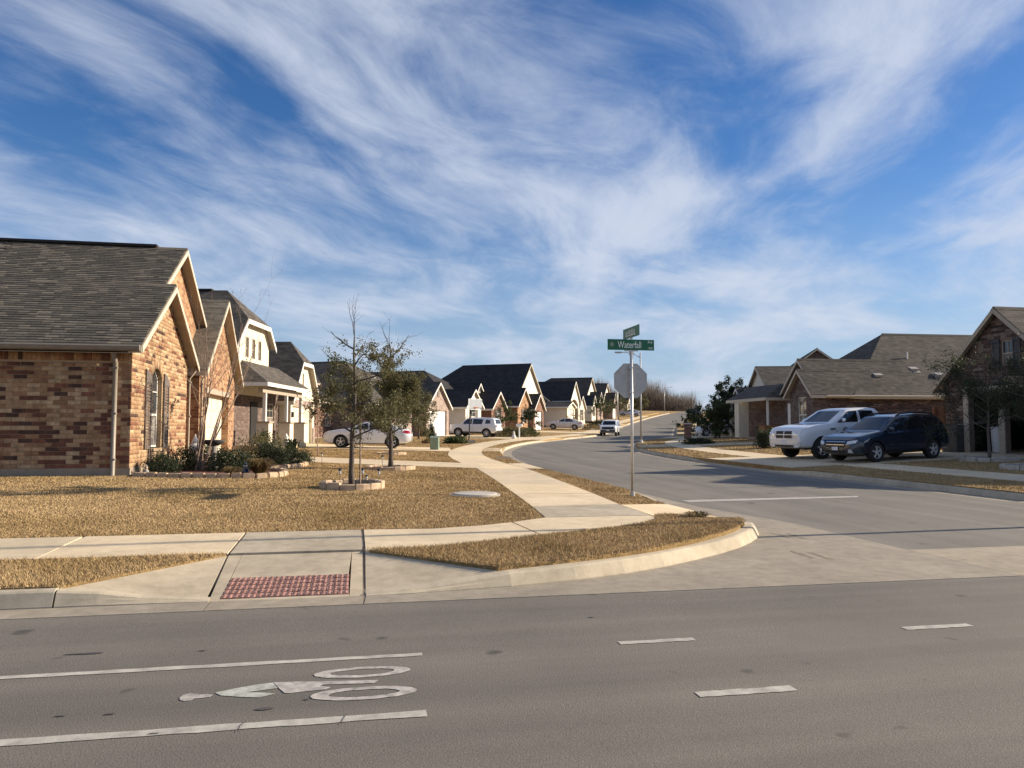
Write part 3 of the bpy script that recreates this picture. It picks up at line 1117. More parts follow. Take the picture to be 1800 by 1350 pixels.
sheet('lawn', LAWN_VERGE, zver, 'lawn', .8, skirt=.3)
LAWN_STRIP = [(-70, 7.65), (-2.68, 7.655), (-1.465, FRONT - .005), (-70, FRONT - .005)]
zst = lambda u, v: lawn_z(u, v) + .005
sheet('lawn', LAWN_STRIP, zst, 'lawn', 1.0, skirt=.3)
_kb = [(p[0] - .02, p[1] + .19) for p in KERB_B[2:7]] + [(4.28, 9.19), (4.73, 9.58), (5.08, 9.94), (5.37, 10.30), (5.55, 10.62), (5.70, 10.98), (5.80, 11.4), (5.62, 12.03)]
LAWN_ISLAND = [(0.055, 9.03), (1.37, 7.795)] + _kb[1:] + [(5.0, 11.76), (4.55, 11.6), (4.36, 10.98), (3.95, 10.47), (3.39, 10.11), (2.66, 9.78), (1.7, 9.45), (0.82, 9.13)]


def zisl(u, v):
    u, v = np.asarray(u, float), np.asarray(v, float)
    return lawn_z(u, v) + 0.012 + .03 * np.clip((u - 1.2) / 2, 0, 1) * np.clip((11.2 - v) / .6, 0, 1) - .11 * np.clip((u - 4.8) / .8, 0, 1) * np.clip((v - 10.9) / 1.0, 0, 1)


sheet('lawn', LAWN_ISLAND, zisl, 'lawn', .5, skirt=.3)
LAWN_RIGHT = [st(s, 7.47) for s in np.concatenate([np.arange(14.5, 100, 3.0), np.arange(100, 200, 8.0)])] + [(150, 215), (150, 12), (60, 7.8), (22, 7.95), (18.5, 8.3), (16.2, 9.6), (14.7, 11.5), (14.2, 13.6), st(14.5, 6.0), st(14.5, 7.45)]
sheet('lawn', LAWN_RIGHT, zl, 'lawn', 4.0, skirt=.3)
_rs = np.concatenate([np.arange(14, 100, 3.0), np.arange(100, 200, 8.0)])
LAWN_RV = [st(s, HALF + .15) for s in _rs] + [st(s, 5.98) for s in _rs[::-1]]
sheet('lawn', LAWN_RV, zl, 'lawn', 1.5, skirt=.3)


def grass(name, poly, zfn, dens, h, label_min=0.6, clear=()):
    """real dry blades, thinning out with distance"""
    P = np.array(poly)
    lo, hi = P.min(0), P.max(0)
    lo = np.maximum(lo, [-9, 5]); hi = np.minimum(hi, [34, 60])
    n = int((hi[0] - lo[0]) * (hi[1] - lo[1]) * dens)
    x = NP.uniform(lo[0], hi[0], n); y = NP.uniform(lo[1], hi[1], n)
    keep = NP.random(n) < np.minimum(1, (11.0 / np.maximum(np.hypot(x, y), 1)) ** 1.8)
    # inside the view only (with a margin)
    az = np.degrees(np.arctan2(x, y)) - 11
    keep &= np.abs(az) < 39
    x, y = x[keep], y[keep]
    k = inside(poly, x, y)
    x, y = x[k], y[k]
    for c in clear:
        k = ~inside(c, x, y)
        x, y = x[k], y[k]
    n = len(x)
    z = zfn(x, y) - .004
    x = x + NP.normal(0, .018, n); y = y + NP.normal(0, .018, n)
    dist = np.hypot(x, y)
    clump = 0.75 + 0.5 * (0.5 + 0.25 * np.sin(x * 3.1 + 1.3 * np.sin(y * 2.2)) + 0.25 * np.sin(y * 4.3 + 1.1 * np.sin(x * 1.7)))
    hh = h * NP.uniform(.45, 1.15, n) * clump
    w = NP.uniform(.0022, .0048, n) * np.maximum(1, dist / 9.0)
    a = NP.uniform(0, 2 * np.pi, n); ln = NP.uniform(.15, 1.1, n) * hh
    la = NP.uniform(0, 2 * np.pi, n)
    dx, dy = np.cos(a) * w, np.sin(a) * w
    v = np.empty((n, 3, 3))
    v[:, 0] = np.stack([x - dx, y - dy, z], 1)
    v[:, 1] = np.stack([x + dx, y + dy, z], 1)
    v[:, 2] = np.stack([x + np.cos(la) * ln, y + np.sin(la) * ln, z + hh], 1)
    o = np_mesh(name, v.reshape(-1, 3), np.arange(n * 3).reshape(-1, 3), 'blade')
    return o


# ------------------------------------------------------------------ painted markings (parts of the roads)
def mark(name, polys, mat, parent, dz=.004):
    mb = MB()
    for p in polys:
        vs, fs = fill(p, 1.0)
        mb.add([(a, b, rz_(a, b) + dz) for a, b in vs], fs)
    return mb.build(name, mat, parent)


def rough_line(x0, x1, y0, y1, amp=.006, n=60):
    xs = np.linspace(x0, x1, n)
    top = [(float(x), y1 + RND.uniform(-amp, amp)) for x in xs]
    bot = [(float(x), y0 + RND.uniform(-amp, amp)) for x in xs[::-1]]
    return bot[::-1] + top[::-1]


mark('lane_line', [rough_line(-26, 0.43, 5.485, 5.555, n=200)], 'paint', main_road)
mark('lane_line', [rough_line(-26, 0.37, 4.355, 4.445, n=200)], 'paint', main_road)
for a, b, c, d in ((1.88, 2.47, 5.485, 5.56), (4.23, 4.83, 5.445, 5.53), (1.98, 2.61, 4.345, 4.435), (6.6, 7.2, 5.44, 5.52), (4.4, 5.0, 4.34, 4.43)):
    mark('lane_dash', [rough_line(a, b, c, d, n=16)], 'paint', main_road)
mark('stop_line', [[(7.0, 15.1), (11.0, 15.35), (13.2, 15.45), (13.2, 15.95), (11.0, 15.88), (7.0, 15.62)]][:0] or [[(6.7, 15.12), (8.8, 15.28), (10.85, 15.45), (11.05, 15.72), (8.8, 15.62), (6.7, 15.5)]], 'paint_old', side_street)


def ring(cx, cy, rx, ry, t, n=40):
    mb = MB()
    vs, fs = [], []
    for k in range(n):
        a = 2 * math.pi * k / n
        j = RND.uniform(-.005, .005)
        vs.append((cx + rx * math.cos(a), cy + ry * math.sin(a) + j, rz_(0, cy) + .004))
        vs.append((cx + (rx - t[0]) * math.cos(a), cy + (ry - t[1]) * math.sin(a) + j, rz_(0, cy) + .004))
    for k in range(n):
        j = (k + 1) % n
        fs.append((2 * k + 1, 2 * k, 2 * j, 2 * j + 1))
    return mb.add(vs, fs)


bike = thing('bicycle_marking', None, None)
bike.parent = main_road
ring(0.02, 5.20, .31, .108, (.105, .046)).build('wheel_mark', 'paint_old', bike)
ring(0.03, 4.795, .315, .113, (.105, .050)).build('wheel_mark', 'paint_old', bike)
mark('rider_head', [[(-1.04, 4.925), (-1.03, 4.965), (-0.995, 4.985), (-0.955, 4.972), (-0.94, 4.955), (-0.89, 4.955), (-0.855, 4.935), (-0.865, 4.902), (-0.91, 4.89), (-0.95, 4.888), (-0.965, 4.86), (-1.0, 4.855), (-1.03, 4.88)]], 'paint_old', bike)
mark('rider_body', [[(-0.85, 4.970), (-0.74, 5.03), (-0.62, 5.075), (-0.53, 5.095), (-0.49, 4.985), (-0.57, 4.965), (-0.66, 4.945), (-0.56, 4.915), (-0.49, 4.885), (-0.58, 4.835), (-0.70, 4.87), (-0.81, 4.915)]], 'paint_green', bike)
mark('rider_leg', [[(-0.525, 5.096), (-0.40, 5.088), (-0.27, 5.066), (0.12, 5.02), (0.09, 4.965), (-0.22, 4.997), (-0.24, 4.97), (-0.17, 4.94), (-0.20, 4.905), (-0.41, 4.88), (-0.44, 4.885), (-0.485, 4.987)]], 'paint_old', bike)
# hairline cracks across the paint, old oil drips and tyre scuffs
cr = MB()
zc_ = rz_(0, 4.4) + .007
for x0, y0 in ((-0.62, 4.35), (-0.09, 4.35)):
    p = [(x0, y0 - .03)]
    for k in range(6):
        p.append((p[-1][0] + RND.uniform(-.006, .012), p[-1][1] + .025))
    for (a, b), (c, d) in zip(p[:-1], p[1:]):
        cr.add([(a - .0022, b, zc_), (a + .0022, b, zc_), (c + .0022, d, zc_), (c - .0022, d, zc_)], [(0, 1, 2, 3)])
cr.build('crack', 'tar', main_road)
for x0, y0, a, b in ((-0.53, 4.64, .055, .02), (-1.36, 4.72, .03, .012), (-1.62, 4.74, .03, .010), (-1.9, 5.98, .14, .02), (-1.1, 5.9, .03, .01), (-0.3, 4.75, .02, .01), (1.9, 6.3, .03, .01), (-1.05, 4.38, .03, .012)):
    n = 14
    mark('oil_spot', [[(x0 + a * RND.uniform(.8, 1.15) * math.cos(2 * math.pi * k / n), y0 + b * RND.uniform(.7, 1.2) * math.sin(2 * math.pi * k / n)) for k in range(n)]], 'oil', main_road, .005)

for k, (x0, y0) in enumerate(((5.98, 10.15), (6.16, 10.02), (5.35, 8.55), (5.52, 8.45))):
    for j in range(3):
        a = x0 + j * .028
        mark('tyre_scuff', [[(a, y0), (a + .016, y0 - .003), (a + .055, y0 + .52), (a + .038, y0 + .53)]], 'scuff', side_street, .0085)
# ------------------------------------------------------------------ house kit
# house frame: local +X points to the street, local +Y runs along it, Z up
def poly_fill(outer, holes):
    rings = [[Vector((a, b, 0)) for a, b in r] for r in [outer] + holes]
    flat = [p for r in rings for p in r]
    tris = tessellate_polygon(rings)
    out = []
    for t in tris:
        a, b, c = (flat[i] for i in t)
        out.append(t if (b - a).cross(c - a).z > 0 else (t[0], t[2], t[1]))
    return [(p.x, p.y) for p in flat], out


class Plane:
    """a wall plane: (a, z, d) -> 3-d point; a runs to the right as seen from outside, d is outward"""

    def __init__(self, org, ax, out):
        self.o, self.ax, self.out = Vector(org), Vector(ax), Vector(out)

    def __call__(self, a, z, d=0.0):
        p = self.o + self.ax * a + self.out * d
        return (p.x, p.y, p.z + z)


def front_plane(x):      # faces the street; a = local y
    return Plane((x, 0, 0), (0, 1, 0), (1, 0, 0))


def near_plane(y):       # faces -Y; a = local x
    return Plane((0, y, 0), (1, 0, 0), (0, -1, 0))


def far_plane(y):
    return Plane((0, y, 0), (-1, 0, 0), (0, 1, 0))


def wall(parent, pl, outline, holes, mat, name='wall', reveal=0.13):
    vs, fs = poly_fill(outline, holes)
    mb = MB()
    mb.add([pl(a, z) for a, z in vs], fs)
    for h in holes:
        n = len(h)
        for i in range(n):
            j = (i + 1) % n
            mb.add([pl(*h[i]), pl(*h[j]), pl(*h[j], -reveal), pl(*h[i], -reveal)], [(0, 1, 2, 3)])
    return mb.build(name, mat, parent)


def pbox(mb, pl, a0, a1, z0, z1, d0, d1, mat=0):
    vs = [pl(a, z, d) for d in (d0, d1) for z in (z0, z1) for a in (a0, a1)]
    c = sum((Vector(v) for v in vs), Vector()) / 8
    fs = [(0, 1, 3, 2), (4, 5, 7, 6), (0, 1, 5, 4), (2, 3, 7, 6), (0, 2, 6, 4), (1, 3, 7, 5)]
    ff = []
    for f in fs:
        q = [Vector(vs[i]) for i in f]
        n = (q[1] - q[0]).cross(q[2] - q[0])
        ff.append(f if n.dot(sum(q, Vector()) / 4 - c) > 0 else f[::-1])
    mb.add(vs, ff, mat)


def rect(a0, a1, z0, z1):
    return [(a0, z0), (a1, z0), (a1, z1), (a0, z1)]


def arch(a0, a1, z0, z1, rise, n=10):
    """rectangle with a segmental arch on top"""
    out = [(a0, z0), (a1, z0)]
    c = (a0 + a1) / 2
    for k in range(n + 1):
        t = k / n
        a = a1 + (a0 - a1) * t
        out.append((a, z1 + rise * (1 - ((a - c) / (c - a0)) ** 2)))
    return out


def window(parent, pl, a0, a1, z0, z1, depth=-0.09, rise=0.0, rows=2, cols=2, upper_only=False, frame='trim_white', blind=True, fw=.05):
    """> frame, muntin, sash rail, panes"""
    w = MB()
    out = arch(a0, a1, z0, z1, rise) if rise else rect(a0, a1, z0, z1)
    cz = (z0 + z1) / 2
    ca = (a0 + a1) / 2
    sa = 1 - 2 * fw / (a1 - a0); sz = 1 - 2 * fw / (z1 + rise - z0)
    cz = (z0 + z1 + rise) / 2
    inn = [(ca + (a - ca) * sa, cz + (z - cz) * sz) for a, z in out]
    vs, fs = poly_fill(out, [inn])
    w.add([pl(a, z, depth + .04) for a, z in vs], fs)
    n = len(inn)
    for i in range(n):
        j = (i + 1) % n
        w.add([pl(*inn[i], depth + .04), pl(*inn[j], depth + .04), pl(*inn[j], depth), pl(*inn[i], depth)], [(0, 1, 2, 3)])
    root = w.build('window', frame, parent)
    mid = z0 + (z1 - z0) * .47
    p = MB(); vs, fs = poly_fill(inn, [])
    top = [(a, max(z, mid)) for a, z in inn]
    low = [(a, min(z, mid)) for a, z in inn if True]
    vs, fs = poly_fill([q for q in top], [])
    p.add([pl(a, z, depth + .008) for a, z in vs], fs)
    p.build('pane', 'glass', root)
    p = MB()
    pbox(p, pl, inn[0][0], inn[1][0], inn[0][1], mid, depth - .02, depth + .008)
    p.build('pane', 'blind' if blind else 'glass', root)
    r = MB(); pbox(r, pl, inn[0][0], inn[1][0], mid - .03, mid + .03, depth + .012, depth + .046); r.build('sash_rail', frame, root)
    zt = z1 + rise * .9
    m = MB()
    for k in range(1, cols):
        a = inn[0][0] + (inn[1][0] - inn[0][0]) * k / cols
        pbox(m, pl, a - .012, a + .012, mid if upper_only else inn[0][1], zt - fw, depth + .009, depth + .03)
    for k in range(1, rows):
        z = mid + (zt - mid) * k / rows
        pbox(m, pl, inn[0][0], inn[1][0], z - .012, z + .012, depth + .0095, depth + .031)
    if m.v:
        m.build('muntin', frame, root)
    return root


def shutter(parent, pl, a0, a1, z0, z1, mat='shutter', rise=0.0, d=0.014):
    s = MB()
    for (p, q, r_, t) in ((a0, a0 + .05, z0, z1), (a1 - .05, a1, z0, z1), (a0 + .05, a1 - .05, z0, z0 + .08), (a0 + .05, a1 - .05, z1 - .08, z1), (a0 + .05, a1 - .05, (z0 + z1) / 2 - .04, (z0 + z1) / 2 + .04)):
        pbox(s, pl, p, q, r_, t, d, d + .035)
    root = s.build('shutter', mat, parent)
    if rise:
        t = MB(); pts = [(a0, z1), (a1, z1), (a1, z1 + rise * .3), ((a0 + a1) / 2, z1 + rise * .8), (a0, z1 + rise)]
        t.prism([pl(a, z, d) for a, z in pts], Vector(pl.out) * .035); t.build('shutter_head', mat, root)
    sl = MB()
    nz = max(4, int((z1 - z0) / .09))
    for k in range(nz):
        z = z0 + .06 + (z1 - z0 - .12) * (k + .5) / nz
        pbox(sl, pl, a0 + .05, a1 - .05, z - .03, z + .026, d + .001, d + .018)
    sl.build('louvre', mat, root)
    return root


def garage_door(parent, pl, a0, a1, z0, z1, mat='garage', rows=4, cols=4, depth=-.16, lights=False):
    root = thing('garage_door', None, None); root.parent = parent
    h = (z1 - z0) / rows
    for r_ in range(rows):
        m = MB()
        pbox(m, pl, a0, a1, z0 + r_ * h + .006, z0 + (r_ + 1) * h - .006, depth, depth + .04)
        for c in range(cols):
            w = (a1 - a0) / cols
            pbox(m, pl, a0 + c * w + .08, a0 + (c + 1) * w - .08, z0 + r_ * h + .09, z0 + (r_ + 1) * h - .09, depth + .0405, depth + .052)
        m.build('panel', mat, root)
    b = MB(); pbox(b, pl, a0 - .02, a1 + .02, z0, z1 + .02, depth - .06, depth - .01); b.build('door_frame', 'dark', root)
    return root


def trim_boards(parent, pl, a0, a1, z0, z1, w=.1, mat='trim', d=.02, bottom=False, name='door_trim'):
    t = MB()
    pbox(t, pl, a0 - w, a0, z0, z1 + w, 0.002, d)
    pbox(t, pl, a1, a1 + w, z0, z1 + w, 0.002, d)
    pbox(t, pl, a0, a1, z1, z1 + w, 0.002, d)
    if bottom:
        pbox(t, pl, a0 - w, a1 + w, z0 - w * .6, z0, 0.002, d + .03)
    return t.build(name, mat, parent)


def roof(parent, x0, x1, y0, y1, ze, pitch, axis='x', ends=('gable', 'gable'), ov=0.35, og=0.3, mat='roof_brown', trim='trim', clip=0.55, t=0.07, board=0.16, name='roof', vent=False, soffit='trim_tan', skip_eave=()):
    """roof over the wall rectangle; ends = (low end, high end) along the ridge: gable / hip / jerkin / none"""
    swap = axis == 'y'
    if swap:
        x0, x1, y0, y1 = y0, y1, x0, x1
    hw = (y1 - y0) / 2
    ym = (y0 + y1) / 2
    zr = ze + pitch * hw
    zo = ze - pitch * ov
    Y0, Y1 = y0 - ov, y1 + ov
    zc = ze + clip * (zr - ze)
    hj = (zr - zc) / pitch

    def endpts(kind, x, sg):
        # returns eave x, list of side points between eave end and ridge end, ridge end x, hip polygon
        if kind == 'hip':
            xe = x + sg * ov
            xr = x - sg * hw
            return xe, None, xr
        if kind == 'jerkin':
            xe = x + sg * og
            return xe, (xe, zc), xe - sg * hj
        if kind == 'none':
            return x, None, x
        return x + sg * og, None, x + sg * og
    a = endpts(ends[0], x0, -1); b = endpts(ends[1], x1, 1)
    polys = []

    def side(y, sg):
        P = [(a[0], y, zo), (b[0], y, zo)]
        if ends[1] == 'jerkin': P.append((b[0], ym + sg * hj, zc))
        P += [(b[2], ym, zr), (a[2], ym, zr)]
        if ends[0] == 'jerkin': P.append((a[0], ym + sg * hj, zc))
        return P if sg < 0 else P[::-1]
    polys.append(side(Y0, -1)); polys.append(side(Y1, 1))
    for e, kind, sg in ((a, ends[0], -1), (b, ends[1], 1)):
        if kind == 'hip':
            q = [(e[0], Y0, zo), (e[0], Y1, zo), (e[2], ym, zr)]
        elif kind == 'jerkin':
            q = [(e[0], ym - hj, zc), (e[0], ym + hj, zc), (e[2], ym, zr)]
        else:
            continue
        polys.append(q if sg > 0 else q[::-1])
    # weld vertices, find open edges
    key = {}
    vs = []

    def vid(p):
        k = tuple(round(c, 4) for c in p)
        if k not in key:
            key[k] = len(vs); vs.append(k)
        return key[k]
    F = [[vid(p) for p in q] for q in polys]
    conv = (lambda p: (p[1], p[0], p[2])) if swap else (lambda p: p)
    edges = {}
    for f in F:
        for i in range(len(f)):
            e = (f[i], f[(i + 1) % len(f)])
            if (e[1], e[0]) in edges: del edges[(e[1], e[0])]
            else: edges[e] = 1
    n = len(vs)
    mb = MB()
    tv = [conv(p) for p in vs]
    bv = [(p[0], p[1], p[2] - t) for p in tv]
    fl = (lambda f: tuple(f[::-1])) if swap else (lambda f: tuple(f))
    mb.add(tv + bv, [fl(f) for f in F], 0)
    mb.add(bv, [fl(f)[::-1] for f in F], 1)
    for e in edges:
        q = (e[1], e[0], e[0] + n, e[1] + n)
        mb.add([(tv + bv)[i] for i in q], [(3, 2, 1, 0) if not swap else (0, 1, 2, 3)], 0)
    root = mb.build(name, [mat, soffit], parent)
    # fascia and rake boards along the open edges
    for e in edges:
        p, q = Vector(tv[e[0]]), Vector(tv[e[1]])
        if (p - q).length < .05: continue
        mid = (p + q) / 2
        if ends[0] == 'none' and abs((mid.y if swap else mid.x) - x0) < .01: continue
        if ends[1] == 'none' and abs((mid.y if swap else mid.x) - x1) < .01: continue
        flat = abs(p.z - q.z) < .01
        d = (q - p); d2 = Vector((d.x, d.y, 0)).normalized()
        out = Vector((d2.y, -d2.x, 0))
        if swap: out = -out
        ins = -out * .03
        f = MB()
        dz0, dz1 = -t * .45, -t * .45 - board
        ex = d.normalized() * (-.002)
        pr = [p + ex + Vector((0, 0, dz0)), q - ex + Vector((0, 0, dz0)), q - ex + Vector((0, 0, dz1)), p + ex + Vector((0, 0, dz1))]
        off = out * .006
        f.prism([v_ + off + ins * .2 for v_ in pr], (out * .028))
        f.build('fascia_board' if flat else 'rake_board', trim, root)
    # ridge cap
    ra, rb = Vector(conv((a[2], ym, zr))), Vector(conv((b[2], ym, zr)))
    if (ra - rb).length > .3:
        c = MB()
        s_ = Vector((0, .14, 0)) if not swap else Vector((.14, 0, 0))
        dz = Vector((0, 0, .012)); lo = Vector((0, 0, -pitch * .14 + .014))
        up = Vector((0, 0, .03 if not vent else .06))
        c.add([ra + up, rb + up, rb + s_ + lo, ra + s_ + lo, ra - s_ + lo, rb - s_ + lo], [(0, 1, 2, 3), (1, 0, 4, 5), (0, 3, 4), (1, 5, 2)])
        c.build('ridge_cap', 'ridge_vent' if vent else mat, root)
    return root


def gable_outline(y0, y1, zb, ze, pitch, clip=None):
    ym = (y0 + y1) / 2; zr = ze + pitch * (y1 - y0) / 2
    if clip is None:
        return [(y0, zb), (y1, zb), (y1, ze), (ym, zr), (y0, ze)]
    zc = ze + clip * (zr - ze); h = (zr - zc) / pitch
    return [(y0, zb), (y1, zb), (y1, ze), (ym + h, zc), (ym - h, zc), (y0, ze)]


def interval_bricks(outline, holes, row_z0, row_z1):
    """allowed [a0, a1] spans of one course"""
    def spans(poly, z):
        xs = []
        for i in range(len(poly)):
            (a, b), (c, d) = poly[i], poly[(i + 1) % len(poly)]
            if (b > z) != (d > z):
                xs.append(a + (z - b) / (d - b) * (c - a))
        xs.sort()
        return [(xs[i], xs[i + 1]) for i in range(0, len(xs) - 1, 2)]
    out = spans(outline, row_z1 - .002)
    for h in holes:
        hs = []
        for z in (row_z0 + .003, row_z1 - .003):
            hs += spans(h, z)
        for lo, hi in hs:
            new = []
            for a, b in out:
                if hi <= a or lo >= b: new.append((a, b)); continue
                if lo > a: new.append((a, lo))
                if hi < b: new.append((hi, b))
            out = new
    return out


BRW, BRH, JT = 0.292, 0.092, 0.011
_unit = None


def unit_brick(mat):
    global _unit
    if _unit is None:
        _unit = {}
    if mat not in _unit:
        mb = MB()
        b = .06
        # unit box with a small chamfer on the outer face, outer side at -Y
        vs = [(-.5, 0, -.5), (.5, 0, -.5), (.5, 0, .5), (-.5, 0, .5), (-.5, -.7, -.5), (.5, -.7, -.5), (.5, -.7, .5), (-.5, -.7, .5),
              (-.5 + .02, -1, -.5 + b), (.5 - .02, -1, -.5 + b), (.5 - .02, -1, .5 - b), (-.5 + .02, -1, .5 - b)]
        fs = [(0, 1, 5, 4), (1, 2, 6, 5), (2, 3, 7, 6), (3, 0, 4, 7), (4, 5, 9, 8), (5, 6, 10, 9), (6, 7, 11, 10), (7, 4, 8, 11), (8, 9, 10, 11)]
        mb.add(vs, fs)
        me = bpy.data.meshes.new('brick')
        me.from_pydata(mb.v, [], mb.f)
        me.materials.append(M[mat]); me.update()
        _unit[mat] = me
    return _unit[mat]


def brickwork(parent, pl, outline, holes, z0, z1, mats, seed, singles=0, soldier=0.0, weights=None, prefer=None):
    """running bond; the first `singles` bricks are objects of their own, the rest one joined part"""
    rnd = random.Random(seed)
    ax, out = pl.ax, pl.out
    items = []
    z = z0; r_ = 0
    top = z1 - soldier
    while z + BRH < top + .001:
        for lo, hi in interval_bricks(outline, holes, z, z + BRH):
            a = lo - ((r_ % 2) * .5 + 0.02) * (BRW + JT)
            while a < hi:
                p, q = max(a, lo), min(a + BRW, hi)
                if q - p > .03:
                    items.append((p, q, z, z + BRH))
                a += BRW + JT
        z += BRH + JT; r_ += 1
    if soldier:
        for lo, hi in interval_bricks(outline, holes, top + .02, z1 - .01):
            a = lo
            while a < hi:
                q = min(a + BRH, hi)
                if q - a > .02: items.append((a, q, top + .005, z1 - .005))
                a += BRH + JT
    if prefer:
        items.sort(key=prefer)
    ang = math.atan2(ax.y, ax.x)
    last = None
    vs, fs, ms = [], [], []
    for k, (p, q, b, t) in enumerate(items):
        if last is not None and rnd.random() < .33: mi = last
        else: mi = rnd.choices(range(len(mats)), weights)[0]
        last = mi
        d = .012 + rnd.uniform(-.003, .004)
        if k < singles:
            o = link('brick', unit_brick(mats[mi]), parent)
            o.location = pl((p + q) / 2, (b + t) / 2, 0)
            o.rotation_euler = (0, 0, ang)
            o.scale = (q - p, d, t - b)
        else:
            o = len(vs)
            c = .004
            vs += [pl(p, b, 0), pl(q, b, 0), pl(q, t, 0), pl(p, t, 0), pl(p + c, b + c, d), pl(q - c, b + c, d), pl(q - c, t - c, d), pl(p + c, t - c, d)]
            for f in ((0, 1, 5, 4), (1, 2, 6, 5), (2, 3, 7, 6), (3, 0, 4, 7), (4, 5, 6, 7)):
                fs.append([i + o for i in f]); ms.append(mi)
    if fs:
        o = np_mesh('bricks', np.array(vs), np.array(fs), mats, ms, parent)
        o['kind'] = 'stuff'


def downpipe(parent, x, y, z0, z1, dx=0, dy=0, mat='gutter', r=.045):
    p = MB()
    ox, oy = dx, dy
    p.tube([(x + ox * 4.2, y + oy * 4.2, z1 + .02), (x + ox * 4.0, y + oy * 4.0, z1 - .12), (x + ox, y + oy, z1 - .38), (x + ox, y + oy, z0 + .14), (x + ox * 2.6, y + oy * 2.6, z0 + .03)], r, 8)
    root = p.build('downpipe', mat, parent, True)
    c = MB()
    for z in (z0 + .5, (z0 + z1) / 2, z1 - .5):
        c.box((x + ox, y + oy, z), (.115, .115, .04))
    c.build('pipe_strap', mat, root)
    return root


def gutter(parent, a, b, out, mat='gutter'):
    a, b, o = Vector(a), Vector(b), Vector(out)
    g = MB()
    prof = [(0, .02), (.12, .02), (.145, -.02), (.12, -.11), (.04, -.14), (0, -.14)]
    g.prism([a + o * p + Vector((0, 0, q)) for p, q in prof], b - a)
    return g.build('gutter', mat, parent)


def shingle_roof(parent, x0, x1, y_eave, z_eave, y_ridge, pitch, clip_fn, singles, seed=5):
    """tab shingles on a slope that rises with +Y; each course laps the one below"""
    rnd = random.Random(seed)
    mats = ['shingle%d' % i for i in range(5)]
    ln = math.hypot(y_ridge - y_eave, pitch * (y_ridge - y_eave))
    cy, cz = (y_ridge - y_eave) / ln, pitch * (y_ridge - y_eave) / ln
    exp, tab = 0.143, 0.30
    rows = int(ln / exp)
    meshes = {}
    ang = math.atan2(cz, cy)
    items = []
    for r_ in range(rows):
        s = r_ * exp
        y = y_eave + cy * s
        xe = clip_fn(y)
        x = x0 + (r_ % 3) * .11 - rnd.random() * .04
        while x < xe:
            w = rnd.choice((.15, .22, .30, .30, .36))
            q = min(x + w, xe)
            if q - x > .04:
                items.append((x + .003, q - .003, s))
            x = q
    rnd.shuffle(items)
    vs, fs, ms = [], [], []
    for k, (a, b, s) in enumerate(items):
        mi = rnd.choices(range(5), (2, 3, 4, 3, 2))[0]
        th = .016 + rnd.uniform(0, .010)
        y, z = y_eave + cy * s, z_eave + cz * s
        L = exp + .02
        if k < singles:
            if mi not in meshes:
                mb = MB()
                mb.add([(-.5, 0, 0), (.5, 0, 0), (.5, 1, -.2), (-.5, 1, -.2), (-.5, 0, 1), (.5, 0, 1), (.5, 1, .05), (-.5, 1, .05)], [(0, 1, 5, 4), (4, 5, 6, 7), (0, 4, 7, 3), (1, 2, 6, 5), (3, 7, 6, 2)])
                me = bpy.data.meshes.new('shingle'); me.from_pydata(mb.v, [], mb.f); me.materials.append(M[mats[mi]]); me.update()
                meshes[mi] = me
            o = link('shingle', meshes[mi], parent)
            o.location = ((a + b) / 2, y, z); o.rotation_euler = (ang, 0, 0); o.scale = (b - a, L, th)
        else:
            o = len(vs)
            ny, nz = -cz, cy
            for (x, u_, h) in ((a, 0, 0), (b, 0, 0), (a, 0, th), (b, 0, th), (a, L, .001), (b, L, .001)):
                vs.append((x, y + cy * u_ + ny * h, z + cz * u_ + nz * h))
            fs += [[o, o + 1, o + 3, o + 2], [o + 2, o + 3, o + 5, o + 4]]; ms += [mi, mi]
    if fs:
        o = np_mesh('shingles', np.array(vs), np.array(fs), mats, ms, parent)
        o['kind'] = 'stuff'
# ------------------------------------------------------------------ left house next to the camera
def body(parent, x0, x1, y0, y1, z0, z1, mat, faces='fnb', name='wall'):
    """plain wall box without a lid; used behind the modelled fronts"""
    mb = MB()
    if 'n' in faces: mb.add([(x0, y0, z0), (x1, y0, z0), (x1, y0, z1), (x0, y0, z1)], [(0, 1, 2, 3)])
    if 'b' in faces: mb.add([(x1, y1, z0), (x0, y1, z0), (x0, y1, z1), (x1, y1, z1)], [(0, 1, 2, 3)])
    if 'f' in faces: mb.add([(x1, y0, z0), (x1, y1, z0), (x1, y1, z1), (x1, y0, z1)], [(0, 1, 2, 3)])
    mb.add([(x0, y1, z0), (x0, y0, z0), (x0, y0, z1), (x0, y1, z1)], [(0, 1, 2, 3)])
    return mb.build(name, mat, parent)


BRA = ['brick_a%d' % i for i in range(len(BR1))]
BRB = ['brick_b%d' % i for i in range(len(BR2))]


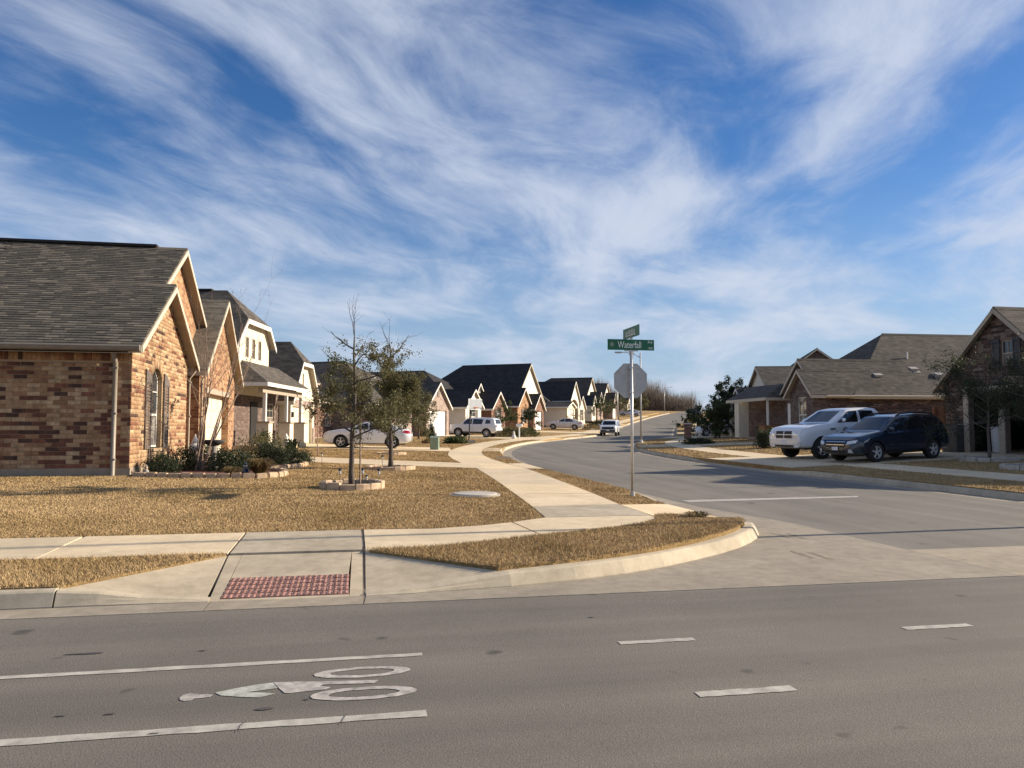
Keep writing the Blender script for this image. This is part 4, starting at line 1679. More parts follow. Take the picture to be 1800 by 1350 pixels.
def house_one():
    z0 = 0.38
    h = thing('brick_house', 'tan brick house nearest the camera with arched window and brown shingle roof', 'house', (-5.6, 20.4, z0))
    ze, p = 3.45, .62
    fz = .24
    # foundation
    f = MB(); f.box((-6.995, 6.8, fz / 2 - .3), (14.03, 13.64, fz + .6)); f.build('foundation', 'slab', h)
    # near side wall
    pn = near_plane(0.0)
    side = [(-14, fz), (0, fz), (0, ze), (-14, ze)]
    w = wall(h, pn, side, [], 'mortar')
    brickwork(w, pn, [(-4.0, fz), (0, fz), (0, ze), (-4.0, ze)], [], fz + .005, 3.10, BRA, 3, singles=300, soldier=.24, weights=(5, 4, 3, 3, 3, 2, 4), prefer=lambda t: (t[2] > 2.3, -t[0]))
    fb = MB(); fb.box((-7, -.02, 3.18), (13.9, .035, .15)); fb.build('frieze_board', 'gutter', h)
    wall(h, Plane((-14, 0, 0), (0, -1, 0), (-1, 0, 0)), [(-11.4, fz), (0, fz), (0, ze), (-11.4, ze)], [], 'brick_wall_tan')
    # bedroom gable A with the arched window
    pf = front_plane(0.0)
    og = gable_outline(0, 6.0, fz, ze, p)
    hole = arch(1.78, 2.92, .66, 2.60, .32)
    w = wall(h, pf, og, [hole], 'mortar', reveal=.16)
    brickwork(w, pf, og, [arch(1.62, 3.08, .58, 2.62, .46)], fz + .005, 5.3, BRA, 4, weights=(7, 4, 7, 2, 1, 1, 4))
    # soldier arch and sill of bricks
    vs, fs, ms = [], [], []
    for k in range(15):
        t = (k + .5) / 15
        a = 1.66 + 1.38 * t
        zb = 2.56 + .30 * (1 - ((a - 2.35) / .6) ** 2) if abs(a - 2.35) < .6 else 2.50
        s = .085
        o = len(vs); lean = (a - 2.35) * .25
        vs += [pf(a - s / 2, zb, 0), pf(a + s / 2, zb, 0), pf(a + s / 2 + lean * .3, zb + .21, 0), pf(a - s / 2 + lean * .3, zb + .21, 0), pf(a - s / 2 + .004, zb, .016), pf(a + s / 2 - .004, zb, .016), pf(a + s / 2 + lean * .3 - .004, zb + .206, .016), pf(a - s / 2 + lean * .3 + .004, zb + .206, .016)]
        for q in ((0, 1, 5, 4), (1, 2, 6, 5), (2, 3, 7, 6), (3, 0, 4, 7), (4, 5, 6, 7)):
            fs.append([i + o for i in q]); ms.append(RND.choice((0, 1, 2, 6)))
    a = np_mesh('arch_bricks', np.array(vs), np.array(fs), BRA, ms, w); a['kind'] = 'stuff'
    window(h, pf, 1.80, 2.90, .69, 2.59, depth=-.15, rise=.30, rows=2, cols=2, upper_only=True, fw=.045)
    s = MB(); pbox(s, pf, 1.70, 3.0, .58, .66, 0.0, .06); s.build('window_sill', 'mortar', h)
    shutter(h, pf, 1.14, 1.68, .66, 2.50, 'shutter', .26, .02)
    shutter(h, pf, 3.02, 3.56, .66, 2.50, 'shutter', .26, .02)
    # main gable M, set back a little
    pm = front_plane(-.3)
    wall(h, pm, gable_outline(0, 11.4, 2.6, ze, p), [], 'brick_wall_tan')
    wall(h, Plane((0, 6.0, 0), (-1, 0, 0), (0, 1, 0)), [(0, fz), (.3, fz), (.3, ze), (0, ze)], [], 'brick_wall_tan')
    wall(h, pm, [(6.0, fz), (7.0, fz), (7.0, 3.4), (6.0, 3.4)], [], 'brick_wall_tan')
    roof(h, -14, -.3, 0, 11.4, ze, p, 'x', ('hip', 'gable'), mat='roof_brown', trim='trim', vent=False, board=.17)
    ra = roof(h, -3.5, 0, 0, 6.0, ze + .010, p, 'x', ('none', 'gable'), mat='roof_brown', trim='trim', board=.17)
    zs = ze - p * .35 + .013
    shingle_roof(ra, -5.2, .3, -.35, zs, 5.7, p, lambda y: .295 if y < 2.98 else -.005, 300)
    v = MB()
    v.box((-3.6, 5.7, ze + p * 5.7 + .045), (5.4, .30, .075)); v.build('ridge_vent', 'ridge_vent', h)
    # garage / entry gable
    xg, g0, g1, zg_, pg = .2, 7.0, 14.2, 3.42, .75
    pgf = front_plane(xg)
    og = gable_outline(g0, g1, 0, zg_, pg)
    wall(h, pgf, og, [rect(8.2, 12.8, .02, 2.45)], 'brick_wall_tan', reveal=.3)
    garage_door(h, pgf, 8.2, 12.8, .02, 2.45, 'garage', 4, 4, depth=-.3)
    hd = MB(); pbox(hd, pgf, 8.05, 12.95, 2.45, 2.63, .002, .05); hd.build('lintel', 'trim_tan', h)
    wall(h, near_plane(g0), [(-4, 0), (xg, 0), (xg, zg_), (-4, zg_)], [], 'brick_wall_tan')
    wall(h, far_plane(g1), [(-xg, 0), (13, 0), (13, zg_), (-xg, zg_)], [], 'brick_wall_tan')
    roof(h, -9, xg, g0, g1, zg_, pg, 'x', ('none', 'gable'), mat='roof_brown', trim='trim', board=.17)
    vent = MB(); vent.box((-4, 10.6, zg_ + pg * 3.6 + .05), (2.6, .28, .08)); vent.build('ridge_vent', 'ridge_vent', h)
    # rear cross roof, its peak shows at the frame's edge
    roof(h, -12.5, -5.0, 2.0, 10.0, ze + 1.3, .75, 'y', ('hip', 'hip'), mat='roof_brown', board=.1)
    gutter(h, (-14.2, -.352, ze - p * .35 - .02), (.28, -.352, ze - p * .35 - .02), (0, -1, 0))
    downpipe(h, -.36, 0, -.05, ze - .26, 0, -.075, r=.062)
    downpipe(h, -.02, 6.25, 0, 3.2, .06, 0, 'trim_tan', .035)
    downpipe(h, .2, 7.15, 0, 3.2, .05, 0, 'trim_tan', .035)
    lt = MB(); lt.box((.30, 7.7, 2.15), (.14, .14, .26)); lt.build('wall_lamp', 'black', h)
    return h


house_one()


def poly_roof(parent, polys, mat, t=.1, name='roof', trim='trim'):
    mb = MB()
    for q in polys:
        n = len(q)
        low = [(a, b, c - t) for a, b, c in q]
        mb.add(list(q), [tuple(range(n))], 0)
        mb.add(low, [tuple(range(n - 1, -1, -1))], 1)
        for i in range(n):
            j = (i + 1) % n
            mb.add([q[i], q[j], low[j], low[i]], [(3, 2, 1, 0)], 1)
    return mb.build(name, [mat, 'trim_tan'], parent)


def house_two():
    z0 = .58
    h = thing('brick_house', 'house with cream stucco clipped gables and a pedestal porch beside the near brick house', 'house', (-5.2, 37.7, z0), R(-11))
    f = MB(); f.box((-6.9, 5.1, -.25), (12.6, 13.4, .8)); f.build('foundation', 'slab', h)
    body(h, -13, -.62, -1.6, 11.8, .1, 3.2, 'brick_wall_mauve')
    # tall stucco gable D: its near slope comes down lower than the far one
    pd = front_plane(-.6)
    zc_, zr_, yr, hj = 6.25, 7.9, 2.2, 1.67
    pt = (zr_ - zc_) / hj
    yn, yf = -1.6, 4.6
    zn, zf = zc_ - pt * (yr - hj - yn), zc_ - pt * (yf - yr - hj)
    hl = [rect(a, a + .34, 4.45, 5.4) for a in (1.1, 2.03, 2.96)]
    wall(h, pd, [(yn, 2.6), (yf, 2.6), (yf, zf), (yr + hj, zc_), (yr - hj, zc_), (yn, zn)], hl, 'stucco', name='gable_wall')
    for a in (1.1, 2.03, 2.96):
        window(h, pd, a, a + .34, 4.45, 5.4, depth=-.09, rows=1, cols=1, frame='trim_tan', blind=False, fw=.04)
        trim_boards(h, pd, a, a + .34, 4.45, 5.4, .05, 'trim_tan', .02, name='window_trim')
    xe = -.3; xr = xe - hj
    yo, zo = yn - .35, zn - pt * .35
    y2, z2 = yf + .3, zf - pt * .3
    rf = poly_roof(h, [[(-13, yo, zo), (xe, yo, zo), (xe, yr - hj, zc_), (xr, yr, zr_), (-13, yr, zr_)],
                       [(xe, y2, z2), (-13, y2, z2), (-13, yr, zr_), (xr, yr, zr_), (xe, yr + hj, zc_)],
                       [(xe, yr - hj, zc_), (xe, yr + hj, zc_), (xr, yr, zr_)]], 'roof_grey', .08)
    for (ya, za), (yb, zb) in (((yo, zo), (yr - hj, zc_)), ((yr - hj, zc_), (yr + hj, zc_)), ((yr + hj, zc_), (y2, z2))):
        m = MB(); m.prism([(xe + .005, ya, za - .03), (xe + .005, yb, zb - .03), (xe + .005, yb, zb - .24), (xe + .005, ya, za - .24)], (.03, 0, 0)); m.build('rake_board', 'trim_white', rf)
    wall(h, far_plane(yf), [(.6, 2.6), (13, 2.6), (13, zf), (.6, zf)], [], 'stucco')
    m = MB(); m.box((-7.2, yr, zr_ + .02), (9, .3, .08)); m.build('ridge_vent', 'ridge_vent', rf)
    # porch
    zp = 3.12
    poly_roof(h, [[(1.15, -1.0, zp), (1.15, 6.4, zp), (-.62, 6.4, zp + 1.15), (-.62, .6, zp + 1.15)], [(1.15, -1.0, zp), (-.62, .6, zp + 1.15), (-.62, -1.0, zp)]], 'roof_grey', .08, 'porch_roof')
    b = MB(); b.box((1.16, 2.7, zp - .11), (.04, 7.4, .16)); b.build('fascia_board', 'trim_white', h)
    b = MB(); b.box((.25, -1.0, zp - .11), (1.8, .04, .16)); b.build('fascia_board', 'trim_white', h)
    b = MB(); b.box((.75, 2.6, zp - .33), (.2, 6.6, .28)); b.build('porch_beam', 'trim_tan', h)
    for y in (-.1, 3.3, 6.0):
        q = MB(); q.box((.75, y, .62), (.58, .58, 1.24)); ped = q.build('pedestal', 'stucco', h)
        q = MB(); q.box((.75, y, 1.28), (.68, .68, .08)); q.build('pedestal_cap', 'trim_tan', ped)
        q = MB(); q.box((.75, y, 2.06), (.15, .15, 1.48)); q.build('post', 'trim_white', h)
    q = MB(); q.box((.25, 2.6, .1), (1.75, 6.6, .2)); q.build('porch_floor', 'concrete', h)
    pf = front_plane(-.62)
    dr = MB(); pbox(dr, pf, 1.9, 2.9, .2, 2.3, .003, .05); dr.build('front_door', 'dark', h)
    window(h, pf, 4.2, 5.4, .9, 2.3, depth=.01, rows=2, cols=2, frame='trim_tan')
    # garage wing with clipped gable
    pg = front_plane(0)
    og = gable_outline(6.6, 11.8, 0, 2.95, 1.2, .60)
    holes = [rect(7.05, 9.0, .02, 2.25), rect(9.4, 11.35, .02, 2.25), rect(9.05, 9.35, 3.25, 4.2)]
    wall(h, pg, og, holes, 'stucco', reveal=.25)
    for a in (7.05, 9.4):
        garage_door(h, pg, a, a + 1.95, .02, 2.25, 'garage', 4, 2, depth=-.22)
    window(h, pg, 9.05, 9.35, 3.25, 4.2, depth=-.1, rows=1, cols=1, frame='trim_tan', blind=False, fw=.04)
    l = MB(); pbox(l, pg, 6.9, 11.5, 2.3, 2.62, .003, .05); l.build('brick_header', 'brick_wall_pink', h)
    for y0, y1 in ((6.6, 6.98), (11.42, 11.8)):
        q = MB(); pbox(q, pg, y0, y1, 0, 1.0, .003, .06); q.build('stone_base', 'brick_wall_pink', h)
    wall(h, near_plane(6.6), [(-.7, 0), (0, 0), (0, 2.95), (-.7, 2.95)], [], 'stucco')
    wall(h, far_plane(11.8), [(0, 0), (13, 0), (13, 2.95), (0, 2.95)], [], 'stucco')
    roof(h, -9, 0, 6.6, 11.8, 2.95, 1.2, 'x', ('none', 'jerkin'), clip=.60, mat='roof_grey', trim='trim_white', board=.2)
    downpipe(h, .02, 6.45, 0, 2.8, .05, 0, 'trim_white', .04)
    lt = MB(); lt.box((.08, 6.8, 1.75), (.14, .16, .3)); lt.build('wall_lamp', 'black', h)


house_two()


def far_house(label, anchor, rz, main, gables, wallm, roofm, ay=0.0, dz=0.0, side='L', group=None):
    """anchor: where the street front crosses the middle of the leading gable (local y = ay)"""
    x, y = anchor
    z = lz(x, y) + dz
    c, s = math.cos(rz), math.sin(rz)
    ox, oy = x - (-s * ay), y - (c * ay)
    h = thing('house', label, 'house', (ox, oy, z), rz, group)
    x0, x1, y0, y1, ze, p, axis, ends = main
    f = MB(); f.box(((x0 + x1) / 2, (y0 + y1) / 2, -.3), (x1 - x0 + .04, y1 - y0 + .04, .86)); f.build('foundation', 'slab', h)
    body(h, x0, x1, y0, y1, .1, ze, wallm)
    if axis == 'x' and ends[1] in ('gable', 'jerkin'):
        wall(h, front_plane(x1), gable_outline(y0, y1, ze - .01, ze, p, None if ends[1] == 'gable' else .55), [], 'stucco_white', name='gable_wall')
    if axis == 'y':
        for k, (e, yy) in enumerate(((ends[0], y0), (ends[1], y1))):
            if e == 'gable':
                pl = near_plane(yy) if k == 0 else far_plane(yy)
                og = gable_outline(x0, x1, ze - .01, ze, p) if k == 0 else [(-a, b) for a, b in gable_outline(x0, x1, ze - .01, ze, p)][::-1]
                wall(h, pl, og, [], wallm, name='gable_wall')
    roof(h, x0, x1, y0, y1, ze, p, axis, ends, mat=roofm, trim='trim', board=.18)
    for g in gables:
        yc, hw, xf, gze, gp, gm, feat = g[:7]
        back = g[7] if len(g) > 7 else 7.0
        pl = front_plane(xf)
        og = gable_outline(yc - hw, yc + hw, 0.0, gze, gp)
        holes = []
        if feat == 'garage':
            holes = [rect(yc - min(hw - .5, 2.4), yc + min(hw - .5, 2.4), .02, 2.2)]
        elif feat == 'garage2':
            holes = [rect(yc - hw + .45, yc - .2, .02, 2.2), rect(yc + .2, yc + hw - .45, .02, 2.2)]
        elif feat == 'window':
            holes = [rect(yc - .55, yc + .55, .8, 2.4)]
        elif feat == 'dormer':
            og = gable_outline(yc - hw, yc + hw, gze - .6, gze, gp)
            holes = [rect(yc - .3, yc + .3, gze - .15, gze + .65)]
        elif feat == 'porch':
            holes = [arch(yc - hw + .6, yc + hw - .6, .02, 3.0, .7)]
        elif feat == 'tall':
            holes = [rect(yc - .35, yc + .35, 2.9, 3.9)]
        wall(h, pl, og, holes, gm, reveal=.2)
        if feat in ('garage', 'garage2'):
            for q in holes:
                garage_door(h, pl, q[0][0], q[1][0], .02, 2.2, 'garage_white', 4, 4 if feat == 'garage' else 2, depth=-.18)
            m = MB(); pbox(m, pl, yc - .22, yc + .22, gze + gp * hw * .35, gze + gp * hw * .35 + .6, .004, .04); m.build('gable_vent', 'shutter', h)
        elif feat == 'window':
            window(h, pl, yc - .55, yc + .55, .8, 2.4, depth=-.12, rows=2, cols=2, frame='trim_white')
            shutter(h, pl, yc - .98, yc - .62, .8, 2.4, 'shutter')
            shutter(h, pl, yc + .62, yc + .98, .8, 2.4, 'shutter')
        elif feat == 'dormer':
            window(h, pl, yc - .3, yc + .3, gze - .15, gze + .65, depth=-.08, rows=1, cols=2, blind=False, fw=.05)
        elif feat == 'porch':
            m = MB(); pbox(m, pl, yc - hw + .6, yc + hw - .6, .02, 3.7, -2.2, -2.1); m.build('porch_wall', wallm, h)
            m = MB(); pbox(m, pl, yc - .5, yc + .5, .05, 2.2, -2.09, -2.0); m.build('front_door', 'shutter', h)
            m = MB(); pbox(m, pl, yc - hw + .6, yc + hw - .6, -.2, .05, -2.1, -.01); m.build('porch_floor', 'concrete', h)
        elif feat == 'tall':
            window(h, pl, yc - .35, yc + .35, 2.9, 3.9, depth=-.1, rows=1, cols=2, blind=False, fw=.05)
        zb = 0 if feat != 'dormer' else gze - .6
        wall(h, near_plane(yc - hw), [(xf - back, zb), (xf, zb), (xf, gze), (xf - back, gze)], [], gm)
        wall(h, far_plane(yc + hw), [(-xf, zb), (-xf + back, zb), (-xf + back, gze), (-xf, gze)], [], gm)
        roof(h, xf - back, xf, yc - hw, yc + hw, gze, gp, 'x', ('none', 'gable'), mat=roofm, trim='trim_white', ov=.3, og=.25, board=.17)
    return h


# third house: dark roof, upper gable turned to the camera, mostly behind the oaks
h3 = far_house('house with dark roof and grey upper gable half hidden behind the two oaks', (-2.6, 57.5), R(-17),
               (-13, -.8, -1, 13, 2.95, .50, 'y', ('hip', 'hip')), [(10.2, 3.0, .4, 2.8, .8, 'brick_wall_pink', 'garage')], 'brick_wall_red', 'roof_dark')
body(h3, -9.0, -3.2, 1.2, 9, 3.0, 4.75, 'stucco_grey', name='upper_wall')
wall(h3, near_plane(1.2), gable_outline(-9.0, -3.2, 4.7, 4.75, .85), [], 'stucco_grey', name='upper_gable')
roof(h3, -9.0, -3.2, 1.2, 9, 4.75, .85, 'y', ('gable', 'hip'), mat='roof_dark', trim='trim_tan', board=.16, name='upper_roof')
window(h3, front_plane(-.8), 2.0, 3.2, .9, 2.3, depth=.012, rows=2, cols=2)
far_house('pink brick house with white garage door behind the first oaks', (6.3, 67.2), R(-30),
          (-14, -1.0, -9.5, 2.2, 2.8, .62, 'x', ('gable', 'hip')), [(0, 2.35, .2, 2.7, .85, 'brick_wall_pink', 'garage'), (3.5, 1.1, -2.2, 3.5, .9, 'stucco_white', 'dormer', 3.0), (-5.6, 1.7, -.4, 2.7, .85, 'brick_wall_pink', 'window')], 'brick_wall_pink', 'roof_grey')
far_house('dark roofed house with small white gable behind the white compact SUV', (13.6, 79.3), R(-31),
          (-14, -1.2, -8.0, 4.0, 2.8, .62, 'x', ('gable', 'hip')), [(0, 2.0, .4, 2.7, .8, 'brick_wall_red', 'window'), (-.6, 1.2, -1.6, 4.0, 1.0, 'stucco_white', 'dormer', 3.5), (-7.2, 1.9, .6, 2.7, .8, 'stucco_white', 'window')], 'brick_wall_red', 'roof_dark')
far_house('large dark roofed house with tall white side gable beyond the compact SUV', (20.6, 90.5), R(-31),
          (-15, -1.0, -5.0, 5.4, 3.6, .86, 'x', ('hip', 'gable')), [(-1.0, 1.9, .6, 2.7, .85, 'brick_wall_red', 'garage'), (-4.6, 2.2, 0, 3.0, .85, 'brick_wall_tan', 'window')], 'brick_wall_red', 'roof_dark')
far_house('house with tall cream entry gable behind the silver sedan', (28.6, 105), R(-30),
          (-14, -1.5, -5.0, 7.0, 3.2, .68, 'x', ('hip', 'hip')), [(0, 2.7, .8, 3.7, .95, 'stucco_white', 'porch'), (6.6, 2.0, .2, 2.8, .85, 'stucco', 'window'), (-5.0, 2.0, 1.6, 2.6, .3, 'stucco', 'garage')], 'brick_wall_tan', 'roof_dark')
far_house('dark roofed house with pinkish gable left of the far street lamp', (37.8, 121), R(-28),
          (-14, -1.2, -5.5, 6.5, 3.2, .68, 'x', ('hip', 'gable')), [(0, 2.2, .4, 2.8, .95, 'brick_wall_pink', 'window'), (-4.4, 1.6, .2, 2.7, .9, 'stucco_white', 'window')], 'brick_wall_red', 'roof_dark')
far_house('small dark roofed house with pink gable half behind the stop sign', (45.5, 136.5), R(-28),
          (-13, -1.2, -5.0, 6.0, 3.0, .65, 'x', ('hip', 'gable')), [(0, 2.2, .4, 2.8, .9, 'brick_wall_pink', 'garage')], 'brick_wall_red', 'roof_dark')
far_house('farthest house on the left with a lit white gable under the stop sign', (56, 158), R(-28),
          (-13, -1.2, -5.0, 6.0, 2.9, .55, 'y', ('hip', 'hip')), [(0, 2.2, .4, 2.8, .9, 'stucco_white', 'window')], 'brick_wall_red', 'roof_dark')


# ------------------------------------------------------------------ right side
def house_r1():
    z0 = lz(23.5, 25) + .02
    h = thing('brick_house', 'mauve brick house with steep gable and shuttered window at the right edge', 'house', (23.5, 27.6, z0), R(180))
    ze, p = 2.95, .88
    pf = front_plane(0)
    og = gable_outline(0, 5.8, 0, ze, p)
    win = rect(2.86, 3.42, 3.3, 4.25)
    holes = [rect(1.25, 2.7, .02, 2.3), rect(2.98, 5.0, .02, 2.3), win]
    f = MB(); f.box((-6.5, 6.4, -.3), (13.02, 12.84, .66)); f.build('foundation', 'slab', h)
    w = wall(h, pf, og, holes, 'mortar2', reveal=.2)
    brickwork(w, pf, og, [rect(1.15, 5.1, 0, 2.55), win], .01, 5.5, BRB, 21)
    window(h, pf, 2.86, 3.42, 3.3, 4.25, depth=-.1, rows=1, cols=2, frame='trim_tan', fw=.05)
    shutter(h, pf, 2.5, 2.84, 3.25, 4.3, 'shutter_dark')
    shutter(h, pf, 3.44, 3.78, 3.25, 4.3, 'shutter_dark')
    hd = MB(); pbox(hd, pf, 1.0, 5.3, 2.42, 2.56, .02, .10); hd.build('lintel', 'trim', h)
    for a0, a1 in ((1.0, 1.25), (2.7, 2.98), (5.0, 5.25)):
        q = MB(); pbox(q, pf, a0, a1, 0, 2.42, .016, .06); q.build('garage_pillar', 'trim_tan', h)
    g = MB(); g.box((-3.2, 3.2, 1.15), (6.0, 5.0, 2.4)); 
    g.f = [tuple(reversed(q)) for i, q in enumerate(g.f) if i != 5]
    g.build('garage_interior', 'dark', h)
    q = MB(); q.lathe([(.28, 0), (.32, .9), (.34, .95), (.30, 1.0)], 12, (-.9, 1.75, .02)); q.build('bin', 'statue', h)
    # corner pieces
    wall(h, near_plane(0), [(-13, 0), (0, 0), (0, ze), (-13, ze)], [], 'brick_wall_mauve')
    roof(h, -9, 0, 0, 5.8, ze, p, 'x', ('none', 'gable'), mat='roof_grey', trim='trim_tan', board=.2)
    # main block towards the camera
    body(h, -13, -.8, 5.8, 12.8, .1, 2.95, 'brick_wall_mauve')
    roof(h, -15, -.8, .6, 12.8, 2.95, .82, 'x', ('hip', 'hip'), mat='roof_grey', trim='trim_tan', board=.18)
    window(h, front_plane(-.8), 8.2, 9.6, .8, 2.3, depth=.012, rows=2, cols=3, frame='trim_tan')
    q = MB(); pbox(q, pf, .15, .95, .0, 1.1, .02, .35); q.build('stone_planter', 'stone_dark', h)


def house_r2():
    z0 = lz(26.6, 41) + .18
    h = thing('brick_house', 'wide brown roofed brick house behind the parked pickup and wagon', 'house', (26.5, 47.5, z0), R(180 - 3))
    ze, p = 2.85, .77
    pw = far_plane(6.8)
    f = MB(); f.box((-8, 1.5, -.3), (15.02, 10.64, .66)); f.build('foundation', 'slab', h)
    o = [(0.6, 0), (16, 0), (16, ze), (0.6, ze)]
    w = wall(h, pw, o, [rect(3.0, 3.9, 1.9, 2.4)], 'mortar2')
    brickwork(w, pw, [(.6, 0), (11, 0), (11, ze), (.6, ze)], [], .02, 2.75, BRB, 31, soldier=.2)
    body(h, -18, -.6, -3.8, 6.8, 0, ze, 'brick_wall_mauve', 'nf')
    roof(h, -20, -2.4, -3.8, 6.8, ze, p, 'x', ('gable', 'hip'), mat='roof_grey', trim='trim', board=.2, vent=True)
    # nested front gables
    pf = front_plane(-.3)
    og = gable_outline(2.2, 6.75, 0, ze, .90)
    wall(h, pf, og, [], 'brick_wall_mauve')
    v = MB(); v.box((-.28, 4.5, ze + 1.45), (.04, .5, .3)); v.build('gable_vent', 'dark', h)
    roof(h, -7, -.3, 2.2, 6.75, ze + .01, .90, 'x', ('none', 'gable'), ov=.2, mat='roof_grey', trim='trim', board=.18)
    pf = front_plane(.25)
    og = gable_outline(4.0, 6.78, 0, ze, .95)
    wall(h, pf, og, [rect(4.9, 5.9, .5, 2.5)], 'brick_wall_mauve')
    window(h, pf, 4.9, 5.9, .5, 2.5, depth=-.1, rows=2, cols=2, frame='trim_white')
    wall(h, far_plane(6.78), [(-.25, 0), (.62, 0), (.62, ze), (-.25, ze)], [], 'brick_wall_mauve')
    wall(h, near_plane(4.0), [(-.6, 0), (.25, 0), (.25, ze), (-.6, ze)], [], 'brick_wall_mauve')
    roof(h, -4, .25, 4.0, 6.78, ze + .02, .95, 'x', ('none', 'gable'), ov=.28, mat='roof_grey', trim='trim', board=.18)
    # entry porch further along the front
    po = front_plane(-.28)
    d_ = MB(); pbox(d_, po, 2.75, 3.65, .05, 2.2, .004, .05); d_.build('front_door', 'garage_white', h)
    zp = 2.62
    poly_roof(h, [[(1.1, -3.6, zp), (1.1, 2.4, zp), (-.62, 1.4, zp + .95), (-.62, -3.6, zp + .95)], [(1.1, 2.4, zp), (-.62, 2.4, zp), (-.62, 1.4, zp + .95)]], 'roof_grey', .08, 'porch_roof')
    b_ = MB(); b_.box((1.12, -.6, zp - .12), (.04, 6.0, .17)); b_.build('fascia_board', 'trim', h)
    b_ = MB(); b_.box((.25, 2.42, zp - .12), (1.74, .04, .17)); b_.build('fascia_board', 'trim', h)
    b_ = MB(); b_.box((.75, -1.9, 1.25), (.7, .7, 2.5)); b_.build('porch_column', 'stucco', h)
    b_ = MB(); b_.box((.85, 2.2, 1.25), (.11, .11, 2.5)); b_.build('post', 'trim_white', h)
    # roof vents, a pipe and their flashing
    for x, y in ((-4.6, 5.6), (-7.4, 5.0), (-8.8, 5.5)):
        zz = ze + p * (6.8 - y)
        q = MB(); q.box((x, y, zz + .10), (.55, .42, .14), rx=math.atan(-p) * .6); q.box((x, y, zz + .02), (.7, .6, .03), rx=-math.atan(p)); q.build('roof_vent', 'roof_vent', h)
    q = MB(); q.tube([(-7.8, 3.9, ze + p * 2.9 - .05), (-7.8, 3.9, ze + p * 2.9 + .4)], .05, 8); q.build('vent_pipe', 'statue', h)
    gutter(h, (-15.8, 7.155, ze - p * .35 - .03), (-.3, 7.155, ze - p * .35 - .03), (0, 1, 0), 'trim')


house_r1()
house_r2()
h = far_house('dark roofed house between the brown roofed one and the evergreen', (32.0, 60.5), R(180 - 16),
              (-13, -1.0, -5, 6.5, 2.9, .52, 'x', ('hip', 'gable')), [(3.6, 2.2, .5, 2.8, .5, 'brick_wall_mauve', 'garage'), (-1.8, 2.0, .2, 3.2, .5, 'stucco', 'porch')], 'brick_wall_mauve', 'roof_grey')
q = MB(); q.box((1.0, .6, 1.5), (.75, .75, 3.0)); q.build('porch_column', 'stucco', h)
far_house('dark roofed house rising behind the evergreen tree on the right', (38.5, 74.5), R(180 - 24),
          (-13, -1.0, -6, 6, 3.6, .75, 'y', ('gable', 'gable')), [(0, 2.4, .4, 2.8, .8, 'brick_wall_mauve', 'window')], 'brick_wall_mauve', 'roof_dark')
far_house('right hand house beyond the evergreen with its roof just showing', (47, 92), R(180 - 26),
          (-13, -1.0, -6, 6, 2.9, .65, 'x', ('hip', 'hip')), [(0, 2.4, .4, 2.8, .8, 'brick_wall_red', 'garage')], 'brick_wall_red', 'roof_dark')
# ------------------------------------------------------------------ vehicles (front at local +X, ground at z = 0)
def smooth_interp(x, pts, k=.06):
    xs = np.array([p[0] for p in pts]); zs = np.array([p[1] for p in pts])
    o = np.argsort(xs); xs, zs = xs[o], zs[o]
    acc = 0
    offs = np.linspace(-1, 1, 9) * k
    wts = np.exp(-2 * (offs / k) ** 2); wts /= wts.sum()
    for d, w in zip(offs, wts):
        acc = acc + w * np.interp(x + d, xs, zs)
    return acc


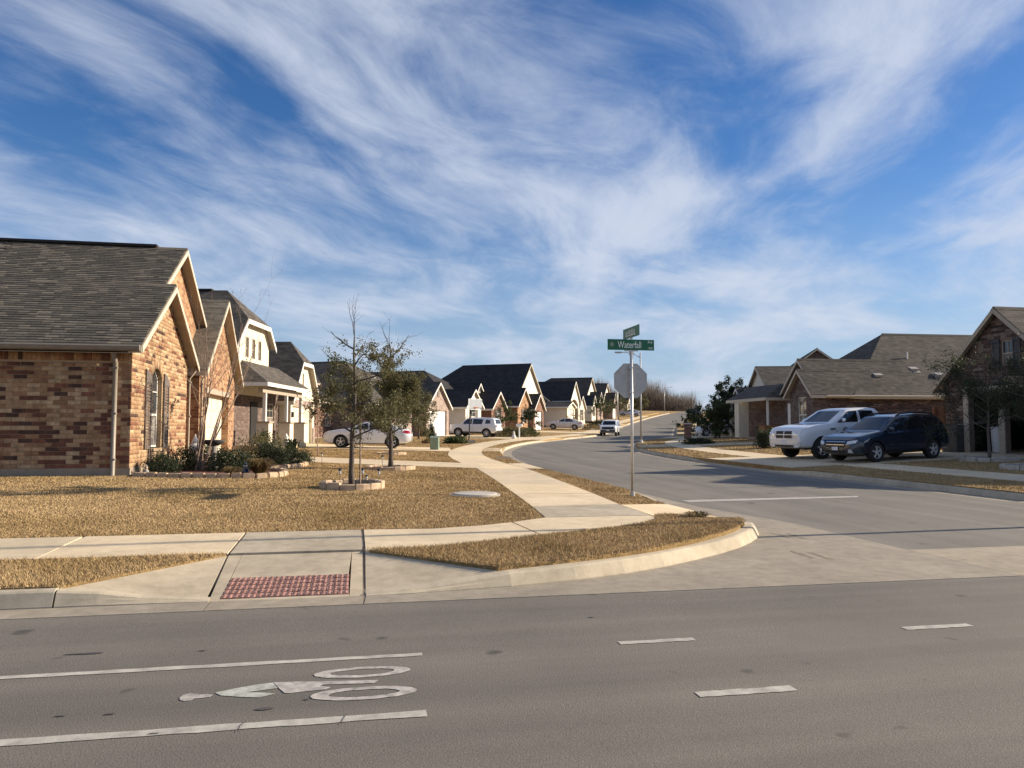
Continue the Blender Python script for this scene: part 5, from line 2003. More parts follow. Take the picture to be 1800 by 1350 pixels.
def car(name, label, loc, head, sp, paint, group=None, slope=0.0, roll=0.0, detail=True):
    L, W = sp['L'], sp['W']
    root = thing(name, label, sp['cat'], loc, head, group)
    root.rotation_euler = (roll, slope, head)
    n = 84
    t = np.linspace(-1, 1, n)
    xs = np.sign(t) * (1 - (1 - np.abs(t)) ** 1.25) * L / 2
    zt = smooth_interp(xs, sp['top'], .05); zb = smooth_interp(xs, sp['belt'], .1); zs = smooth_interp(xs, sp['sill'], .1)
    zb = np.minimum(zb, zt - .015)
    e = np.clip((L / 2 - np.abs(xs)) / .55, 0, 1)
    pw = W / 2 * (sp.get('nose', .80) + (1 - sp.get('nose', .80)) * (1 - (1 - e) ** 2.4))
    rows = []
    tb = sp.get('tumble', .30)
    for x, a, b, c, w in zip(xs, zt, zb, zs, pw):
        h = a - b
        sh = .965 * w
        wr_ = max(sh - tb * h, .4 * w)
        half = [(0, c), (.55 * w, c), (.86 * w, c + .01), (.965 * w, c + .07), (.995 * w, c + .30 * (b - c)), (1.0 * w, c + .55 * (b - c)), (.995 * w, c + .78 * (b - c)),
                (.985 * w, b - .05 * min(1, (b - c))), (sh, b), (sh - tb * h * .35, b + h * .35), (sh - tb * h * .72, b + h * .72), (wr_ - .01, b + h * .88), (wr_ * .93, b + h * .955), (wr_ * .75, b + h * .985), (wr_ * .4, a - .002), (0, a)]
        rows.append([(x, y, z) for y, z in half] + [(x, -y, z) for y, z in half[-2:0:-1]])
    m = len(rows[0])
    vs = [p for r in rows for p in r]
    fs = []
    for i in range(n - 1):
        for j in range(m):
            k = (j + 1) % m
            fs.append((i * m + j, i * m + k, (i + 1) * m + k, (i + 1) * m + j))
    fs.append(tuple(range(m - 1, -1, -1))); fs.append(tuple(range((n - 1) * m, n * m)))
    me = bpy.data.meshes.new('body'); me.from_pydata(vs, [], fs)
    me.materials.append(M[paint]); me.update()
    bm = bmesh.new(); bm.from_mesh(me); bmesh.ops.recalc_face_normals(bm, faces=bm.faces); bm.to_mesh(me)
    tree = BVHTree.FromBMesh(bm); bm.free()
    body_o = link('body', me, root)
    # wheel arches are cut out of the body
    R_ = sp['r']
    cut = MB()
    for wx in sp['wheels']:
        for sg in (-1, 1):
            cut.lathe([(R_ + sp.get('gap', .055), -.2), (R_ + sp.get('gap', .055), .2)], 28, (wx, sg * (W / 2 - .05), R_ * .98), axis='y')
    co = cut.build('cutter', 'black', root)
    bmc = bmesh.new(); bmc.from_mesh(co.data); bmesh.ops.remove_doubles(bmc, verts=bmc.verts, dist=.003); bmesh.ops.recalc_face_normals(bmc, faces=bmc.faces); bmc.to_mesh(co.data); bmc.free()
    md = body_o.modifiers.new('cut', 'BOOLEAN'); md.object = co; md.operation = 'DIFFERENCE'; md.solver = 'EXACT'
    try:
        md.material_mode = 'TRANSFER'
    except Exception:
        pass
    bpy.context.view_layer.update()
    dg = bpy.context.evaluated_depsgraph_get()
    nm = bpy.data.meshes.new_from_object(body_o.evaluated_get(dg))
    body_o.modifiers.clear()
    body_o.data = nm; nm.name = 'body'
    bpy.data.objects.remove(co)
    nm.polygons.foreach_set('use_smooth', [True] * len(nm.polygons))
    try:
        nm.set_sharp_from_angle(angle=R(32))
    except Exception:
        pass

    def panel(name_, poly, mat, view, off=.006, parent=body_o, step=.11, sg=1):
        """outline projected onto the body: view 'side' uses (x, z), 'front'/'rear' use (y, z), 'top' uses (x, y)"""
        v2, f2 = fill(poly, step)
        out, ok = [], True
        for a, b in v2:
            if view == 'side': o_, d_ = Vector((a, sg * 3, b)), Vector((0, -sg, 0))
            elif view == 'front': o_, d_ = Vector((L, a, b)), Vector((-1, 0, 0))
            elif view == 'rear': o_, d_ = Vector((-L, a, b)), Vector((1, 0, 0))
            else: o_, d_ = Vector((a, b, 4)), Vector((0, 0, -1))
            hit_ = tree.ray_cast(o_, d_)
            if hit_[0] is None:
                out.append(None); continue
            nrm = hit_[1]
            if nrm.dot(d_) > 0: nrm = -nrm
            out.append(hit_[0] + nrm * off * .6 - d_ * off * .6)
        good = [f for f in f2 if all(out[i] is not None for i in f)]
        if not good: return None
        mb = MB()
        mb.add([p if p is not None else (0, 0, 0) for p in out], good)
        return mb.build(name_, mat, parent, True)

    for q in sp['glass_side']:
        for sg in (1, -1):
            panel('side_window', q, 'car_glass', 'side', sg=sg)
    if 'shield' in sp: panel('windscreen', sp['shield'], 'car_glass', 'front')
    if 'rear_glass' in sp: panel('rear_window', sp['rear_glass'], 'car_glass', 'rear')
    for ip, (nm_, q, mt, vw) in enumerate(sp.get('panels', [])):
        off_ = .008 + .003 * ip
        if q[0] == 'mirror':
            for s_ in (1, -1):
                panel(nm_, [(a * s_, b) for a, b in (q[1:] if s_ > 0 else q[:0:-1])], mt, vw, off_)
        elif vw == 'side':
            for s_ in (1, -1): panel(nm_, q, mt, vw, off_, sg=s_)
        else:
            panel(nm_, q, mt, vw, off_)
    if detail:
        for x0, z0, x1, z1 in sp.get('seams', []):
            dx, dz = x1 - x0, z1 - z0
            l_ = math.hypot(dx, dz); px, pz = -dz / l_ * .006, dx / l_ * .006
            for sg in (1, -1):
                panel('door_seam', [(x0 - px, z0 - pz), (x1 - px, z1 - pz), (x1 + px, z1 + pz), (x0 + px, z0 + pz)], 'black', 'side', .003, sg=sg, step=.2)
        for x, z in sp.get('handles', []):
            for sg in (1, -1):
                h_ = tree.ray_cast(Vector((x, sg * 3, z)), Vector((0, -sg, 0)))
                q = MB(); q.box((x, h_[0].y + sg * .015, z), (.2, .03, .035)); q.build('door_handle', sp.get('handle_mat', paint), body_o)
        mx, mz = sp['mirror']
        for sg in (1, -1):
            h_ = tree.ray_cast(Vector((mx, sg * 3, mz)), Vector((0, -sg, 0)))
            y_ = h_[0].y if h_[0] else sg * W / 2
            q = MB(); q.lathe([(.001, -.10), (.075, -.085), (.10, -.02), (.105, .06), (.001, .062)], 12, (0, 0, 0), axis='y')
            q.v = [(mx + b_ * .55 - .02, y_ + sg * (.17) + a_ * 1.15, mz + .04 + c_ * 0.9) for a_, b_, c_ in q.v]
            mo = q.build('wing_mirror', sp.get('mirror_mat', paint), root, True)
            q = MB(); q.tube([(mx + .02, y_ - sg * .03, mz - .02), (mx, y_ + sg * .12, mz + .01)], .025, 6); q.build('mirror_arm', 'black', mo)
    # dark floor pan closes the arches
    u_ = MB(); u_.box((0, 0, (float(zs.min()) + .62) / 2 + .02), (L * .86, W * .62, .60 - float(zs.min()) * .6)); u_.build('underbody', 'black', root)
    for wx in sp['wheels']:
        for sg in (1, -1):
            wroot = thing('wheel', None, None, (wx, sg * (W / 2 - .125), R_)); wroot.parent = root
            ty = MB(); w_ = .115; r = R_
            ty.lathe([(r * .64, -w_), (r * .93, -w_), (r * .985, -w_ * .8), (r, -w_ * .4), (r, w_ * .4), (r * .985, w_ * .8), (r * .93, w_), (r * .64, w_)], 32, axis='y')
            ty.f = ty.f[:-2]
            ty.build('tyre', 'tyre', wroot, True)
            rm = MB()
            yo = sg * w_ * .80
            rm.lathe([(r * .655, yo - sg * .02), (r * .655, yo + sg * .012), (r * .60, yo + sg * .012), (r * .58, yo - sg * .05)] if sg > 0 else [(r * .58, yo - sg * .05), (r * .60, yo + sg * .012), (r * .655, yo + sg * .012), (r * .655, yo - sg * .02)], 28, axis='y')
            rm.f = rm.f[:-2]
            ns = sp.get('spokes', 5)
            for k in range(ns):
                a = 2 * math.pi * k / ns + .3
                for d_ in ((-.10, .10) if ns == 5 else (0,)):
                    rm.box((math.cos(a + d_) * r * .34, yo - sg * .004, math.sin(a + d_) * r * .34), (r * .58, .03, r * (.085 if ns == 5 else .13)), ry=-(a + d_ * .4))
            rm.lathe([(.001, yo + sg * .016), (r * .16, yo + sg * .016), (r * .18, yo - sg * .03)] if sg < 0 else [(r * .18, yo - sg * .03), (r * .16, yo + sg * .016), (.001, yo + sg * .016)], 14, axis='y')
            rm.build('rim', sp.get('rim', 'rim'), wroot)
            bk = MB(); bk.lathe([(.001, yo - sg * .055), (r * .63, yo - sg * .055), (r * .63, yo - sg * .065), (.001, yo - sg * .065)], 20, axis='y'); bk.build('brake_disc', 'rim_dark', wroot)
    if sp.get('rails'):
        for sg in (1, -1):
            q = MB()
            pts = []
            for x in np.linspace(sp['rails'][0], sp['rails'][1], 9):
                h_ = tree.ray_cast(Vector((x, sg * sp['rails'][2], 4)), Vector((0, 0, -1)))
                lift = .055 if abs(x - sp['rails'][0]) > .01 and abs(x - sp['rails'][1]) > .01 else .0
                pts.append((x, sg * sp['rails'][2], h_[0].z + lift))
            q.tube(pts, .028, 6); q.build('roof_rail', 'black', root)
    return root


def cbox(y0, y1, z0, z1):
    return [(y0, z0), (y1, z0), (y1, z1), (y0, z1)]


PICKUP = dict(cat='pickup', L=5.8, W=2.02, r=.405, wheels=(1.93, -1.72), nose=.90, gap=.075, tumble=.26, spokes=5,
    top=[(2.9, .98), (2.86, 1.14), (2.72, 1.22), (2.2, 1.30), (1.45, 1.36), (.62, 1.86), (.35, 1.91), (-.55, 1.92), (-.82, 1.86), (-1.12, 1.36), (-1.2, 1.34), (-2.8, 1.33), (-2.9, 1.28)],
    belt=[(2.9, .92), (2.6, 1.13), (1.5, 1.26), (-1.1, 1.30), (-2.9, 1.30)], sill=[(2.9, .46), (2.4, .42), (1.2, .48), (-2.3, .50), (-2.9, .58)],
    glass_side=[[(1.18, 1.36), (.18, 1.36), (.16, 1.80), (.52, 1.78), (.62, 1.74)], [(.06, 1.36), (-.72, 1.38), (-.60, 1.78), (.05, 1.81)]],
    shield=[(-.70, 1.40), (.70, 1.40), (.60, 1.80), (-.60, 1.80)], rear_glass=[(-.60, 1.44), (-.52, 1.78), (.52, 1.78), (.60, 1.44)],
    seams=[(1.2, .55, 1.28, 1.3), (.11, .52, .11, 1.84), (-.80, .9, -.86, 1.34), (-1.15, .6, -1.15, 1.32)], handles=[(.32, 1.18), (-.58, 1.19)], mirror=(1.02, 1.40), mirror_mat='chrome', handle_mat='black',
    panels=[('grille', cbox(-.50, .50, .80, 1.10), 'car_silver', 'front'),
            ('grille_slot', ['mirror'] + cbox(.03, .47, .965, 1.085), 'black', 'front'), ('grille_slot', ['mirror'] + cbox(.03, .47, .815, .935), 'black', 'front'),
            ('headlight', ['mirror'] + [(.54, .86), (.90, .88), (.90, 1.05), (.56, 1.09)], 'lamp_glass', 'front'),
            ('bumper', cbox(-.92, .92, .55, .76), 'car_silver', 'front'), ('bumper_intake', cbox(-.55, .55, .47, .56), 'black', 'front'), ('number_plate', cbox(-.15, .15, .60, .74), 'plate', 'front'),
            ('side_badge', cbox(1.32, 1.58, 1.10, 1.15), 'black', 'side'), ('tail_light', ['mirror'] + cbox(.78, .92, .85, 1.2), 'tail', 'rear'), ('bed_cover', [(-2.8, -.72), (-1.22, -.72), (-1.22, .72), (-2.8, .72)], 'black', 'top')])
WAGON = dict(cat='car', L=4.82, W=1.84, r=.345, wheels=(1.43, -1.32), nose=.78, tumble=.36, spokes=5, rails=(.15, -1.75, .62),
    top=[(2.41, .60), (2.37, .78), (2.2, .90), (1.7, 1.00), (1.12, 1.08), (.30, 1.56), (-.1, 1.63), (-.8, 1.65), (-1.6, 1.60), (-1.85, 1.52), (-2.25, 1.14), (-2.36, .95), (-2.41, .70)],
    belt=[(2.41, .56), (2.2, .80), (1.2, .97), (-.5, 1.03), (-1.8, 1.09), (-2.41, .68)], sill=[(2.41, .34), (2.1, .26), (1, .27), (-1, .28), (-2.1, .34), (-2.41, .46)],
    glass_side=[[(.98, 1.05), (.05, 1.07), (.03, 1.50), (.33, 1.46)], [(-.03, 1.07), (-.95, 1.11), (-.92, 1.545), (-.05, 1.52)], [(-1.03, 1.12), (-1.72, 1.17), (-1.84, 1.27), (-1.50, 1.48), (-1.0, 1.54)]],
    shield=[(-.66, 1.13), (.66, 1.13), (.54, 1.52), (-.54, 1.52)], rear_glass=[(-.56, 1.18), (-.46, 1.48), (.46, 1.48), (.56, 1.18)],
    seams=[(1.02, .36, 1.0, 1.0), (0, .34, 0, 1.5), (-.98, .45, -1.0, 1.1)], handles=[(.18, .88), (-.8, .92)], mirror=(.84, 1.08), handle_mat='car_blue',
    panels=[('grille', [(-.42, .55), (.42, .55), (.46, .70), (.40, .745), (-.40, .745), (-.46, .70)], 'black', 'front'), ('grille_bar', cbox(-.43, .43, .725, .745), 'chrome', 'front'), ('grille_bar', cbox(-.4, .4, .62, .64), 'chrome', 'front'),
            ('headlight', ['mirror'] + [(.50, .63), (.80, .69), (.82, .79), (.52, .745)], 'lamp_glass', 'front'), ('headlight', [(2.02, .74), (1.74, .86), (1.86, .74), (2.05, .68)], 'lamp_glass', 'side'),
            ('bumper_intake', cbox(-.50, .50, .32, .44), 'black', 'front'), ('number_plate', cbox(-.14, .14, .44, .56), 'plate', 'front'), ('fog_lamp', ['mirror'] + cbox(.60, .72, .36, .48), 'lamp_glass', 'front'),
            ('sill_cladding', [(1.0, .27), (-.9, .28), (-.9, .38), (1.0, .36)], 'black', 'side'), ('tail_light', ['mirror'] + cbox(.45, .78, .88, 1.05), 'tail', 'rear')])
SEDAN = dict(cat='car', L=4.6, W=1.78, r=.335, wheels=(1.38, -1.30), nose=.82, tumble=.40, spokes=5,
    top=[(2.3, .62), (2.27, .78), (2.05, .88), (1.5, .97), (.98, 1.04), (.18, 1.38), (-.15, 1.43), (-.6, 1.44), (-1.0, 1.38), (-1.72, 1.10), (-2.15, 1.05), (-2.25, .98), (-2.3, .70)],
    belt=[(2.3, .58), (2.05, .82), (1, .93), (-.5, .95), (-1.7, .99), (-2.3, .68)], sill=[(2.3, .30), (2, .22), (1, .22), (-1, .23), (-2, .28), (-2.3, .40)],
    glass_side=[[(.88, .97), (-.02, .99), (-.04, 1.34), (.22, 1.29)], [(-.10, .99), (-.92, 1.01), (-1.18, 1.06), (-.82, 1.32), (-.12, 1.35)]],
    shield=[(-.62, 1.03), (.62, 1.03), (.50, 1.33), (-.50, 1.33)], rear_glass=[(-.55, 1.12), (-.45, 1.34), (.45, 1.34), (.55, 1.12)],
    seams=[(.95, .3, .92, .92), (-.06, .28, -.06, 1.35), (-1.0, .5, -1.1, 1.0)], handles=[(.1, .83), (-.88, .86)], mirror=(.76, .98),
    panels=[('grille', cbox(-.5, .5, .42, .56), 'black', 'front'), ('headlight', ['mirror'] + [(.46, .58), (.80, .62), (.80, .72), (.5, .68)], 'lamp_glass', 'front'), ('number_plate', cbox(-.15, .15, .40, .5), 'plate', 'front'),
            ('tail_light', ['mirror'] + [(.42, .82), (.80, .80), (.80, .97), (.46, .95)], 'tail', 'rear'), ('tail_light', [(-2.12, .80), (-1.86, .86), (-1.9, .95), (-2.14, .94)], 'tail', 'side'), ('number_plate', cbox(-.18, .18, .66, .78), 'plate', 'rear')])
SUV = dict(cat='SUV', L=4.24, W=1.80, r=.365, wheels=(1.30, -1.27), nose=.88, tumble=.20, spokes=6, gap=.07,
    top=[(2.12, .92), (2.10, 1.03), (1.85, 1.08), (1.1, 1.12), (.58, 1.58), (.3, 1.66), (-.3, 1.69), (-1.6, 1.67), (-1.9, 1.58), (-2.06, 1.1), (-2.12, .72)],
    belt=[(2.12, .86), (1.95, 1.0), (1, 1.04), (-1.9, 1.08), (-2.12, .70)], sill=[(2.12, .42), (1.8, .34), (0, .34), (-1.8, .38), (-2.12, .48)],
    glass_side=[[(.95, 1.10), (.08, 1.10), (.06, 1.54), (.55, 1.50)], [(-.02, 1.10), (-.85, 1.12), (-.95, 1.52), (-.04, 1.54)], [(-1.15, 1.16), (-1.62, 1.18), (-1.58, 1.48), (-1.2, 1.50)]],
    shield=[(-.68, 1.16), (.68, 1.16), (.60, 1.56), (-.60, 1.56)], rear_glass=[(-.62, 1.16), (-.55, 1.52), (.55, 1.52), (.62, 1.16)],
    seams=[(.98, .42, .98, 1.05), (.02, .42, .02, 1.55), (-.88, .6, -.9, 1.1)], handles=[(.2, .93), (-.7, .95)], mirror=(.82, 1.10),
    panels=[('grille', cbox(-.52, .52, .78, .92), 'black', 'front'), ('headlight', ['mirror'] + cbox(.56, .78, .76, .95), 'lamp_glass', 'front'), ('bumper', cbox(-.75, .75, .44, .62), 'black', 'front'), ('number_plate', cbox(-.15, .15, .52, .62), 'plate', 'front'),
            ('sill_cladding', [(.9, .34), (-.85, .34), (-.85, .46), (.9, .46)], 'black', 'side'), ('tail_light', ['mirror'] + cbox(.56, .76, .86, 1.06), 'black', 'rear'), ('tail_light', ['mirror'] + cbox(.60, .72, .90, 1.02), 'tail', 'rear'), ('bumper', cbox(-.72, .72, .44, .60), 'black', 'rear'), ('number_plate', cbox(-.18, .18, .72, .84), 'plate', 'rear')])
BIGSUV = dict(SUV); BIGSUV.update(dict(r=.39, panels=[('grille', cbox(-.60, .60, .70, .95), 'black', 'front'), ('headlight', ['mirror'] + cbox(.62, .82, .80, .94), 'lamp_glass', 'front'), ('bumper', cbox(-.78, .78, .44, .64), 'black', 'front'), ('number_plate', cbox(-.15, .15, .55, .66), 'plate', 'front'), ('tail_light', ['mirror'] + cbox(.62, .78, .80, 1.1), 'tail', 'rear')]))


def place_car(name, label, x, y, hx, hy, sp, paint, zoff=0.0, road=False, detail=True, group=None):
    a = math.atan2(hy, hx)
    zf = (lambda u_, v_: rz_(u_, v_) + .004) if road else (lambda u_, v_: lz(u_, v_) + .016)
    d = 1.35
    zfr, zrr = zf(x + math.cos(a) * d, y + math.sin(a) * d), zf(x - math.cos(a) * d, y - math.sin(a) * d)
    zl_, zr_ = zf(x - math.sin(a) * .8, y + math.cos(a) * .8), zf(x + math.sin(a) * .8, y - math.cos(a) * .8)
    return car(name, label, (x, y, (zfr + zrr) / 2 + zoff), a, sp, paint, group, slope=-math.atan2(zfr - zrr, 2 * d), roll=math.atan2(zl_ - zr_, 1.6), detail=detail)


place_car('pickup_truck', 'white pickup truck with chrome grille parked on the right hand driveway', 19.0, 27.75, -.985, -.12, PICKUP, 'car_white')
place_car('station_wagon', 'dark blue station wagon parked in front of the white pickup', 18.75, 25.0, -.975, -.20, WAGON, 'car_blue')
place_car('parked_car', 'white sedan on the driveway behind the two oaks', 0.35, 42.3, -1, .12, SEDAN, 'car_white')
place_car('compact_suv', 'white boxy compact SUV with dark wheels on the third driveway', 9.6, 65.6, -.86, .50, SUV, 'car_white')
place_car('parked_car', 'silver sedan with its nose to the house beyond the compact SUV', 24.9, 93.5, -.93, .36, SEDAN, 'car_silver')
_p = st(81.5, -2.9)
place_car('parked_suv', 'white SUV with black grille parked at the kerb facing the camera', _p[0], _p[1], -math.sin(heading(80)), -math.cos(heading(80)), BIGSUV, 'car_white', road=True)
place_car('parked_car', 'silver car near the top of the hill beside the stop sign', *st(158, -8.2), -.9, .4, SEDAN, 'car_silver', detail=False)
place_car('parked_car', 'white car glimpsed on the right behind the dark hedge', 32.4, 66.0, -.95, .3, SEDAN, 'car_white', detail=False)
place_car('parked_car', 'dark car parked at the top of the hill', *st(190, 2.6), .3, -.9, SEDAN, 'black', road=True, detail=False)
# ------------------------------------------------------------------ vegetation
def leaf_cloud(name, centers, n, size, mat, parent, spread, rng, aspect=.5, up=.3):
    """many small leaf-shaped faces around the given points"""
    C = np.asarray(centers, float)
    idx = rng.integers(0, len(C), n)
    p = C[idx] + rng.normal(0, 1, (n, 3)) * np.asarray(spread)
    a = rng.normal(0, 1, (n, 3)); a[:, 2] += up; a /= np.linalg.norm(a, axis=1)[:, None]
    b = rng.normal(0, 1, (n, 3)); b -= (b * a).sum(1)[:, None] * a; b /= np.linalg.norm(b, axis=1)[:, None]
    L = size * rng.uniform(.6, 1.3, n)[:, None]
    v = np.stack([p - a * L * .5, p + b * L * aspect * .5, p + a * L * .5, p - b * L * aspect * .5], 1)
    return np_mesh(name, v.reshape(-1, 3), np.arange(n * 4).reshape(-1, 4), mat, parent=parent)


def grow(rnd, base, direction, length, radius, depth, out, tips, segs=5, bend=.18, kids=(3, 4), ratio=.62, lift=.25, start=.3):
    p = Vector(base); d = Vector(direction).normalized()
    pts, rads = [p.copy()], [radius]
    for i in range(segs):
        d = (d + Vector((rnd.gauss(0, bend), rnd.gauss(0, bend), rnd.gauss(0, bend) + lift * .12))).normalized()
        p = p + d * (length / segs)
        pts.append(p.copy()); rads.append(max(radius * (1 - .75 * (i + 1) / segs), .0022))
    out.append((pts, rads))
    if depth == 0:
        tips.extend(pts[1:]); return
    if depth == 1: tips.extend(pts[2:])
    for k in range(rnd.randint(*kids)):
        t = rnd.uniform(start, 1.0)
        i = min(int(t * segs), segs - 1); q = pts[i].lerp(pts[i + 1], t * segs - i)
        ax = (pts[i + 1] - pts[i]).normalized()
        side = Vector((rnd.gauss(0, 1), rnd.gauss(0, 1), rnd.gauss(0, .6) + lift)).normalized()
        nd = (ax * rnd.uniform(.35, .75) + side * .85).normalized()
        grow(rnd, q, nd, length * ratio * rnd.uniform(.7, 1.15), max(rads[i] * .6, .003), depth - 1, out, tips, max(3, segs - 1), bend * 1.1, kids, ratio, lift, .25)


def branches_mesh(name, out, mat, parent, sides=5):
    mb = MB()
    for pts, rads in out:
        mb.tube(pts, rads, sides if rads[0] > .012 else 3, caps=False)
    return mb.build(name, mat, parent, True)


def oak(name, label, x, y, h, th, crown_r, seed, n_leaf, leaf=.05, trunk=.055, bark='bark', lmat='leaf_oak', group=None, z=None, lean=0.0, top_bare=True, kids=(4, 6), fill_low=1.0, stake=False, cat='tree'):
    rnd = random.Random(seed); rng = np.random.default_rng(seed)
    z = lz(x, y) - .02 if z is None else z
    t = thing(name, label, cat, (x, y, z), 0, group)
    tips, out = [], []
    p = Vector((0, 0, 0)); pts, rads = [p.copy()], [trunk * 1.35]
    n = 9
    for i in range(n):
        p = p + Vector((rnd.gauss(0, .018) + lean / n, rnd.gauss(0, .018), h * .82 / n))
        pts.append(p.copy()); rads.append(trunk * (1 - .82 * ((i + 1) / n) ** 1.2) + .004)
    tk = MB(); tk.tube(pts, rads, 8); tk.build('trunk', bark, t, True)
    def at_h(zz):
        i = min(int(zz / (h * .82) * n), n - 1); return pts[i].lerp(pts[i + 1], zz / (h * .82) * n - i)
    nb = int(9 + crown_r * 4)
    for k in range(nb):
        zz = th + (h * .80 - th) * (k / nb) ** 1.15
        a = k * 2.4 + rnd.uniform(-.4, .4)
        up = .15 + .75 * (zz / h)
        ln = crown_r * (1.05 - .45 * (zz - th) / (h - th)) * rnd.uniform(.75, 1.1)
        sub = []
        grow(rnd, at_h(zz), (math.cos(a), math.sin(a), up), ln, trunk * .38, 2 if k < nb * .85 else 1, out, sub, 5, .16, kids if zz < h * .55 else (2, 4), .55, .25)
        w = 1 if zz < h * .58 else (.5 if top_bare else 1)
        tips += [q for q in sub if rnd.random() < w]
    for k in range(3):
        grow(rnd, pts[-1], (rnd.gauss(0, .35), rnd.gauss(0, .35), 1), h * .20, trunk * .18, 1, out, [], 5, .10, (2, 3), .5, .4)
    branches_mesh('branches', out, bark, t)
    c = np.array([q[:] for q in tips])
    # fewer leaves towards the top
    if top_bare:
        keep = rng.random(len(c)) < np.clip(1.25 - 1.0 * (c[:, 2] - th) / (h - th), .12, 1)
        c = c[keep]
    c = c[rng.random(len(c)) < .55]
    leaf_cloud('crown', c, n_leaf, leaf, lmat, t, (.035 * crown_r + .022,) * 3, rng)
    if stake:
        s = MB(); s.tube([(.17, .05, -.1), (.16, .05, 1.5)], .02, 6); s.build('stake', 'bark_pale', t)
    return t


def shrub(name, label, x, y, rx, ry, hz, n, leaf, mat, seed, z=None, group=None, cat='shrub', shell=.75, stems=6):
    """dense low bush: leaves through an uneven dome of twigs"""
    rnd = random.Random(seed); rng = np.random.default_rng(seed)
    z = lz(x, y) if z is None else z
    t = thing(name, label, cat, (x, y, z), 0, group)
    c = []
    lump = [(rng.uniform(-.5, .5), rng.uniform(-.5, .5), rng.uniform(.5, 1.0), rng.uniform(.45, .7)) for _ in range(7)]
    while len(c) < 260:
        p = rng.uniform(-1, 1, 3); p[2] = abs(p[2])
        r_ = np.linalg.norm(p)
        bump_ = .82 + .18 * math.sin(5 * math.atan2(p[1], p[0]) + seed) * math.sin(3.3 * p[2] * 2 + seed)
        if r_ < bump_ and r_ > shell * rng.random() ** .5:
            c.append((p[0] * rx, p[1] * ry, p[2] * hz + .03))
    st_ = []
    for k in range(stems):
        a = rnd.uniform(0, 6.28); st_.append(([Vector((0, 0, -.03)), Vector((math.cos(a) * rx * .3, math.sin(a) * ry * .3, hz * .35)), Vector((math.cos(a) * rx * .6, math.sin(a) * ry * .6, hz * .75))], [.014, .009, .004]))
    branches_mesh('stems', st_, 'bark', t, 4)
    leaf_cloud('foliage', np.array(c), n, leaf, mat, t, (rx * .09 + .01, ry * .09 + .01, hz * .07 + .01), rng, .55)
    return t


def tuft(name, label, x, y, h, r, n, mat, seed, cat='grass', z=None, group=None, w=.008):
    rng = np.random.default_rng(seed)
    z = lz(x, y) if z is None else z
    a = rng.uniform(0, 6.283, n); rr = r * np.sqrt(rng.random(n)) * .35
    hh = h * rng.uniform(.6, 1.1, n); out = r * rng.uniform(.3, 1.0, n)
    bx, by = np.cos(a) * rr, np.sin(a) * rr
    mx, my = np.cos(a) * (rr + out * .45), np.sin(a) * (rr + out * .45)
    tx, ty = np.cos(a) * (rr + out), np.sin(a) * (rr + out)
    dx, dy = -np.sin(a) * w, np.cos(a) * w
    zz = np.zeros(n) - .02
    v = np.stack([np.stack([bx - dx, by - dy, zz], 1), np.stack([bx + dx, by + dy, zz], 1), np.stack([mx + dx, my + dy, hh], 1), np.stack([mx - dx, my - dy, hh], 1), np.stack([tx, ty, hh * rng.uniform(.55, .95, n)], 1)], 1).reshape(-1, 3)
    i = np.arange(n)[:, None] * 5
    f = np.concatenate([i + np.array([[0, 1, 2]]), i + np.array([[0, 2, 3]]), i + np.array([[3, 2, 4]])])
    o = np_mesh(name, v, f, mat)
    o.location = (x, y, z)
    return tag(o, label, cat, group)


def edging_ring(name, label, x, y, rx, ry, n, mat, mulch, hgt=.13, wid=.14, seed=1, group=None):
    rnd = random.Random(seed)
    z = lz(x, y)
    t = thing(name, label, 'planter', (x, y, z), 0, group)
    m = MB(); k = 28
    vs = [(0, 0, .10)] + [(math.cos(2 * math.pi * i / k) * (rx - .02), math.sin(2 * math.pi * i / k) * (ry - .02), .05 + rnd.uniform(0, .03)) for i in range(k)]
    m.add(vs, [(0, i + 1, (i + 1) % k + 1) for i in range(k)]); m.build('mulch', mulch, t, True)
    for i in range(n):
        a0, a1 = 2 * math.pi * i / n + .012, 2 * math.pi * (i + 1) / n - .012
        h = hgt * rnd.uniform(.85, 1.15)
        q = []
        ins = [(math.cos(a) * rx, math.sin(a) * ry) for a in (a0, (a0 + a1) / 2, a1)]
        ous = [(math.cos(a) * (rx + wid), math.sin(a) * (ry + wid)) for a in (a1, (a0 + a1) / 2, a0)]
        b = MB(); b.prism([(p[0], p[1], -.05) for p in ins + ous], (0, 0, h + .05))
        o = b.build('stone', mat, t)
        bm = bmesh.new(); bm.from_mesh(o.data); bmesh.ops.bevel(bm, geom=[e for e in bm.edges if max(v.co.z for v in e.verts) > h - .01 and min(v.co.z for v in e.verts) > h - .01], offset=.018, segments=1, affect='EDGES'); bm.to_mesh(o.data); bm.free()
    return t


# two young live oaks in stone rings on the near lawn
edging_ring('tree_ring', 'tan stone ring round the nearest oak with lamps inside', -0.20, 16.9, .56, .58, 13, 'edging', 'mulch_dark', .14, .13, 3)
oak('oak_tree', 'nearest young oak on the lawn with a sparse bare top', -0.20, 16.75, 3.95, 1.1, 1.0, 5, 8500, .054, .056, 'bark', 'leaf_oak', stake=True)
edging_ring('tree_ring', 'low tan stone ring round the second oak', 0.85, 23.75, .62, .66, 13, 'edging', 'mulch_dark', .10, .14, 4)
oak('oak_tree', 'second young oak with the fuller brownish crown', 0.85, 23.6, 4.5, 1.1, 1.32, 18, 30000, .060, .066, 'bark', 'leaf_oak')
edging_ring('tree_ring', 'pale ring round the slim tree beside the driveway', 1.25, 34.7, .55, .6, 11, 'edging', 'mulch_dark', .09, .14, 5)
oak('slim_tree', 'slim tree in the pale ring behind the second oak', 1.25, 34.7, 3.3, 1.5, .8, 23, 2600, .06, .03, 'bark_grey', 'leaf_oak')
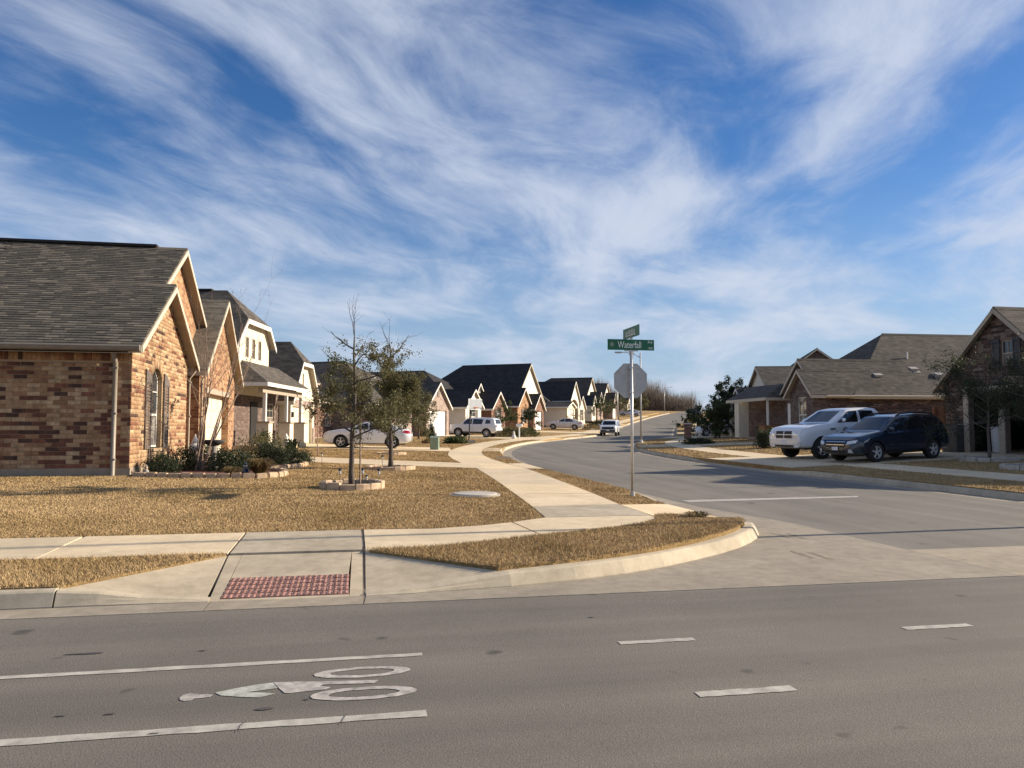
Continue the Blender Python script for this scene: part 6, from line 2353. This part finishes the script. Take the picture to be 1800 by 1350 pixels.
oak('sapling', 'bare reddish sapling in front of the white sedan', -1.75, 31.8, 3.0, 1.2, .75, 31, 260, .05, .022, 'bark_pale', 'leaf_red', kids=(2, 3))
oak('oak_tree', 'oak in front of the white garage door beyond the second driveway', 4.3, 60.0, 4.7, 1.5, 1.35, 41, 6500, .09, .06, 'bark', 'leaf_oak')
shrub('columnar_shrub', 'narrow columnar shrub beside the green utility box', 4.6, 52.5, .32, .32, 1.7, 2600, .08, 'leaf_dark', 42, shell=.3)
oak('oak_tree', 'feathery oak right of the compact SUV', 13.3, 71.8, 4.0, 1.0, 1.15, 43, 5200, .09, .05, 'bark', 'leaf_mid')
oak('evergreen_tree', 'small dark evergreen on a short trunk past the compact SUV', 16.2, 74.2, 3.0, 1.0, 1.0, 44, 5200, .10, .06, 'bark', 'leaf_dark', top_bare=False)
oak('sapling', 'thin sapling left of the silver sedan', 24.0, 87.5, 3.2, 1.4, .6, 45, 500, .08, .025, 'bark_grey', 'leaf_dry', kids=(2, 3))
oak('sapling', 'thin sapling in front of the silver sedan', 25.6, 90.0, 2.8, 1.2, .6, 46, 400, .08, .025, 'bark_grey', 'leaf_dry', kids=(2, 3))
oak('evergreen_tree', 'dark green tree in front of the pink gabled house', 36.0, 113.5, 4.6, 1.2, 1.7, 47, 4200, .14, .08, 'bark', 'leaf_mid', top_bare=False)
oak('oak_tree', 'round oak under the left edge of the stop sign', 44.5, 130.0, 4.2, 1.2, 1.7, 48, 3800, .15, .08, 'bark', 'leaf_oak', top_bare=False)
for k, (s_, o_, lb) in enumerate(((150, -13, 'dark oak just left of the crest behind the stop sign post'), (166, -11, 'dark rounded oak near the crest of the hill'), (181, -9, 'last dark oak beside the hill road'), (188, -16, 'dark oak in front of the bare woods'))):
    oak('oak_tree', lb, *st(s_, o_), 4.6, .6, 2.2, 140 + k, 5200, .22, .09, 'bark', 'leaf_oak', top_bare=False)
# right hand yards
edging_ring('tree_ring', 'grey concrete ring round the tree at the right hand garage', 20.9, 22.6, .85, .75, 14, 'edging_grey', 'mulch_dark', .12, .14, 6)
oak('oak_tree', 'dark oak in the concrete ring in front of the right hand gable', 20.9, 22.6, 3.6, 1.0, 1.75, 51, 15000, .06, .05, 'bark_grey', 'leaf_dark', top_bare=False)
edging_ring('tree_ring', 'grey concrete ring cut by the right edge of the picture', 19.2, 19.2, .75, .65, 14, 'edging_grey', 'mulch_dark', .12, .14, 7)
oak('oak_tree', 'slim leaning oak at the right edge of the picture', 19.2, 19.2, 3.3, 1.35, 1.35, 52, 10000, .06, .028, 'bark_grey', 'leaf_dark', top_bare=False, lean=-.35)
oak('evergreen_tree', 'tall dark evergreen in front of the right hand roofs', 36.4, 71.0, 5.4, .6, 2.4, 53, 22000, .18, .12, 'bark', 'leaf_dark', top_bare=False)
oak('evergreen_tree', 'broad dark evergreen right of the hill road', 31.0, 61.0, 3.7, .4, 1.8, 54, 15000, .14, .08, 'bark', 'leaf_dark', top_bare=False)
oak('olive_tree', 'olive brown tree standing at the bend of the road', 28.6, 58.5, 3.1, .4, 1.5, 55, 9000, .13, .07, 'bark', 'leaf_mid', top_bare=False)
oak('olive_tree', 'ragged yellow green tree beside the hill road', 31.0, 68.0, 3.2, .5, 1.4, 56, 6000, .14, .06, 'bark_grey', 'leaf_mid', top_bare=True)
for k, (s_, o_, lb) in enumerate(((86, 9.6, 'low olive tree at the right kerb below the crest'), (98, 10.5, 'small green tree on the right half way up the hill'), (113, 10, 'grey green tree on the right side of the hill road'), (131, 10.5, 'rounded tree on the right near the crest'), (152, 10, 'far rounded tree on the right near the crest'), (174, 11, 'last small tree on the right at the crest'))):
    oak('roadside_tree', lb, *st(s_, o_), 3.6, .3, 1.9, 160 + k, 5000, .17 + .01 * k, .07, 'bark_grey', ('leaf_oak', 'leaf_mid')[k % 2], top_bare=False)
shrub('shrub', 'dark rounded shrub left of the white pickup', 20.6, 36.6, .75, .75, 1.15, 3600, .09, 'leaf_dark', 57)
shrub('shrub', 'dark clipped shrub beside the pickup on the lawn', 22.4, 33.2, .7, .6, .95, 3200, .08, 'leaf_dark', 58)
shrub('shrub', 'low dark ground shrub near the bend kerb', 20.8, 45.5, 1.3, .6, .40, 2200, .09, 'leaf_dark', 59)
shrub('shrub', 'grey green yucca clump under the hoop', 6.1, 51.2, .85, .6, .55, 2000, .12, 'leaf_mid', 60)
shrub('shrub', 'brown dry shrub at the foot of the columnar shrub', 4.3, 50.9, .5, .4, .35, 900, .08, 'leaf_dry', 61)
shrub('hedge', 'grey brown hedge in front of the red brick gable', 12.6, 66.3, 2.3, .7, .95, 4200, .11, 'leaf_oak', 62)
shrub('hedge', 'darker hedge beside the feathery oak', 14.6, 68.6, 1.5, .7, .9, 3000, .11, 'leaf_mid', 63)
shrub('shrub', 'dry brown shrub mound beyond the silver sedan', 28.6, 93.8, 1.6, .8, .7, 1600, .12, 'leaf_dry', 64)
shrub('shrub', 'dark shrub bank below the pink gable', 33.4, 106, 2.2, .9, .9, 2600, .14, 'leaf_dark', 65)


# bare crape myrtle and the planting bed of the near house
def bare_shrub(name, label, x, y, h, stems, seed, fan=(.25, .0), mat='bark_warm', r=.018):
    rnd = random.Random(seed)
    t = thing(name, label, 'shrub', (x, y, lz(x, y) - .02))
    out = []; tips = []
    for k in range(stems):
        b = Vector((rnd.uniform(-.14, .14), rnd.uniform(-.10, .10), 0))
        d = Vector((fan[0] + rnd.uniform(-.22, .25), fan[1] + rnd.uniform(-.2, .2), 1))
        grow(rnd, b, d, h * rnd.uniform(.75, 1.0), r, 2, out, tips, 8, .055, (3, 5), .36, .8, .35)
    branches_mesh('stems', out, mat, t, 6)
    c = np.array([q[:] for q in tips]); rng = np.random.default_rng(seed)
    sh = leaf_cloud('seed_heads', c, 260, .035, 'bark', t, (.015,) * 3, rng, .8)
    sh['kind'] = 'stuff'
    return t


bare_shrub('crape_myrtle', 'bare many stemmed shrub in front of the near house', -4.35, 22.0, 4.4, 9, 5, (.20, .10), r=.026)
bare_shrub('crape_myrtle', 'single bare stem at the corner of the near house', -5.25, 21.1, 2.7, 2, 8, (.0, .02), r=.012)
bare_shrub('crape_myrtle', 'thin bare stem below the arched window', -5.0, 22.6, 2.4, 1, 9, (.0, .0), r=.012)

BED = [(-5.55, 20.35), (-5.4, 20.0), (-4.4, 19.75), (-3.2, 19.6), (-2.3, 19.75), (-1.95, 20.5), (-2.05, 21.6), (-2.5, 22.6), (-2.1, 23.8), (-1.75, 25.2), (-2.0, 26.3), (-3.6, 27.2), (-5.2, 27.3)]
bed = sheet('planting_bed', BED, lambda u_, v_: lawn_z(u_, v_) + .045, 'mulch', .5, parent=None)
tag(bed, kind='structure')
_bp = catmull(BED[1:12], 6)
_d = np.concatenate([[0], np.cumsum(np.linalg.norm(np.diff(_bp, axis=0), axis=1))])
s = 0
while s < _d[-1] - .3:
    ln = RND.uniform(.26, .34)
    a = np.array([np.interp(s, _d, _bp[:, 0]), np.interp(s, _d, _bp[:, 1])]); b = np.array([np.interp(s + ln, _d, _bp[:, 0]), np.interp(s + ln, _d, _bp[:, 1])])
    c = (a + b) / 2; q = MB(); q.box((0, 0, 0), (ln - .02, .13, .15))
    o = q.build('edging_stone', 'edging', bed)
    bm = bmesh.new(); bm.from_mesh(o.data); bmesh.ops.bevel(bm, geom=list(bm.edges), offset=.02, segments=2, affect='EDGES'); bm.to_mesh(o.data); bm.free()
    o.location = (c[0], c[1], lz(c[0], c[1]) + .05 + RND.uniform(-.015, .015)); o.rotation_euler = (RND.uniform(-.06, .06), RND.uniform(-.05, .05), math.atan2(b[1] - a[1], b[0] - a[0]))
    s += ln
shrub('shrub', 'small green shrub at the brick corner of the near house', -5.0, 21.0, 0.50, 0.46, 0.54, 2970, .05, 'leaf_dark', 71)
shrub('shrub', 'dark glossy shrub under the arched window', -4.7, 22.3, 0.60, 0.54, 0.72, 3510, .05, 'leaf_dark', 72)
shrub('shrub', 'broad dark green shrub right of the bird bath', -3.45, 21.9, 0.74, 0.60, 0.70, 4590, .055, 'leaf_dark', 73)
shrub('shrub', 'rounded clipped shrub in the middle of the bed', -2.85, 25.2, 0.74, 0.60, 0.74, 4320, .055, 'leaf_dark', 74)
shrub('shrub', 'rounded clipped shrub at the right end of the bed', -2.2, 25.9, 0.74, 0.54, 0.60, 4050, .055, 'leaf_dark', 75)
shrub('shrub', 'olive feathery shrub in front of the pedestal porch', -3.3, 27.0, 1.02, 0.72, 1.14, 3510, .06, 'leaf_oak', 76)
shrub('shrub', 'dark bush against the entry wall of the near house', -4.6, 24.6, 0.60, 0.60, 0.74, 3510, .05, 'leaf_dark', 77)
tuft('ornamental_grass', 'dry golden grass clump at the bed edge', -2.55, 20.7, .42, .42, 420, 'leaf_dry', 78, 'grass')
tuft('ornamental_grass', 'small dry grass clump near the edging stones', -3.15, 20.1, .25, .3, 240, 'leaf_dry', 79, 'grass')
tuft('agave', 'spiky dark agave in front of the second house', -2.9, 33.6, .62, .5, 60, 'leaf_dark', 80, 'agave', w=.03)
tuft('grass_tuft', 'dark matted tuft in the corner grass island', 5.05, 11.15, .10, .26, 260, 'leaf_dry', 81, 'grass', z=float(zisl(5.05, 11.15)))




# far bare woods beyond the crest: reads as one mass
def woods():
    rng = np.random.default_rng(91)
    vs, fs = [], []
    n = 15000
    u0 = rng.uniform(66, 109, n); v0 = rng.uniform(236, 262, n)
    # only left of the road's end and a thinner belt to the right
    zb = road_z(v0) - .5
    edge = np.clip((110.5 - u0) / 3, .3, 1)
    hh = rng.uniform(5.5, 12.5, n) * edge * (.75 + .25 * np.sin(u0 * .35))
    w = rng.uniform(.03, .09, n)
    lx = rng.normal(0, .10, n) * hh; ly = rng.normal(0, .08, n) * hh
    start = np.where(rng.random(n) < .25, 0, rng.uniform(.15, .6, n)) * hh
    a = np.stack([u0 - w + lx * start / hh, v0, zb + start], 1); b = np.stack([u0 + w + lx * start / hh, v0 + .05, zb + start], 1); c = np.stack([u0 + lx, v0 + ly, zb + hh], 1)
    v = np.stack([a, b, c], 1).reshape(-1, 3)
    o = np_mesh('bare_woods', v, np.arange(n * 3).reshape(-1, 3), 'twig_far')
    tag(o, 'bare brown winter woods beyond the crest of the hill', 'woods', kind='stuff')
    C = np.stack([rng.uniform(112, 215, 700), rng.uniform(236, 275, 700), np.zeros(700)], 1)
    C[:, 2] = road_z(C[:, 1]) + rng.uniform(-1.5, 3.2, 700) * (.6 + .4 * np.sin(C[:, 0] * .23))
    o = leaf_cloud('far_treeline', C, 9000, .5, 'leaf_oak', None, (.7, .7, .5), rng)
    tag(o, 'low green treeline on the horizon right of the hill road', 'treeline', kind='stuff')


woods()
# ------------------------------------------------------------------ dry lawn blades
_rings = [[(x + math.cos(t) * r_, y + math.sin(t) * r_) for t in np.linspace(0, 6.28, 20, endpoint=False)] for x, y, r_ in ((-.2, 16.9, .62), (.85, 23.75, .7), (1.25, 34.7, .62), (2.2, 15.15, .42))]
_dr = [[(3.85, 24.3), (4.05, 27.2), (1.2, 29.0), (-2.0, 31.3), (-5.1, 33.9), (-5.1, 28.0), (-2.2, 27.7), (1.0, 25.6)], [(4.45, 38.6), (4.85, 43.6), (.4, 45.0), (-3.4, 48.2), (-4.0, 42.6), (.2, 40.0)], BED]
LEFT_HOUSE = [(-20, 20.38), (-5.55, 20.38), (-5.55, 27), (-5.3, 35), (-4.8, 37), (-3.5, 50), (-20, 60)]
for nm, poly, zf, dens, h, lb in (('lawn_grass', LAWN_MAIN, zl, 5200, .036, 'dormant tan grass of the big lawn around the two oaks'),
                                  ('verge_grass', LAWN_VERGE, zver, 5000, .036, 'dormant tan grass of the narrow verge under the stop sign'),
                                  ('strip_grass', LAWN_STRIP, zst, 6500, .042, 'dormant tan grass strip at the kerb left of the ramp'),
                                  ('island_grass', LAWN_ISLAND, zisl, 7500, .045, 'dormant tan grass of the rounded corner island'),
                                  ('yard_grass', LAWN_RIGHT, zl, 1200, .05, 'dormant grass of the shaded right hand yards'),
                                  ('verge_grass', LAWN_RV, zl, 1600, .05, 'dormant grass of the right hand verge')):
    o = grass(nm, poly, zf, dens, h, clear=_rings + _dr + [LEFT_HOUSE] if nm == 'lawn_grass' else [[st(23.5, 4), st(30, 4), st(30, 13.8), st(23.5, 13.8)]] if 'yard' in nm or 'right' in lb else [[st(24.2, -4), st(27.6, -4), st(27.4, -4.8), st(24.2, -4.8)]])
    tag(o, lb, 'grass', kind='stuff')
# ------------------------------------------------------------------ signs, lamps and small things
def text_mesh(name, body_, size, mat, parent, loc, rot, sx=1.0, depth=.001):
    cu = bpy.data.curves.new(name, 'FONT')
    cu.body = body_; cu.size = size; cu.align_x = 'CENTER'; cu.align_y = 'CENTER'; cu.extrude = depth
    tmp = bpy.data.objects.new(name, cu); col.objects.link(tmp)
    dg = bpy.context.evaluated_depsgraph_get()
    me = bpy.data.meshes.new_from_object(tmp.evaluated_get(dg))
    bpy.data.objects.remove(tmp)
    me.materials.clear(); me.materials.append(M[mat])
    o = link(name, me, parent)
    o.location = loc; o.rotation_euler = rot; o.scale = (sx, 1, 1)
    return o


sx_, sy_ = 5.58, 15.46
sg = thing('stop_sign_post', 'galvanised post with the back of a stop sign and two green street name blades', 'sign', (sx_, sy_, lz(sx_, sy_) - .02), 0)
q = MB(); q.tube([(0, 0, -.1), (0, 0, 3.02)], .031, 14); q.build('post', 'steel', sg, True)
q = MB(); q.tube([(0, 0, -.02), (0, 0, .06)], .05, 12); q.build('post_collar', 'steel', sg)
oc = [(math.cos(R(22.5 + 45 * k)) * .397, math.sin(R(22.5 + 45 * k)) * .397) for k in range(8)]
zc = 2.40
q = MB(); q.prism([(a, .055, zc + b) for a, b in oc], (0, .004, 0)); octo = q.build('stop_plate', 'sign_back', sg)
q = MB(); q.prism([(a * .995, .0595, zc + b * .995) for a, b in oc], (0, .0015, 0)); q.build('white_border', 'sign_white', octo)
q = MB(); q.prism([(a * .94, .0615, zc + b * .94) for a, b in oc], (0, .0012, 0)); q.build('red_face', 'sign_red', octo)
text_mesh('stop_text', 'STOP', .30, 'sign_white', octo, (0, .0645, zc), (R(90), 0, R(180)), .8)
for dz in (-.25, .27):
    q = MB(); q.box((0, .02, zc + dz), (.10, .085, .035)); q.lathe([(.001, 0), (.012, 0), (.012, .02), (.001, .02)], 8, (0, -.05, zc + dz), axis='y'); q.build('bracket', 'steel', sg)
q = MB(); q.box((0, 0, 2.99), (.09, .03, .10)); q.box((0, 0, 3.035), (.30, .02, .025)); q.build('blade_bracket', 'steel', sg)
q = MB(); q.box((-.005, 0, 3.16), (1.035, .006, .228)); bl = q.build('name_blade', 'sign_green', sg)
text_mesh('name_text', 'Waterfall', .205, 'sign_white', bl, (-.035, -.0045, 3.155), (R(90), 0, 0), .68)
text_mesh('name_text', 'Ave', .085, 'sign_white', bl, (.42, -.0045, 3.225), (R(90), 0, 0), .8)
text_mesh('number_text', '1900', .062, 'sign_white', bl, (.42, -.0045, 3.09), (R(90), 0, 0), .9)
q = MB(); q.prism([(-.43 + math.cos(R(60 * k)) * .05, -.0035, 3.165 + math.sin(R(60 * k)) * .055) for k in range(6)], (0, -.001, 0)); q.build('emblem', 'util_green', bl)
q = MB(); q.box((0, 0, 3.29), (.05, .05, .05)); q.build('blade_bracket', 'steel', sg)
q = MB(); q.box((0, 0, 3.425), (.006, 1.0, .228)); bl2 = q.build('cross_blade', 'sign_green', sg)
q = MB()
rr = random.Random(3)
yy = .32
while yy > -.22:
    w = rr.uniform(.025, .045); q.box((-.0042, yy, 3.42 + rr.uniform(-.01, .01)), (.002, w * .55, rr.uniform(.09, .14))); q.box((-.0042, yy - .02, 3.37), (.002, w, .02)); yy -= w + .035
q.build('worn_lettering', 'sign_white', bl2)


def street_lamp(label, x, y, h, ang, arm=1.6, group='street lamps'):
    t = thing('street_lamp', label, 'street lamp', (x, y, lz(x, y) - .03), ang, group)
    q = MB(); q.tube([(0, 0, 0), (0, 0, h * .5), (0, 0, h)], [.075, .06, .045], 10); q.build('pole', 'steel', t, True)
    q = MB(); q.lathe([(.16, 0), (.16, .05), (.10, .12), (.09, .25)], 12); q.build('base', 'steel', t)
    q = MB(); q.tube([(0, 0, h - .35), (arm * .35, 0, h - .08), (arm * .75, 0, h + .03), (arm, 0, h + .05)], .028, 8); a = q.build('arm', 'steel', t, True)
    q = MB(); q.box((arm + .22, 0, h + .04), (.52, .2, .09)); q.box((arm + .25, 0, h - .01), (.34, .16, .03)); q.build('lamp_head', 'sign_back', t)
    return t


street_lamp('street lamp whose pole shows beside the stop sign at the bend', 19.6, 52.4, 6.5, R(165), 1.35)
street_lamp('street lamp left of the stop sign half way up the street', *st(115, -4.9), 6.1, R(-28))
street_lamp('farthest street lamp at the top of the hill', *st(196, -5.2), 6.4, R(-28))
street_lamp('added lamp post out of view on the right, casting the thin sidewalk shadow', 15.3, 10.72, 8.1, R(182.6), 1.2)  # unseen lamp post, added so its pole throws the thin shadow line over the sidewalk

# bird bath, urn and little figures in the bed
t = thing('bird_bath', 'grey stone bird bath with dark bowl in the planting bed', 'bird bath', (-4.0, 22.35, lz(-4, 22.35) + .03))
q = MB(); q.lathe([(.17, 0), (.18, .06), (.13, .10), (.09, .18), (.08, .42), (.10, .60), (.13, .68)], 16); q.build('pedestal', 'stone_urn', t, True)
q = MB(); q.lathe([(.10, .66), (.24, .72), (.30, .80), (.31, .83), (.28, .83), (.20, .78), (.02, .76)], 20); q.build('bowl', 'stone_dark', t, True)
t = thing('garden_urn', 'pale finial urn beside the downpipe in the bed', 'urn', (-4.85, 24.2, lz(-4.85, 24.2) + .03))
q = MB(); q.lathe([(.13, 0), (.14, .05), (.08, .12), (.07, .3), (.16, .48), (.17, .6), (.10, .68)], 14); q.build('vase', 'statue', t, True)
q = MB(); q.lathe([(.11, .68), (.09, .76), (.05, .82), (.02, .92), (.001, .95)], 12); q.build('finial', 'statue', t, True)


def gnome(label, x, y, h, m1, m2):
    t = thing('garden_figure', label, 'figurine', (x, y, lz(x, y) + .03))
    q = MB(); q.lathe([(.30 * h, 0), (.32 * h, .1 * h), (.26 * h, .35 * h), (.18 * h, .5 * h), (.10 * h, .56 * h)], 12); q.build('body', m1, t, True)
    q = MB(); q.lathe([(.06 * h, .54 * h), (.15 * h, .60 * h), (.17 * h, .70 * h), (.13 * h, .80 * h), (.05 * h, .86 * h)], 12); q.build('head', m2, t, True)
    q = MB(); q.lathe([(.16 * h, .76 * h), (.10 * h, .90 * h), (.02 * h, 1.02 * h)], 10); q.build('hat', m1, t, True)


gnome('small pale figure at the brick corner', -5.25, 20.55, .24, 'stone_urn', 'edging')
gnome('tiny blue grey figure beside the golden grass', -2.95, 20.9, .30, 'pot_blue', 'statue')
gnome('white figure in the bed below the porch', -4.55, 23.4, .42, 'statue', 'statue')
gnome('white figurine by the second house porch', -3.6, 38.6, .75, 'statue', 'statue')
gnome('white animal figure in front of the grey brown hedge', 12.2, 62.0, .62, 'statue', 'statue')
t = thing('garden_urn', 'dark plant pot at the entry of the near house', 'urn', (-4.2, 34.6, lz(-4.2, 34.6)))
q = MB(); q.lathe([(.16, 0), (.24, .3), (.26, .42), (.22, .42), (.2, .36)], 14); q.build('pot', 'pot_blue', t, True)
rng = np.random.default_rng(4); leaf_cloud('plant', [(0, 0, .65)], 500, .1, 'leaf_dark', t, (.14, .14, .16), rng)

for k, (x, y, lb) in enumerate(((-.46, 17.15, 'left stake lamp in the nearest tree ring'), (.02, 17.35, 'tall stake lamp behind the oak trunk in the nearest ring'), (.10, 16.85, 'short stake lamp right of the oak trunk'), (.37, 17.1, 'right hand stake lamp in the nearest tree ring'), (-1.35, 27.3, 'lone stake lamp in the lawn by the driveway'), (.62, 24.2, 'stake lamp in the second tree ring'))):
    hh = .24 if k == 2 else .36
    t = thing('stake_lamp', lb, 'garden lamp', (x, y, lz(x, y) + (.05 if k != 4 else 0)), 0, 'solar stake lamps')
    q = MB(); q.tube([(0, 0, -.1), (0, 0, hh * .62)], .007, 6); q.build('stake', 'black', t)
    q = MB(); q.lathe([(.012, hh * .62), (.022, hh * .66), (.022, hh * .84), (.014, hh * .86)], 10); q.build('lens', 'acrylic', t)
    q = MB(); q.lathe([(.038, hh * .85), (.036, hh * .93), (.012, hh)], 10); q.build('cap', 'black', t)

t = thing('manhole', 'round pale concrete utility lid set in the lawn', 'manhole', (2.2, 15.15, lz(2.2, 15.15)))
q = MB(); q.lathe([(.44, -.02), (.44, .045), (.42, .055), (.001, .065)], 40); q.build('lid', 'lid', t)
q = MB(); q.lathe([(.50, -.03), (.50, .03), (.452, .03), (.452, -.03)], 40); q.build('rim', 'edging_grey', t)
t = thing('meter_box', 'concrete water meter box with dark slot in the verge', 'utility lid', (5.82, 31.6, lz(5.82, 31.6)), R(4))
q = MB(); q.box((0, 0, .02), (.62, .46, .07)); q.build('box', 'lid', t)
q = MB(); q.box((0, .0, .058), (.44, .26, .012)); q.build('cover', 'tar', t)
t = thing('utility_box', 'green utility cabinet on the lawn beside the sidewalk', 'utility box', (3.75, 40.6, lz(3.75, 40.6)), R(-14))
q = MB(); q.box((0, 0, .30), (.42, .42, .64)); q.build('cabinet', 'util_green', t)
q = MB(); q.prism([(-.23, -.23, .62), (.23, -.23, .62), (.23, .23, .70), (-.23, .23, .70)], (0, 0, .03)); q.build('cap', 'util_green', t)
q = MB(); q.box((.215, 0, .33), (.01, .36, .5)); q.build('door', 'util_green', t)

t = thing('basketball_hoop', 'portable basketball hoop by the third driveway', 'basketball hoop', (7.35, 52.3, lz(7.35, 52.3)), R(-60))
q = MB(); q.box((-.5, 0, .1), (1.0, .7, .18)); q.build('base', 'black', t)
q = MB(); q.tube([(-.3, 0, .1), (-.15, 0, 2.4)], .045, 8); q.build('pole', 'black', t)
q = MB(); q.tube([(-.15, 0, 2.3), (.35, 0, 2.75)], .03, 6); q.tube([(-.15, 0, 2.0), (.35, 0, 2.45)], .03, 6); q.build('arm', 'black', t)
q = MB(); q.box((.38, 0, 2.65), (.03, 1.1, .72)); bb = q.build('backboard', 'acrylic', t)
q = MB()
for y_, z_, a, b in ((0, 3.0, 1.14, .04), (0, 2.30, 1.14, .04)): q.box((.38, y_, z_), (.05, a, b))
for y_ in (-.56, .56): q.box((.38, y_, 2.65), (.05, .04, .66))
q.build('board_frame', 'sign_white', bb)
q = MB(); q.tube([(.62 + .22 * math.cos(a), .22 * math.sin(a), 2.42) for a in np.linspace(0, 6.283, 20)], .012, 6); q.box((.40, 0, 2.42), (.05, .16, .12)); q.build('rim', 'orange', t)


# wooden side fence between the right hand houses, board by board
def picket_fence(label, a, b, h=1.85, mat='wood_fence'):
    a, b = np.array(a), np.array(b); L = np.linalg.norm(b - a); d = (b - a) / L
    t = thing('wood_fence', label, 'fence', (a[0], a[1], lz(*a)), math.atan2(d[1], d[0]))
    me = None; n = int(L / .148); rnd = random.Random(int(L * 100))
    for k in range(n):
        x = (k + .5) * .148
        if me is None:
            q = MB(); q.prism([(-.07, 0, 0), (.07, 0, 0), (.07, 0, h - .04), (.04, 0, h), (-.04, 0, h), (-.07, 0, h - .04)], (0, .018, 0)); o = q.build('picket', mat, t); me = o.data
        else: o = link('picket', me, t)
        p = a + d * x
        o.location = (x, rnd.uniform(-.006, .006), lz(*p) - lz(*a) + .03 + rnd.uniform(-.012, .012)); o.rotation_euler = (rnd.uniform(-.01, .01), rnd.uniform(-.012, .012), 0)
    for z in (.35, 1.0, 1.6):
        q = MB(); q.box((L / 2, .05, z), (L, .045, .09)); q.build('rail', mat, t)
    for k in range(int(L / 2.4) + 1):
        q = MB(); q.box((min(k * 2.4, L), .09, h * .5), (.09, .09, h)); q.build('post', mat, t)


picket_fence('red brown board fence behind the blue wagon', (24.2, 29.0), (30.5, 29.4))
picket_fence('dark board fence between the two near left houses', (-8.0, 36.2), (-12.5, 36.2))
t = thing('storage_bin', 'light wooden bin beside the brick entry behind the pickup', 'bin', (25.2, 44.6, lz(25.2, 44.6)), R(-3))
q = MB(); q.box((0, 0, .5), (1.0, .7, 1.0)); q.build('box', 'wood', t)
q = MB(); q.box((0, 0, 1.03), (1.1, .8, .06)); q.build('lid', 'wood', t)
for k, (x, y, lb) in enumerate(((25.9, 58.6, 'brick mailbox pillar at the bend with pale cap'), (12.9, 63.2, 'white mailbox post in front of the hedge'))):
    t = thing('mailbox', lb, 'mailbox', (x, y, lz(x, y)), R(-25))
    q = MB()
    if k == 0:
        q.box((0, 0, .6), (.55, .5, 1.2)); q.build('pillar', 'brick_wall_red', t)
        q = MB(); q.box((0, 0, 1.24), (.66, .6, .08)); q.build('cap', 'statue', t)
    else:
        q.box((0, 0, .5), (.09, .09, 1.0)); q.build('post', 'sign_white', t)
        q = MB(); q.prism([(-.25, -.1, 1.0), (-.25, .1, 1.0), (-.25, .1, 1.15), (-.25, .06, 1.22), (-.25, -.06, 1.22), (-.25, -.1, 1.15)], (.5, 0, 0)); q.build('box', 'sign_white', t)
